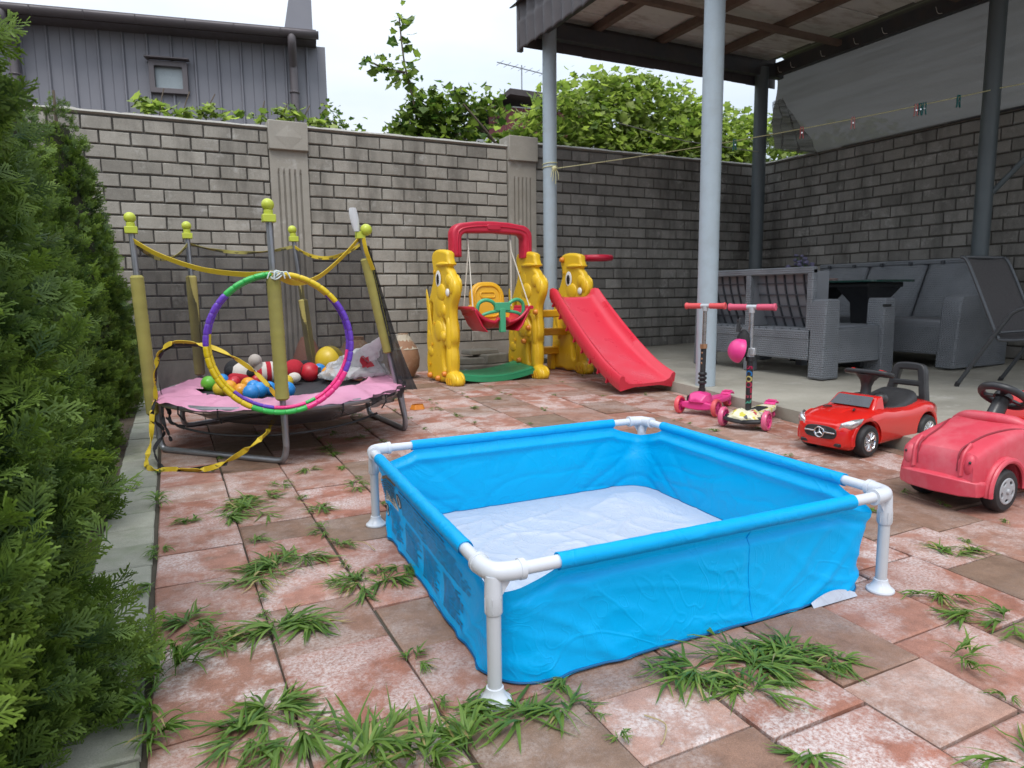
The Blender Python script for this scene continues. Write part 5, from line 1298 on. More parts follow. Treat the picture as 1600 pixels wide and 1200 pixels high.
part('crust', MB().grid(lambda u, v: (lambda a, z, r: (r*cos(a), r*sin(a), z))(2*pi*u, .30+.15*v, (.150-.10*v**.8)+.010*noise.noise(Vector((cos(2*pi*u)*4, sin(2*pi*u)*4, v*5)))), 40, 14, cu=True), M('lime crust', (.42, .37, .29), .95, .2, 18, bump=.7, bscale=60), jar)
j2 = thing('clay_jar', 'rounded brown clay jar seen through the trampoline net', 'jar', (1.62, 6.72, 0), 0, 'clay jars along the wall')
part('body', MB().lathe([(.09, 0), (.14, .05), (.17, .18), (.16, .30), (.11, .38), (.08, .41), (.085, .44), (.06, .44)], 28), CLAY, j2)
j3 = thing('terracotta_cone', 'reddish terracotta cone standing behind the back trampoline post', 'terracotta pot', (1.17, 6.80, 0), 0)
part('body', MB().lathe([(.17, 0), (.165, .10), (.13, .27), (.08, .40), (.05, .45), (.0, .46)], 26), TERRA, j3)
STN = M('broken paving', (.19, .18, .155), .95, .25, 14, bump=.6, bscale=50, dirt=.5, dcol=(.09, .09, .075))
for i, (x, y, z, w, d, h, r, lab) in enumerate([(2.92, 6.62, .06, .62, .34, .10, .1, 'broad grey stone slab at the bottom of the small stack behind the green base board'), (2.80, 6.68, .145, .34, .28, .07, -.25, 'smaller grey stone on the left of the stack behind the green base board'), (3.05, 6.64, .16, .34, .26, .10, .3, 'square grey stone on the right of the stack behind the green base board'), (2.95, 6.70, .23, .36, .22, .05, .1, 'thin grey stone lying on top of the small stack')]):
    single('stone_slab', MB().box((0, 0, 0), (w, d, h), r, top=(.93, .92)).shift((x, y, z)), STN, lab, 'stone', 'stones stacked at the foot of the wall', bev=.012)
BOT = M('pale blue plastic', (.35, .55, .66), .3, .08)
bt = thing('plastic_bottle', 'pale blue plastic bottle lying by the stones behind the swing', 'bottle', (2.62, 6.42, .04), radians(8))
part('body', MB().lathe([(.0, -.12), (.034, -.118), (.036, -.05), (.033, 0), (.036, .05), (.03, .09), (.013, .12), (.013, .13)], 16, Matrix.Rotation(pi/2, 4, 'Y')), BOT, bt)
part('cap', MB().lathe([(.0, .13), (.016, .13), (.016, .155), (0, .156)], 12, Matrix.Rotation(pi/2, 4, 'Y')), WH, bt)
single('toy_block', MB().box((3.17, 6.38, .05), (.11, .08, .10), .4), M('pale pink plastic', (.6, .28, .34), .4), 'small pale pink toy block beside the middle rabbit panel', 'toy block', bev=.012)
def scoop(u, v):
    a = 2*pi*u; r = .055*(1+.1*sin(a*5))*(1-.25*v); return (1.60+r*cos(a), 4.80+r*sin(a)*.8, .004+.034*v)
single('sand_mould', MB().grid(scoop, 30, 4, cu=True).add([(1.60, 4.80, .038)], []), ORC, 'small orange sand mould lying upside down on the paving by the trampoline', 'sand mould')
# ================================================================== SCOOTERS
HOTP = M('hot pink plastic', (.72, .045, .24), .36, .06, 5, dirt=.15, dcol=(.5, .1, .2)); CORAL = M('coral wheel', (.75, .10, .12), .35, .05, 6); CGRIP = M('coral rubber grip', (.66, .085, .09), .65, .06, 20, bump=.3, bscale=200)
PGRIP = M('rose rubber grip', (.58, .085, .15), .65, .08, 20, bump=.3, bscale=200); PWH = M('translucent pink wheel', (.68, .12, .24), .25, .08, 6, coat=.3)
BKP = M('black plastic', (.018, .018, .02), .42, .15, 12, dirt=.15, dcol=(.1, .09, .08)); CHR = M('bright metal', (.62, .62, .64), .22, .04, 6, metal=1)
COPP = M('copper clamp', (.5, .28, .16), .35, metal=.8); SILV = M('silver plastic', (.48, .49, .51), .35, .05, 6, metal=.4)
t = NT('graffiti deck print'); v = t.coord('Object'); vo = t.n('ShaderNodeTexVoronoi'); t.l(v, vo.inputs['Vector']); vo.inputs['Scale'].default_value = 42
hs_ = t.n('ShaderNodeSeparateColor'); t.l(vo.outputs['Color'], hs_.inputs[0])
c = t.ramp(hs_.outputs[0], [(0, (.75, .72, .52)), (.4, (.78, .74, .55)), (.55, (.62, .56, .08)), (.7, (.72, .68, .45)), (.8, (.50, .08, .10)), (.87, (.76, .74, .6)), (.95, (.10, .10, .11))], 'CONSTANT')
t.set(Base_Color=c, Roughness=.35); DECK = t.m
def wheel(parent, c, r, w, ax, tyre, hub, spokes=6):
    # small toy wheel with axis along local y
    wv = part('wheel', MB().lathe([(r*.74, -w/2), (r*.92, -w/2), (r, -w*.25), (r, w*.25), (r*.92, w/2), (r*.74, w/2), (r*.74, -w/2)], 30, Matrix.Rotation(pi/2, 4, 'X')), tyre, parent, loc=c)
    hbm = MB().lathe([(0, -w*.40), (r*.22, -w*.40), (r*.22, w*.40), (0, w*.40)], 14, Matrix.Rotation(pi/2, 4, 'X')).lathe([(r*.68, -w*.38), (r*.76, -w*.38), (r*.76, w*.38), (r*.68, w*.38), (r*.68, -w*.38)], 24, Matrix.Rotation(pi/2, 4, 'X'))
    for i in range(spokes):
        a = 2*pi*i/spokes; hbm.box((r*.45, 0, 0), (r*.52, w*.6, r*.16), 0, Matrix.Rotation(a, 4, 'Y'))
    part('rim', hbm, hub, wv)
    return wv
def scooter(label, loc, rz, style):
    # local: front (two wheels) at -x, tail at +x
    s = thing('kick_scooter', label, 'scooter', loc, rz, 'childrens scooters')
    A_ = style == 'pink'
    ty, hb_ = (CORAL, HOTP) if A_ else (PWH, HOTP)
    for sy in (-1, 1): wheel(s, (-.02, sy*.135, .062), .062, .030, 'y', ty, hb_, 7)
    if A_:
        part('front_axle', MB().loft([[(-.045, y, z0), (.03, y, z0), (.03, y, z1), (-.045, y, z1)] for y, z0, z1 in ((-.115, .050, .085), (-.06, .04, .095), (0, .036, .098), (.06, .04, .095), (.115, .05, .085))]), HOTP, s, bev=.008)
        part('front_cowl', MB().loft([[(x, -w, .09), (x, -w*.8, z), (x, 0, z+.015), (x, w*.8, z), (x, w, .09)] for x, w, z in ((-.06, .05, .105), (-.02, .075, .145), (.04, .08, .15), (.09, .06, .13))]), HOTP, s, bev=.006)
        part('cowl_trim', MB().loft([[(x, .055, .06), (x, .088, .07), (x, .085, .125), (x, .06, .14)] for x in (-.02, .07)]), BKP, s, bev=.006)
    else:
        part('front_axle', MB().loft([[(-.05, y, z0), (.035, y, z0), (.035, y, z1), (-.05, y, z1)] for y, z0, z1 in ((-.118, .05, .082), (-.05, .035, .085), (0, .028, .075), (.05, .035, .085), (.118, .05, .082))]), BKP, s, bev=.008)
        part('front_cowl', MB().loft([[(x, -w, z-.03), (x, -w*.55, z), (x, 0, z-.012), (x, w*.55, z), (x, w, z-.03)] for x, w, z in ((-.075, .095, .085), (-.03, .105, .112), (.03, .085, .12), (.08, .06, .10))]), DECK, s, bev=.004)
        part('bumper', MB().tube(smooth_path([(-.06, -.11, .06), (-.085, -.05, .055), (-.07, 0, .048), (-.085, .05, .055), (-.06, .11, .06)], 6), .014, 8), BKP, s)
    dk = part('deck', plate('deck', [[(x, y) for x, y in smooth_xy([(.02, -.05), (.14, -.062), (.30, -.06), (.42, -.045), (.46, 0), (.42, .045), (.30, .06), (.14, .062), (.02, .05)])]], .034, .010, Matrix.Translation((0, 0, .075))), HOTP if A_ else DECK, s)
    part('grip_mat', plate('mat', [rrect(.22, .075, .02, 4, (.19, 0))], .006, .002, Matrix.Translation((0, 0, .094))), BKP if not A_ else HOTP, s)
    wheel(s, (.455, 0, .045), .045, .04, 'y', ty, hb_, 5)
    br = MB().grid(lambda u, v: (.455-.062*cos(radians(15+115*u)), -.036+.072*v, .045+.068*sin(radians(15+115*u))), 16, 6)
    o = part('tail_brake', br, HOTP, s); md = o.modifiers.new('t', 'SOLIDIFY'); md.thickness = .008
    for i in range(3): part('brake_rib', MB().tube([(.455-.068*cos(radians(45+28*i)), -.03, .045+.073*sin(radians(45+28*i))), (.455-.068*cos(radians(45+28*i)), .03, .045+.073*sin(radians(45+28*i)))], .004, 6), HOTP, o)
    b = Vector((.035, 0, .09)); d = Vector((.035 if A_ else .008, 0, 1)).normalized(); P = lambda h: b+d*h
    part('steering_column', MB().tube([P(0), P(.375)], .019, 16), BKP, s)
    part('upper_column', MB().tube([P(.36), P(.655)], .0135, 14), M('brushed tube', (.34, .31, .29) if A_ else (.42, .42, .43), .3, metal=.85), s)
    if A_:
        for h in (.15, .18, .21): part('collar', MB().lathe([(.0235, -.011), (.029, -.005), (.029, .005), (.0235, .011)], 18, Matrix.Translation(P(h-.02))), BKP, s)
        part('base_cup', MB().tube([P(.0), P(.09)], [.027, .024], 16), BKP, s)
        part('clamp', MB().tube([P(.365), P(.395)], .0235, 16).box(P(.38)+Vector((-.028, 0, 0)), (.014, .02, .03)), COPP, s)
        for h in (.265, .295, .335): part('sticker', MB().ball(P(h)+Vector((-.0185, .002, 0)), .006, (.4, 1, 1.2), 10, 8), COPP, s)
    else:
        part('clamp', MB().tube([P(.345), P(.405)], .025, 16).box(P(.375)+Vector((-.012, -.02, .01)), (.035, .03, .045)), SILV, s, bev=.004)
        part('clamp_base', MB().tube([P(.325), P(.352)], .027, 16), BKP, s)
        cols = [(.60, .03, .12), (.04, .26, .62), (.78, .68, .25), (.62, .06, .14), (.60, .05, .12), (.62, .10, .16), (.12, .50, .36)]
        for i, ch in enumerate('SCOOTER'):
            mm = Matrix.Translation(P(.285-.0355*i)+Vector((-.0188, 0, 0))) @ Matrix(((0, 0, -1, 0), (-1, 0, 0, 0), (0, 1, 0, 0), (0, 0, 0, 1))) @ Matrix.Rotation(-pi/2, 4, 'Z')
            tm = text_mesh('letter', ch, .050, .003, mm)
            for vv in tm.vertices:       # wrap on to the round tube
                y = vv.co.y-P(0).y
                vv.co.x = b.x+ d.x/d.z*(vv.co.z-b.z)-sqrt(max(1e-6, .0198**2-min(abs(y), .0185)**2))
            part('letter', tm, M('letter paint', cols[i], .4, .04), s)
    T = P(.655)
    part('handlebar', MB().tube([T+Vector((0, -.05, .0)), T+Vector((0, .05, 0))], .0155, 14).tube([P(.62), P(.655)], .019, 14), SILV, s)
    for sy in (-1, 1):
        gm = [T+Vector((0, sy*(.03+.115*i/20), 0)) for i in range(21)]; gr = [.0185+(.0012 if i % 2 else 0) for i in range(21)]; gr[0] = .015; gr[-2] = .0235; gr[-1] = .021; gr[-3] = .0225
        part('grip', MB().tube(gm, gr, 16), CGRIP if A_ else PGRIP, s)
    return s
def smooth_xy(o): return [(p.x, p.y) for p in smooth_path([(*q, 0) for q in o], 3, True)]
scooter('pink kick scooter with coral handlebar grips, left of the lettered scooter', (3.225, 3.60, 0), radians(22), 'pink')
sc2 = scooter('black stemmed kick scooter with coloured lettering and a pink helmet hanging on it', (3.155, 3.10, 0), radians(24), 'print')
# helmet hung on the clamp of the lettered scooter
hx = thing('helmet', 'pink and black child helmet hanging from the clamp of the lettered scooter', 'helmet', (3.108, 3.178, .50), radians(20)); hx.scale = (1.12, 1.12, 1.12)
part('shell', MB().grid(lambda u, v: (lambda a, e: (.045-.066*cos(e), .082*sin(e)*cos(a), .070*sin(e)*sin(a)-.01))(2*pi*u, pi*.5*v+.001), 30, 14, cu=True), HOTP, hx, ang=80, rot=(0, radians(14), radians(-46)))
part('liner', MB().grid(lambda u, v: (lambda a, e: (.05-.06*cos(e), .078*sin(e)*cos(a), .066*sin(e)*sin(a)-.01))(2*pi*u, pi*.5*v+.001), 30, 12, cu=True), BKP, hx, rot=(0, radians(14), radians(-46)))
pk = MB(); rpk = random.Random(4)
for i in range(5):
    for k in range(3):
        pass
part('padding', MB().ball((.040, -.040, .018), .058, (.60, .70, 1.35), 18, 14), M('black nylon', (.012, .012, .014), .7, .2, 30, bump=.6, bscale=90), hx)
for i, (a, l) in enumerate([(70, .05), (95, .062), (115, .05), (80, .07), (40, .03), (140, .03)]):
    p0_ = Vector((.008*i-.02, -.03, .085)); part('strap_end', MB().tube([p0_, p0_+Vector((cos(radians(a))*l*.4, 0, sin(radians(a))*l)), p0_+Vector((cos(radians(a))*l*.7, 0, sin(radians(a))*l*1.05))], .006, 6), BKP, hx)

# ================================================================== RIDE-ON CARS
RED = M('glossy red plastic', (.60, .014, .010), .16, .03, 3, coat=.5); TYRE = M('black tyre', (.016, .016, .018), .6, .15, 18, dirt=.2, dcol=(.10, .09, .08)); GLASS = M('dark screen', (.065, .07, .08), .28, .06, 5, dirt=.15, dcol=(.16, .15, .14))
CHRM = M('chrome plastic', (.72, .72, .74), .12, .02, 4, metal=1)
PINKR = M('sun faded pink red plastic', (.58, .055, .085), .42, .07, 5, dirt=.55, dcol=(.62, .20, .22), dscale=7, bump=.12, bscale=60)
SEAM = M('darker pink seam', (.26, .025, .04), .6)  # darker version of the body plastic along the bonnet groove
GREYH = M('grey hubcap', (.33, .34, .36), .42, .06, 6)
def sect(x, w, z0, z1, n=28, pw=.42, pw2=.34):
    # rounded body cross-section ring at x
    P = []; cz = (z0+z1)/2; h = (z1-z0)/2
    for k in range(n):
        a = 2*pi*k/n; ca, sa = cos(a), sin(a); p = pw if sa > 0 else pw2
        P.append((x, w*math.copysign(abs(ca)**p, ca), cz+h*math.copysign(abs(sa)**p, sa)))
    return P
def car_wheel(root, x, y, r, w, sty):
    s = 1 if y > 0 else -1
    prof = [(r*.60, -w/2), (r*.88, -w/2), (r*.96, -w*.40), (r, -w*.2), (r*1.0, w*.2), (r*.96, w*.40), (r*.88, w/2), (r*.62, w/2), (r*.58, w*.36), (0, w*.34)]
    wv = part('wheel', MB().lathe(prof, 36, Matrix.Rotation(-s*pi/2, 4, 'X')), TYRE, root, loc=(x, y, r))
    if sty == 'spoke':
        rim = MB().lathe([(r*.56, w*.34), (r*.63, w*.40), (r*.63, w*.50), (r*.57, w*.50), (r*.53, w*.40)], 30, Matrix.Rotation(-s*pi/2, 4, 'X'))
        for i in range(10):
            a = 2*pi*i/10; rim.add([(r*.10*cos(a-.25), s*w*.44, r*.10*sin(a-.25)), (r*.10*cos(a+.25), s*w*.44, r*.10*sin(a+.25)), (r*.58*cos(a+.09), s*w*.46, r*.58*sin(a+.09)), (r*.58*cos(a-.09), s*w*.46, r*.58*sin(a-.09)), (r*.34*cos(a), s*w*.54, r*.34*sin(a))], [(0, 1, 4), (1, 2, 4), (2, 3, 4), (3, 0, 4)])
        rim.lathe([(0, w*.52), (r*.12, w*.52), (r*.13, w*.40)], 16, Matrix.Rotation(-s*pi/2, 4, 'X'))
        part('rim', rim, CHRM, wv)
    else:
        holes = []
        for i in range(5):
            a = 2*pi*i/5+.3; c_ = (r*.44*cos(a), r*.44*sin(a)); o = [(c_[0]+(r*.085*cos(b)*.8)*cos(a)-(r*.13*sin(b))*sin(a), c_[1]+(r*.085*cos(b)*.8)*sin(a)+(r*.13*sin(b))*cos(a)) for b in [2*pi*q/12 for q in range(12)]]; holes.append(o)
        me = plate('rim', [[(r*.62*cos(2*pi*q/40), r*.62*sin(2*pi*q/40)) for q in range(40)]]+holes, w*.14, .004, Matrix.Translation((0, s*w*.48, 0)) @ Matrix.Rotation(-s*pi/2, 4, 'X'))
        rm = part('rim', me, GREYH, wv)
        cpm = MB().lathe([(0, w*.68), (r*.10, w*.66), (r*.13, w*.60), (r*.14, w*.5)], 16, Matrix.Rotation(-s*pi/2, 4, 'X'))
        part('hub_cap', cpm, GREYH, wv)
    return wv
# ---- glossy red push car
c1 = thing('ride_on_car', 'glossy red push along toy car with chrome wheels, black seat and backrest', 'toy car', (3.345, 2.425, 0), radians(184))
rings = [sect(*q) for q in ((.385, .085, .075, .135), (.375, .13, .048, .165), (.345, .158, .036, .185), (.28, .172, .035, .212), (.20, .175, .038, .228), (.10, .175, .042, .238), (.0, .172, .045, .225), (-.15, .170, .045, .225), (-.26, .174, .048, .238), (-.35, .170, .052, .238), (-.42, .150, .065, .225), (-.455, .11, .09, .195))]
body = MB().loft(rings).mesh('body', False)
cy = lambda x, y, z, r, l: MB().lathe([(r, -l/2), (r, l/2)], 30, Matrix.Translation((x, y, z)) @ Matrix.Rotation(pi/2, 4, 'X'))
XF, XB, RW = .235, -.30, .082
ct = [cy(XF, s*.16, .088, .103, .16) for s in (1, -1)]+[cy(XB, s*.16, .088, .103, .16) for s in (1, -1)]+[MB().box((-.115, 0, .285), (.30, .21, .18))]
part('body', cut(body, ct), RED, c1)
for x in (XF, XB):
    for s in (1, -1):
        arc_ = [(x+.106*cos(radians(a)), s*(.163-.010*abs(cos(radians(a)))), .088+.106*sin(radians(a))) for a in range(-12, 193, 10)]
        part('wheel_arch', MB().tube(arc_, .010, 8, flat=(1, 1.3)), RED, c1)
        car_wheel(c1, x, s*.148, RW, .062, 'spoke')
    part('axle', MB().tube([(x, -.14, RW), (x, .14, RW)], .012, 8), BKP, c1)
part('underbody', MB().box((-.03, 0, .07), (.66, .20, .06)), BKP, c1)
# windscreen block: red frame with a dark pane, black dash behind
wsf = part('windscreen_frame', MB().loft([[(.155, -.135, .220), (.155, .135, .220), (.05, .135, .22), (.05, -.135, .22)], [(.085, -.115, .288), (.085, .115, .288), (.045, .118, .29), (.045, -.118, .29)]]), RED, c1, bev=.008)
part('windscreen', MB().add([(.150, -.112, .236), (.150, .112, .236), (.093, .098, .283), (.093, -.098, .283)], [(0, 1, 2, 3)]), GLASS, wsf, loc=(.0045, 0, .004))
part('dash', MB().ball((.02, .0, .245), .06, (.75, 1.75, .85), 22, 12), BKP, c1); part('dash_pod', MB().ball((.0, .075, .268), .045, (.9, .85, .8), 18, 10), BKP, c1)
part('seat', MB().loft([sect(*q, 24, .6, .5) for q in ((.02, .10, .17, .235), (-.06, .125, .17, .240), (-.14, .128, .17, .252), (-.22, .125, .17, .280), (-.28, .115, .17, .298), (-.325, .085, .17, .285), (-.34, .03, .18, .25))]), M('black seat plastic', (.022, .022, .024), .5, .15, 10, dirt=.12, dcol=(.09, .09, .09)), c1)
# backrest frame with two openings
BRM = Matrix.Translation((-.375, 0, .22)) @ Matrix.Rotation(radians(-8), 4, 'Y') @ Matrix(((0, 0, 1, 0), (1, 0, 0, 0), (0, 1, 0, 0), (0, 0, 0, 1)))
bo = [(p.x, p.y) for p in smooth_path([(-.125, -.04, 0), (-.105, .10, 0), (-.088, .185, 0), (-.05, .212, 0), (.05, .212, 0), (.088, .185, 0), (.105, .10, 0), (.125, -.04, 0), (.075, -.05, 0), (-.075, -.05, 0)], 4, True)]
part('backrest', plate('backrest', [bo, [(-.060, .115), (-.048, .172), (.048, .172), (.060, .115)], [(-.075, .03), (-.066, .082), (.066, .082), (.075, .03)]], .045, .010, BRM), BKP, c1)
cl = Vector((.02, 0, .25))
part('steering_column', MB().lathe([(.034, 0), (.027, .04), (.026, .08), (.036, .11), (.058, .135), (.06, .142), (0, .145)], 22, Matrix.Translation(cl) @ Matrix.Rotation(radians(-8), 4, 'Y')), BKP, c1)
SWM = Matrix.Translation(cl+Vector((-.02, 0, .150))) @ Matrix.Rotation(radians(-14), 4, 'Y')
swl = part('steering_wheel', plate('steering_wheel', [smooth_xy([(-.055, -.105), (-.02, -.128), (.03, -.118), (.052, -.06), (.055, 0), (.052, .06), (.03, .118), (-.02, .128), (-.055, .105), (-.06, 0)])], .026, .010, SWM), BKP, c1)
for sy in (-1, 1):
    for q in (-.014, .018): part('button', MB().ball((q-.005, sy*.078, .014), .012, (1, 1.3, .45), 10, 8, SWM), RED, swl)
# nose: grille with star badge and wings, headlights, vents
NX = .388
gr = part('grille', plate('grille', [smooth_xy([(-.092, 0), (-.078, .024), (-.03, .032), (.03, .032), (.078, .024), (.092, 0), (.078, -.026), (.03, -.033), (-.03, -.033), (-.078, -.026)])], .022, .004, Matrix.Translation((NX-.011, 0, .122)) @ Matrix.Rotation(radians(-8), 4, 'Y') @ Matrix(((0, 0, 1, 0), (1, 0, 0, 0), (0, 1, 0, 0), (0, 0, 0, 1)))), BKP, c1)
part('grille_bar', MB().box((NX+.004, .055, .124), (.008, .062, .008)), CHRM, gr, bev=.002); part('grille_bar', MB().box((NX+.004, -.055, .124), (.008, .062, .008)), CHRM, gr, bev=.002)
st_m = MB().tube([(NX+.006, .026*cos(2*pi*i/26), .122+.026*sin(2*pi*i/26)) for i in range(26)], .0042, 8, closed=True)
for i in range(3):
    a = pi/2+2*pi*i/3; a1, a2 = a+pi/3, a-pi/3; b_ = len(st_m.v)
    st_m.add([(NX+.010, 0, .122), (NX+.005, .006*cos(a1), .122+.006*sin(a1)), (NX+.006, .025*cos(a), .122+.025*sin(a)), (NX+.005, .006*cos(a2), .122+.006*sin(a2))], [(0, 1, 2), (0, 2, 3)])
part('star_badge', st_m, CHRM, gr)
LENS = M('chrome headlight', (.62, .62, .62), .2, .25, 60, metal=.7)
for sy in (-1, 1):
    hp = [Vector(p) for p in ((.374, .097, .150), (.372, .105, .178), (.335, .145, .196), (.285, .168, .202), (.312, .168, .178), (.348, .150, .155))]
    hp = [Vector((p.x, p.y*sy, p.z)) for p in hp]; c_ = sum(hp, Vector())/6+Vector((.012, .012*sy, .004))
    hl = part('headlight', MB().add(list(hp)+[c_], [(k, (k+1) % 6, 6) for k in range(6)]), LENS, c1, ang=80)
    o = hl; md = o.modifiers.new('t', 'SOLIDIFY'); md.thickness = .012; md.offset = 0
    for q in range(4): part('lamp_bead', MB().ball((.372-.020*q, sy*(.112+.014*q), .172+.006*q), .007, (1, 1, 1), 10, 8), CHRM, hl)
    part('fog_lamp', MB().ball((.368, sy*.118, .118), .007, (1, 1, 1), 10, 8), ORC, c1)
    part('lower_vent', MB().box((.372, sy*.085, .066), (.022, .06, .018), sy*-.35), BKP, c1, bev=.004)
    part('bonnet_vent', MB().box((.225, sy*.075, .231), (.045, .010, .008), sy*.5), BKP, c1, bev=.002)
part('bonnet_crease', MB().loft([[(.36, -.05, .170), (.36, .05, .170), (.33, .06, .180), (.33, -.06, .180)], [(.25, -.035, .226), (.25, .035, .226), (.17, .05, .234), (.17, -.05, .234)]]), RED, c1, bev=.006)
# ---- sun faded pink ride-on
c2 = thing('ride_on_car', 'sun faded pinkish red ride on toy car with grey hubcaps, cut by the right edge', 'toy car', (3.01, 1.59, 0), radians(181)); c2.scale = (1, .75, 1)
rings = [sect(*q, 32, .30, .25) for q in ((.395, .178, .085, .205), (.378, .192, .075, .238), (.33, .198, .07, .262), (.24, .200, .07, .285), (.14, .202, .07, .305), (.06, .204, .07, .318), (.02, .204, .07, .30), (-.10, .200, .07, .245), (-.24, .200, .07, .245), (-.33, .195, .08, .30), (-.40, .17, .10, .30))]
body = MB().loft(rings).mesh('body', False)
XF2, XB2, R2W = .225, -.27, .083
ct = [cy(XF2, s*.20, .092, .108, .18) for s in (1, -1)]+[cy(XB2, s*.20, .092, .108, .18) for s in (1, -1)]+[MB().box((-.13, 0, .33), (.26, .26, .24))]
part('body', cut(body, ct), PINKR, c2)
part('bumper', MB().loft([[(x, y, z0), (x+.022, y, z0+.004), (x+.026, y, z1-.006), (x-.01, y, z1)] for x, y, z0, z1 in [(.30, -.212, .075, .125), (.365, -.195, .072, .135), (.392, -.13, .07, .142), (.405, 0, .07, .146), (.392, .13, .07, .142), (.365, .195, .072, .135), (.30, .212, .075, .125)]]), PINKR, c2, bev=.006)
for s in (1, -1):
    lp = part('headlight', MB().ball((.374, s*.152, .186), .05, (.55, .66, .95), 20, 14), PINKR, c2); part('lamp_screw', MB().ball((.399, s*.163, .205), .006, (1, 1, 1), 8, 6), BKP, lp)
    part('headlight_rib', MB().tube(smooth_path([(.396, s*.12, .15), (.386, s*.122, .225), (.345, s*.124, .262)], 5), .009, 8), PINKR, c2)
    for x in (XF2, XB2):
        part('fender', MB().grid(lambda u, v: (lambda a, r_: (x+r_*cos(a), s*(.175+.052*v), .092+r_*sin(a)-.006*v))(radians(-8+196*u), .112+.012*sin(pi*v)), 30, 6), PINKR, c2, ang=70)
        part('fender_lip', MB().tube([(x+.113*cos(radians(a)), s*.226, .088+.113*sin(radians(a))) for a in range(-8, 189, 8)], .011, 8), PINKR, c2)
        car_wheel(c2, x, s*.185, R2W, .078, 'cap')
    # bonnet seam curling from lamp to cowl
    part('bonnet_seam', MB().tube(smooth_path([(.394, s*.10, .165), (.384, s*.103, .236), (.33, s*.107, .263), (.24, s*.118, .287), (.14, s*.155, .303), (.06, s*.192, .296)], 7), .0045, 8), SEAM, c2)
part('cowl', MB().tube(smooth_path([(.02, -.20, .285), (.055, -.12, .318), (.068, 0, .325), (.055, .12, .318), (.02, .20, .285)], 6), .024, 12), PINKR, c2)
part('underbody', MB().box((-.02, 0, .085), (.70, .22, .05)), BKP, c2)
part('seat_back', MB().loft([sect(-.24, .17, .20, .30, 20), sect(-.30, .165, .20, .40, 20), sect(-.34, .155, .20, .40, 20)]), RED, c2)
STW = Matrix.Translation((-.035, .0, .405)) @ Matrix.Rotation(radians(-32), 4, 'Y')
sw2 = part('steering_wheel', MB().tube([STW @ Vector((.092*cos(a), .105*sin(a), 0)) for a in [2*pi*i/36 for i in range(36)]], .0165, 12, closed=True), BKP, c2)
part('steering_hub', MB().lathe([(.045, -.012), (.04, .006), (0, .012)], 22, STW), BKP, sw2)
for a in (.5, 2.6, 4.7): part('spoke', MB().tube([STW @ Vector((.02*cos(a), .02*sin(a), -.002)), STW @ Vector((.09*cos(a), .10*sin(a), 0))], .013, 8, flat=(1.4, .6)), BKP, sw2)
part('steering_column', MB().tube([STW @ Vector((0, 0, -.005)), (.045, 0, .30)], [.034, .04], 16), BKP, c2)
part('badge', MB().ball((.0, .203, .225), .03, (1, .12, .75), 18, 10), SILV, c2)
# ================================================================== GARDEN FURNITURE
t = NT('moulded rattan'); v = t.coord('Object', rnd=False)
ck = t.n('ShaderNodeTexBrick'); 
wvx = t.n('ShaderNodeTexWave', wave_type='BANDS', bands_direction='DIAGONAL'); t.l(v, wvx.inputs['Vector']); wvx.inputs['Scale'].default_value = 26; wvx.inputs['Distortion'].default_value = .6
wvz = t.n('ShaderNodeTexWave', wave_type='BANDS', bands_direction='Z'); t.l(v, wvz.inputs['Vector']); wvz.inputs['Scale'].default_value = 17; wvz.inputs['Distortion'].default_value = .3
h = t.mix(1.0, wvx.outputs['Color'], wvz.outputs['Color'], 'MULTIPLY')
t.set(Base_Color=t.mix(t.ramp(t.noise(v, 4, 6), [(.35, 0.0), (.7, 1.0)]), (.155, .167, .185), (.215, .23, .25)), Roughness=.55); t.bump(h, .9, .007); RAT = t.m
RATS = M('smooth grey plastic', (.19, .20, .22), .5, .08, 6, dirt=.3, dcol=(.15, .15, .15)); RATD = M('dark grey rib plastic', (.055, .06, .07), .5, .08, 6)
TZ = terr_z
# ---- love seat seen from behind: hollow frame with ribbed back
sx0, sx1, sy0, sy1 = 4.80, 5.58, 3.93, 5.42; zb = TZ(5.1, 4.6)
s1 = thing('garden_sofa', 'grey rattan effect love seat seen from behind, beside the front canopy post', 'sofa', (5.2, 4.68, zb))
SP = lambda *a, **k: part(*a, world=True, parent=s1, **k)
ym = (sy0+.14+sy1)/2; H0 = zb+.94
for i, y in enumerate((sy0+.13, ym, sy1-.03)): SP('back_post', MB().box((sx0+.03, y, zb+.66), (.055, .06, .52)), RAT, bev=.008)
SP('back_rail', MB().box((sx0+.03, (sy0+.1+sy1)/2, H0-.035), (.06, sy1-sy0-.10, .06)), RAT, bev=.01)
for a, b in ((sy0+.16, ym-.03), (ym+.03, sy1-.06)):
    # curved ribbed inner back, set inside the frame
    def xb(z): q = (z-zb-.40)/.5; return sx0+.07+.17*(1-q)**1.6
    SP('back_shell', MB().grid(lambda u, v: (xb(zb+.40+.5*v)+.018, a+(b-a)*u, zb+.40+.5*v), 8, 16), RATS, ang=80)
    n = 6
    for i in range(1, n):
        y = a+(b-a)*i/n
        SP('back_rib', MB().loft([[(xb(z), y-.005, z), (xb(z)+.04, y-.005, z), (xb(z)+.04, y+.005, z), (xb(z), y+.005, z)] for z in [zb+.40+.5*q/10 for q in range(11)]]), RATD)
    for i in range(1, 5):
        z = zb+.40+.5*i/5; SP('back_rib', MB().box((xb(z)+.02, (a+b)/2, z), (.036, b-a, .009)), RATD)
    SP('bay_cheek', MB().box((sx0+.15, a-.008, zb+.66), (.20, .014, .48)), RATS); SP('bay_cheek', MB().box((sx0+.15, b+.008, zb+.66), (.20, .014, .48)), RATS)
    for i in range(7):
        y = a+(b-a)*(i+.5)/7; SP('seat_slat', MB().box((sx0+.15, y, zb+.405), (.24, (b-a)/7-.022, .02)), RAT, bev=.003)
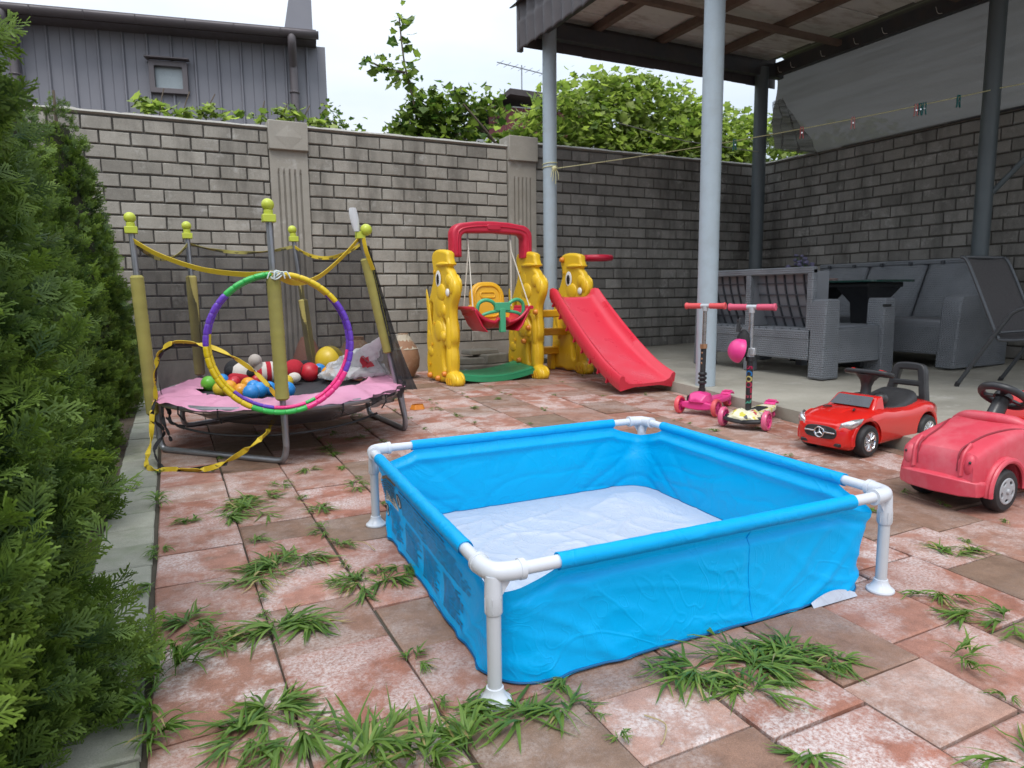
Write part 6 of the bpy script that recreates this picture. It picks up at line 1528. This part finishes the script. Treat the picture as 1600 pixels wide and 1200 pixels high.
SP('rear_apron', MB().box((sx0+.025, (sy0+.12+sy1)/2, zb+.275), (.05, sy1-sy0-.12, .25)), RAT, bev=.006)
SP('rear_band', MB().box((sx0+.022, (sy0+.12+sy1)/2, zb+.365), (.058, sy1-sy0-.12, .075)), RAT, bev=.006)
def sofa_arm(fn, x, y, dx, dy, h, m):
    fn('arm', MB().loft([[(x-dx/2*k-o, y-dy/2, z), (x+dx/2*k-o, y-dy/2, z), (x+dx/2*k-o, y+dy/2, z), (x-dx/2*k-o, y+dy/2, z)] for z, k, o in ((zb, 1.0, 0), (zb+h*.5, .93, 0), (zb+h-.06, .86, 0), (zb+h-.012, .78, 0), (zb+h, .6, 0))]), m, bev=.012)
sofa_arm(SP, sx0+.09, sy0+.035, .20, .15, .665, RAT); sofa_arm(SP, sx1+.05, sy0+.06, .17, .17, .665, RAT)
SP('arm_slot', MB().box((sx1+.0, sy0-.028, zb+.60), (.10, .012, .022)), BKP, bev=.003)
SP('side_apron', MB().loft([[(sx0+.16, sy0+.0, zb+.12), (sx1-.02, sy0+.0, zb+.12), (sx1-.02, sy0+.10, zb+.12), (sx0+.16, sy0+.10, zb+.12)], [(sx0+.16, sy0+.02, zb+.40), (sx1-.02, sy0+.02, zb+.43), (sx1-.02, sy0+.10, zb+.43), (sx0+.16, sy0+.10, zb+.40)]]), RAT, bev=.008)
SP('seat_pan', MB().box(((sx0+sx1)/2+.14, (sy0+sy1)/2+.05, zb+.40), (sx1-sx0-.24, sy1-sy0-.14, .07)), RATS, bev=.02)
SP('front_apron', MB().box((sx1-.02, (sy0+sy1)/2+.05, zb+.25), (.05, sy1-sy0-.14, .26)), RAT, bev=.01)
sofa_arm(SP, sx0+.09, sy1-.035, .20, .13, .665, RAT); sofa_arm(SP, sx1+.05, sy1-.06, .17, .17, .665, RAT)
for y in (ym,): SP('leg', MB().box((sx0+.06, y, zb+.08), (.09, .09, .16)), RATS, bev=.008)
SP('leg', MB().box((sx1-.04, ym, zb+.08), (.08, .08, .16)), RATS, bev=.008)
# ---- three seat sofa along the side wall
zb2 = TZ(6.6, 4.5); zb_save = zb; zb = zb2
s2 = thing('garden_sofa', 'long grey rattan effect sofa with three curved backs against the side wall', 'sofa', (6.8, 4.7, zb2))
SQ = lambda *a, **k: part(*a, world=True, parent=s2, **k)
ya, yb_ = 3.80, 5.78; n = 3; wv_ = (yb_-ya)/n
for i in range(n):
    y0, y1 = ya+wv_*i+.006, ya+wv_*(i+1)-.006
    def bkf(u, v):
        z = zb2+.42+.56*v; x = 6.78+.20*v**1.4+.05*sin(pi*u)*0-.05*(1-v)**3; ed = .03*(abs(2*u-1)**8); return (x+ed, y0+(y1-y0)*u, z)
    o = SQ('back_cushion', MB().grid(bkf, 18, 18), RAT, ang=80); md = o.modifiers.new('t', 'SOLIDIFY'); md.thickness = .05; md.offset = 1
    SQ('seat', MB().box((6.52, (y0+y1)/2, zb2+.405), (.62, y1-y0, .07)), RATS, bev=.022)
    SQ('front_apron', MB().box((6.235, (y0+y1)/2, zb2+.255), (.06, y1-y0, .27)), RAT, bev=.016)
    for q in (.25, .75): SQ('back_clip', MB().box((6.955, y0+(y1-y0)*q, zb2+.975), (.04, .03, .035)), RATD, bev=.004)
SQ('back_rail', MB().box((7.0, (ya+yb_)/2, zb2+.985), (.07, yb_-ya-.04, .05)), RAT, bev=.012)
SQ('back_panel', MB().box((7.06, (ya+yb_)/2, zb2+.55), (.04, yb_-ya, .82)), RATS)
for y in (ya-.06, yb_+.06):
    SQ('arm', MB().loft([[(6.20-o, y-.085, z), (6.98, y-.085, z), (6.98, y+.085, z), (6.20-o, y+.085, z)] for z, o in ((zb2+.005, .03), (zb2+.35, .0), (zb2+.60, -.02), (zb2+.645, -.05), (zb2+.66, -.10))]), RAT, bev=.015)
for y in (ya+wv_, ya+2*wv_): SQ('leg', MB().box((6.33, y, zb2+.06), (.09, .08, .13)), RATS, bev=.008)
SQ('side_skirt', MB().box((6.62, ya-.06, zb2+.20), (.62, .12, .20)), RATD, bev=.01)
zb = zb_save
# ---- glass topped table and flowers
tz0 = TZ(6.0, 4.7)
tb = thing('garden_table', 'green edged glass topped table on a dark pedestal between the two sofas', 'table', (5.95, 4.62, tz0))
GL = M('green table glass', (.015, .05, .042), .08, .1, 4, coat=.6)
part('table_top', plate('table_top', [rrect(.62, 1.06, .05, 5)], .022, .005, Matrix.Translation((0, 0, .80))), GL, tb)
DW = M('dark table plastic', (.014, .015, .018), .5, .1, 6)
part('apron', MB().box((0, 0, .765), (.50, .88, .045)), DW, tb, bev=.01)
for y in (-.26, .30): part('pedestal', MB().loft([[(-w, y-d_, z), (w, y-d_, z), (w, y+d_, z), (-w, y+d_, z)] for z, w, d_ in ((0, .24, .13), (.04, .22, .12), (.30, .11, .085), (.60, .13, .10), (.745, .24, .17))]), DW, tb, bev=.01)
fl = thing('flower_bunch', 'small bunch of dusty violet flowers on the glass table', 'flowers', (5.72, 4.92, tz0+.812))
VIO = M('dusty violet petals', (.13, .12, .20), .8, .3, 30); STM = M('flower stems', (.06, .10, .05), .8)
rf = random.Random(8)
part('vase', MB().lathe([(.03, 0), (.045, .02), (.05, .06), (.035, .09), (.04, .10)], 18), M('pale vase', (.35, .36, .36), .4), fl)
for i in range(26):
    a, e = rf.random()*2*pi, rf.uniform(.2, 1.3); d = Vector((cos(a)*cos(e), sin(a)*cos(e), sin(e)*1.1)); L = rf.uniform(.10, .19); p1 = Vector((0, 0, .08))+d*L
    st_ = part('stem', MB().tube([(0, 0, .07), p1], .003, 5), STM, fl)
    part('bloom', MB().ball(p1, rf.uniform(.014, .026), (1, 1, .8), 7, 5), VIO, st_)
# small things along the table edge
for i, (dx, dy, c_, lab) in enumerate([(-.22, .26, (.42, .44, .44), 'pale small dish nearest the flowers on the glass table'), (-.24, .12, (.45, .16, .16), 'small red and white packet in the middle of the glass table edge'), (-.25, -.05, (.40, .28, .26), 'small dull pink dish further along the glass table edge')]):
    single('small_dish', MB().lathe([(0, 0), (.045, 0), (.06, .018), (.055, .02), (.04, .006), (0, .006)], 18).shift((5.95+dx, 4.62+dy, tz0+.812)), M('dish', c_, .4), lab, 'dish')
# ---- sling chair at the right edge
chz = TZ(5.6, 2.9)
ch = thing('sling_chair', 'dark metal sling armchair with a charcoal fabric back at the right edge', 'chair', (5.62, 2.85, chz))
FR = M('dark chair metal', (.07, .075, .082), .38, .1, 8, metal=.3); SLG = M('charcoal sling fabric', (.050, .046, .047), .85, .12, 40, bump=.5, bscale=260)
CHP = lambda *a, **k: part(*a, parent=ch, **k)
for sx_ in (-.285, .285):
    CHP('side_leg', MB().tube(smooth_path([(sx_, .27, .012), (sx_, .12, .26), (sx_, -.03, .50), (sx_, -.08, .565), (sx_, -.16, .60), (sx_, -.30, .605), (sx_, -.42, .58), (sx_, -.47, .50), (sx_, -.47, .25), (sx_, -.47, .012)], 6), .0145, 10), FR)
    CHP('back_tube', MB().tube(smooth_path([(sx_*.93, .32, .97), (sx_*.93, .27, .93), (sx_*.93, .13, .62), (sx_*.93, .03, .40), (sx_*.93, -.02, .365), (sx_*.93, -.25, .385), (sx_*.93, -.46, .40)], 6), .0125, 10), FR)
    CHP('foot_cap', MB().tube([(sx_, .275, .0), (sx_, .262, .03)], .018, 10), BKP)
def slg(u, v):
    pts = SLP; i = min(len(pts)-2, int(v*(len(pts)-1))); f = v*(len(pts)-1)-i; p = pts[i].lerp(pts[i+1], f); return (-.26+.52*u, p.y+.018*sin(pi*u), p.z-.012*sin(pi*u))
SLP = smooth_path([(0, .33, .975), (0, .27, .925), (0, .13, .62), (0, .03, .40), (0, -.02, .372), (0, -.25, .392), (0, -.46, .405)], 8)
o = CHP('sling', MB().grid(slg, 12, 48), SLG, ang=80); md = o.modifiers.new('t', 'SOLIDIFY'); md.thickness = .006
CHP('top_bar', MB().tube([(-.265, .32, .972), (.265, .32, .972)], .0125, 10), FR); CHP('seat_bar', MB().tube([(-.265, -.46, .40), (.265, -.46, .40)], .0125, 10), FR); CHP('cross_bar', MB().tube([(-.285, .0, .42), (.285, .0, .42)], .010, 8), FR)
ch2 = thing('sling_chair', 'second dark sling chair whose curved back edge shows behind the first', 'chair', (6.75, 2.75, TZ(6.7, 2.7)), radians(20))
for c_ in ch.children:
    d_ = c_.copy(); COL.objects.link(d_); d_.parent = ch2
single('red_pole', MB().tube([(7.22, 6.92, .15), (7.12, 7.0, 1.55)], .02, 8), MAR, 'dark red pole leaning in the corner behind the love seat', 'pole')

# ================================================================== WASHING LINE
LINE = M('pale yellow cord', (.58, .55, .30), .7, .1, 40)
la, lb_, lc = Vector((3.875, 6.72, 2.19)), Vector((7.13, 3.97, 2.70)), Vector((9.2, 2.2, 3.02))
wl = thing('washing_line', 'pale yellow washing line strung from the canopy corner post across the terrace', 'washing line', la)
def lp(t_): q = la.lerp(lb_, t_); return q-Vector((0, 0, .05*4*t_*(1-t_)))
part('cord', MB().tube([lp(i/24) for i in range(25)]+[lc], .0048, 6), LINE, wl, world=True)
part('knot', MB().ball(la+Vector((0, -.02, 0)), .03, (1, 1, .9), 12, 8), LINE, wl, world=True)
part('wrap', MB().tube([(3.875+.083*cos(a), 6.80+.083*sin(a), 2.19+.006*a) for a in [i*.4 for i in range(32)]], .0045, 6), LINE, wl, world=True)
for dx, l in ((-.03, .14), (.0, .17), (.03, .12), (-.05, .10)): part('loose_end', MB().tube(smooth_path([la+Vector((dx*.3, -.03, 0)), la+Vector((dx, -.05, -l*.5)), la+Vector((dx*1.2, -.045, -l))], 5), .004, 5), LINE, wl, world=True)
part('second_cord', MB().tube([(5.0, 7.1, 2.86), (6.0, 7.05, 2.72), (7.05, 6.8, 2.62)], .006, 6), M('grey cord', (.4, .4, .36), .8), wl, world=True)
PRED = M('red peg plastic', (.50, .09, .10), .4, .1); PTEAL = M('teal peg plastic', (.012, .15, .15), .4, .1); PNK2 = M('pale pink peg plastic', (.60, .22, .22), .4, .1)
def peg(t_, m, label, tw=0.0):
    p = lp(t_); k = thing('clothes_peg', label, 'clothes peg', p+Vector((0, 0, -.095)), atan2(-2.75, 3.25)+tw, 'clothes pegs on the washing line')
    for sx_ in (-1, 1): part('prong', MB().loft([[(sx_*.004+dx*sx_, -.009, z), (sx_*.013+dx*sx_, -.009, z), (sx_*.013+dx*sx_, .009, z), (sx_*.004+dx*sx_, .009, z)] for z, dx in ((0, .008), (.04, .002), (.085, .004), (.115, 0))]), m, k, bev=.002)
    part('spring', MB().tube([(.0, -.012, .055), (0, .012, .055)], .008, 8), CHRM, k)
peg(.443, PTEAL, 'dark teal clothes peg alone between the front canopy post and the corner post', .4)
peg(.593, PRED, 'red clothes peg nearest the corner post, in front of the net corner')
peg(.703, PNK2, 'pale red clothes peg hanging alone in front of the shade net')
peg(.8335, PNK2, 'pale pink clothes peg at the left of the tight cluster')
peg(.8415, PTEAL, 'teal clothes peg in the middle of the tight cluster', .2)
peg(.850, PTEAL, 'teal clothes peg at the right of the tight cluster', -.1)
peg(.918, PTEAL, 'teal clothes peg nearest the right canopy post', .3)

# ================================================================== WEEDS IN THE PAVING JOINTS
GRASS = leaf_mat('crabgrass blade', (.040, .115, .020), (.20, .31, .06), .35, .45, (.40, .33, .14))
def blades(base, d, L, wid, curl, r, seg=5, tint=.4, V=None, Q=None, T=None, rise=.5, twist=0.0):
    # one folded, arching blade
    b0 = len(V); d = np.array(d)/np.linalg.norm(d); side = np.array([-d[1], d[0], 0.0]); p = np.array(base, float)
    el = rise
    for i in range(seg+1):
        f = i/seg; w = wid*(min(1, .45+2.2*f))*(1-f**2.2)+.0004
        q = side*cos(twist*f)+np.array([0, 0, 1])*sin(twist*f)
        V.append(p-q*w/2); V.append(p+np.array([0, 0, -w*.22])); V.append(p+q*w/2); T += [min(.88, tint+.18*f), tint-.05, min(.88, tint+.18*f)] if tint < .9 else [1., 1., 1.]
        if i < seg:
            Q.append((b0+3*i, b0+3*i+1, b0+3*i+4, b0+3*i+3)); Q.append((b0+3*i+1, b0+3*i+2, b0+3*i+5, b0+3*i+4))
        p = p+(d*cos(el)+np.array([0, 0, sin(el)]))*L/seg; el -= curl/seg
        if p[2] < .004: p[2] = .004+.003*r.random(); el = max(el, 0)
def tuft(x, y, rad, n, r, V, Q, T, Lm=1.0, flat=.5, up=False):
    nst = max(3, n//15)
    for s_ in range(nst):
        a = r.uniform(0, 2*pi); reach = rad*r.uniform(.12, .95)*(r.random()**.35)
        end = np.array([x+reach*cos(a), y+reach*sin(a), 0.0]); st = np.array([x+.012*r.normal(), y+.012*r.normal(), 0.002])
        h = r.uniform(.003, .022)*(1-.55*reach/rad)*(2.2 if up else 1)
        k = 4
        for i in range(k):    # runner stem with leaves along it
            f0, f1 = i/k, (i+1)/k
            p0 = st+(end-st)*f0; p1 = st+(end-st)*f1; p0[2] = .004+h*sin(pi*min(1, f0*.8)); p1[2] = .004+h*sin(pi*min(1, f1*.8))
            b0 = len(V); dd = (end-st); dd /= np.linalg.norm(dd)+1e-6; sd = np.array([-dd[1], dd[0], 0])*.0012
            V += [p0-sd, p0+sd, p1+sd, p1-sd]; T += [.25]*4; Q.append((b0, b0+1, b0+2, b0+3))
            for _ in range(3 if i else 2):
                aa = a+r.normal()*.7; L = r.uniform(.030, .085)*Lm*(.7+.6*rad/.15)
                blades(p1, (cos(aa), sin(aa), 0), L, r.uniform(.0036, .0085)*min(1.2, Lm), r.uniform(.5, 1.9), r, 4, (r.uniform(.12, .78) if r.random() > .04 else 1.0), V, Q, T, r.uniform(.0, .6)*r.random()**.6+(.45 if up else 0), r.normal()*.6)
def weed(label, x, y, rad, n, seed, Lm=1.0, up=False, extra=()):
    r = np.random.default_rng(seed); V, Q, T = [], [], []
    tuft(x, y, rad, n, r, V, Q, T, Lm, up=up)
    for (ex_, ey_, er, en) in extra: tuft(ex_, ey_, er, en, r, V, Q, T, Lm, up=up)
    me = fast_mesh('weed_tuft', np.array(V), np.array(Q), np.clip(np.array(T), 0, 1)); me.materials.append(GRASS)
    single('weed_tuft', me, GRASS, label, 'weed', 'crabgrass tufts in the paving joints', smooth=False)
weed('broadest crabgrass mat spreading on the paving below the front side of the pool', 1.13, 1.06, .20, 260, 31, 1.0, False, [(1.00, 1.10, .15, 120), (1.24, 1.06, .16, 120), (1.05, 1.00, .14, 90), (1.32, .99, .10, 40)])
weed('wide crabgrass tuft between the hedge and the pool, farthest of the three big ones', .21, 2.85, .17, 170, 32, 1.15, False, [(.30, 2.98, .11, 60), (.14, 2.75, .10, 50)])
weed('wide crabgrass tuft in the second paving joint, left of the pool near its label', .24, 2.17, .17, 190, 33, 1.05, False, [(.33, 2.22, .11, 70), (.17, 2.10, .12, 70)])
weed('dense radiating crabgrass tuft left of the pool with long straight blades', .19, 1.74, .13, 120, 34, 1.35, False, [(.27, 1.74, .10, 40)])
weed('crabgrass tuft close to the left side of the pool, beside the long print', .45, 1.93, .11, 100, 35, 1.1, False, [(.54, 1.92, .11, 50), (.60, 1.98, .08, 30)])
weed('low crabgrass tuft against the hedge side joint, level with the radiating one', -.01, 1.89, .11, 100, 36, 1.0, False, [(.05, 1.78, .09, 40)])
weed('tall upright grass growing along the kerb joint beside the nearest thuja', -.075, 1.63, .09, 110, 37, 1.45, True, [(-.08, 1.50, .07, 60), (-.085, 1.42, .05, 40), (-.05, 1.72, .08, 50)])
weed('bushy crabgrass tuft near the bottom edge, left of the big pale stone', .13, 1.38, .13, 160, 38, 1.1, False, [(.17, 1.28, .12, 80), (.07, 1.33, .10, 60)])
weed('bright long bladed grass at the very bottom of the picture', .27, 1.14, .12, 150, 39, 1.15, True, [(.36, 1.10, .10, 90), (.44, 1.09, .09, 70), (.20, 1.10, .09, 60)])
weed('crabgrass around the near pool foot with long thin blades', .47, 1.22, .10, 70, 40, 1.25, False, [(.58, 1.13, .12, 70), (.66, 1.11, .08, 30)])
weed('small crabgrass tuft right of the pool, beyond its right leg', 2.17, 1.25, .10, 60, 41, .95, False, [(2.24, 1.22, .07, 25)])
weed('small dark crabgrass tuft just right of the right pool foot', 1.86, 1.09, .09, 70, 42, .9)
weed('thin upright grass tuft in the joint near the bottom right corner', 1.56, .86, .07, 40, 43, 1.0, True)
weed('sparse creeping weed reaching in from the right edge', 1.85, .92, .10, 40, 44, 1.1, False, [(1.80, .97, .07, 20)])
weed('crabgrass at the bottom right corner of the picture', 1.31, .60, .10, 70, 45, 1.1)
weed('small crabgrass tuft between the trampoline leg and the left pool leg', .49, 2.71, .10, 70, 46, 1.0)
weed('small pale crabgrass tuft behind the left pool leg', .69, 2.96, .08, 50, 47, 1.0)
weed('little separate tuft left of the wide far one, by the kerb', .01, 2.77, .07, 50, 48, .9)
weed('small fresh green tuft at the lower edge right of the middle', .99, .79, .05, 30, 49, .9)
weed('thin grass tuft in the kerb joint half way along the hedge', -.10, 3.10, .08, 50, 50, 1.1, True)
r = np.random.default_rng(77); V, Q, T = [], [], []
for (x, y, n_, rd) in [(.84, 4.17, 14, .06), (1.14, 4.75, 14, .06), (.75, 3.75, 30, .12), (.95, 3.95, 30, .10), (.55, 3.35, 26, .09), (.72, 3.62, 20, .1), (.40, 3.14, 26, .10), (2.36, 1.62, 26, .06), (1.7, 4.7, 10, .06), (1.95, 4.6, 10, .06), (2.3, 4.9, 10, .05), (1.6, 5.3, 12, .07), (.93, 1.14, 20, .05), (.52, 1.97, 16, .05), (.04, 1.75, 20, .07), (1.29, .99, 14, .05), (.70, 3.30, 12, .05), (.12, 3.6, 10, .05), (2.9, 3.1, 10, .04), (.2, 2.45, 16, .08), (.46, 2.45, 16, .07), (.46, 2.25, 20, .08), (-.09, 2.5, 20, .06), (-.1, 2.2, 20, .06), (.45, 1.45, 14, .06), (.72, 1.2, 12, .04), (2.5, 2.55, 10, .05)]:
    tuft(x, y, rd, n_, r, V, Q, T, .75)
for k in range(0, 12):         # moss and seedlings along the joints
    y = .5
    while y < 5.6:
        y += r.exponential(.30)
        if r.random() < .55:
            x = sx(k, y)+r.normal()*.004
            if in_view(x, y) and not (.5 < x < 1.95 and 1.17 < y < 2.5): tuft(x, y, .03, 9, r, V, Q, T, .42)
me = fast_mesh('weeds', np.array(V), np.array(Q), np.clip(np.array(T), 0, 1)); me.materials.append(GRASS)
single('weeds', me, GRASS, 'scattered small weeds and seedlings sprouting along the paving joints', 'weeds', kind='stuff', smooth=False)
DRY = M('dry stalk', (.38, .30, .15), .8)
for P, lab in (([(.50, 2.28, .005), (.54, 2.24, .012), (.56, 2.17, .004)], 'dry straw stalk lying beside the left pool foot'), ([(.80, 1.03, .004), (.815, .985, .008), (.79, .955, .004), (.77, .94, .006)], 'curled dry root thread lying on the paving in the middle foreground')):
    single('dry_stalk', MB().tube(smooth_path(P, 6), .0016, 5), DRY, lab, 'stalk')
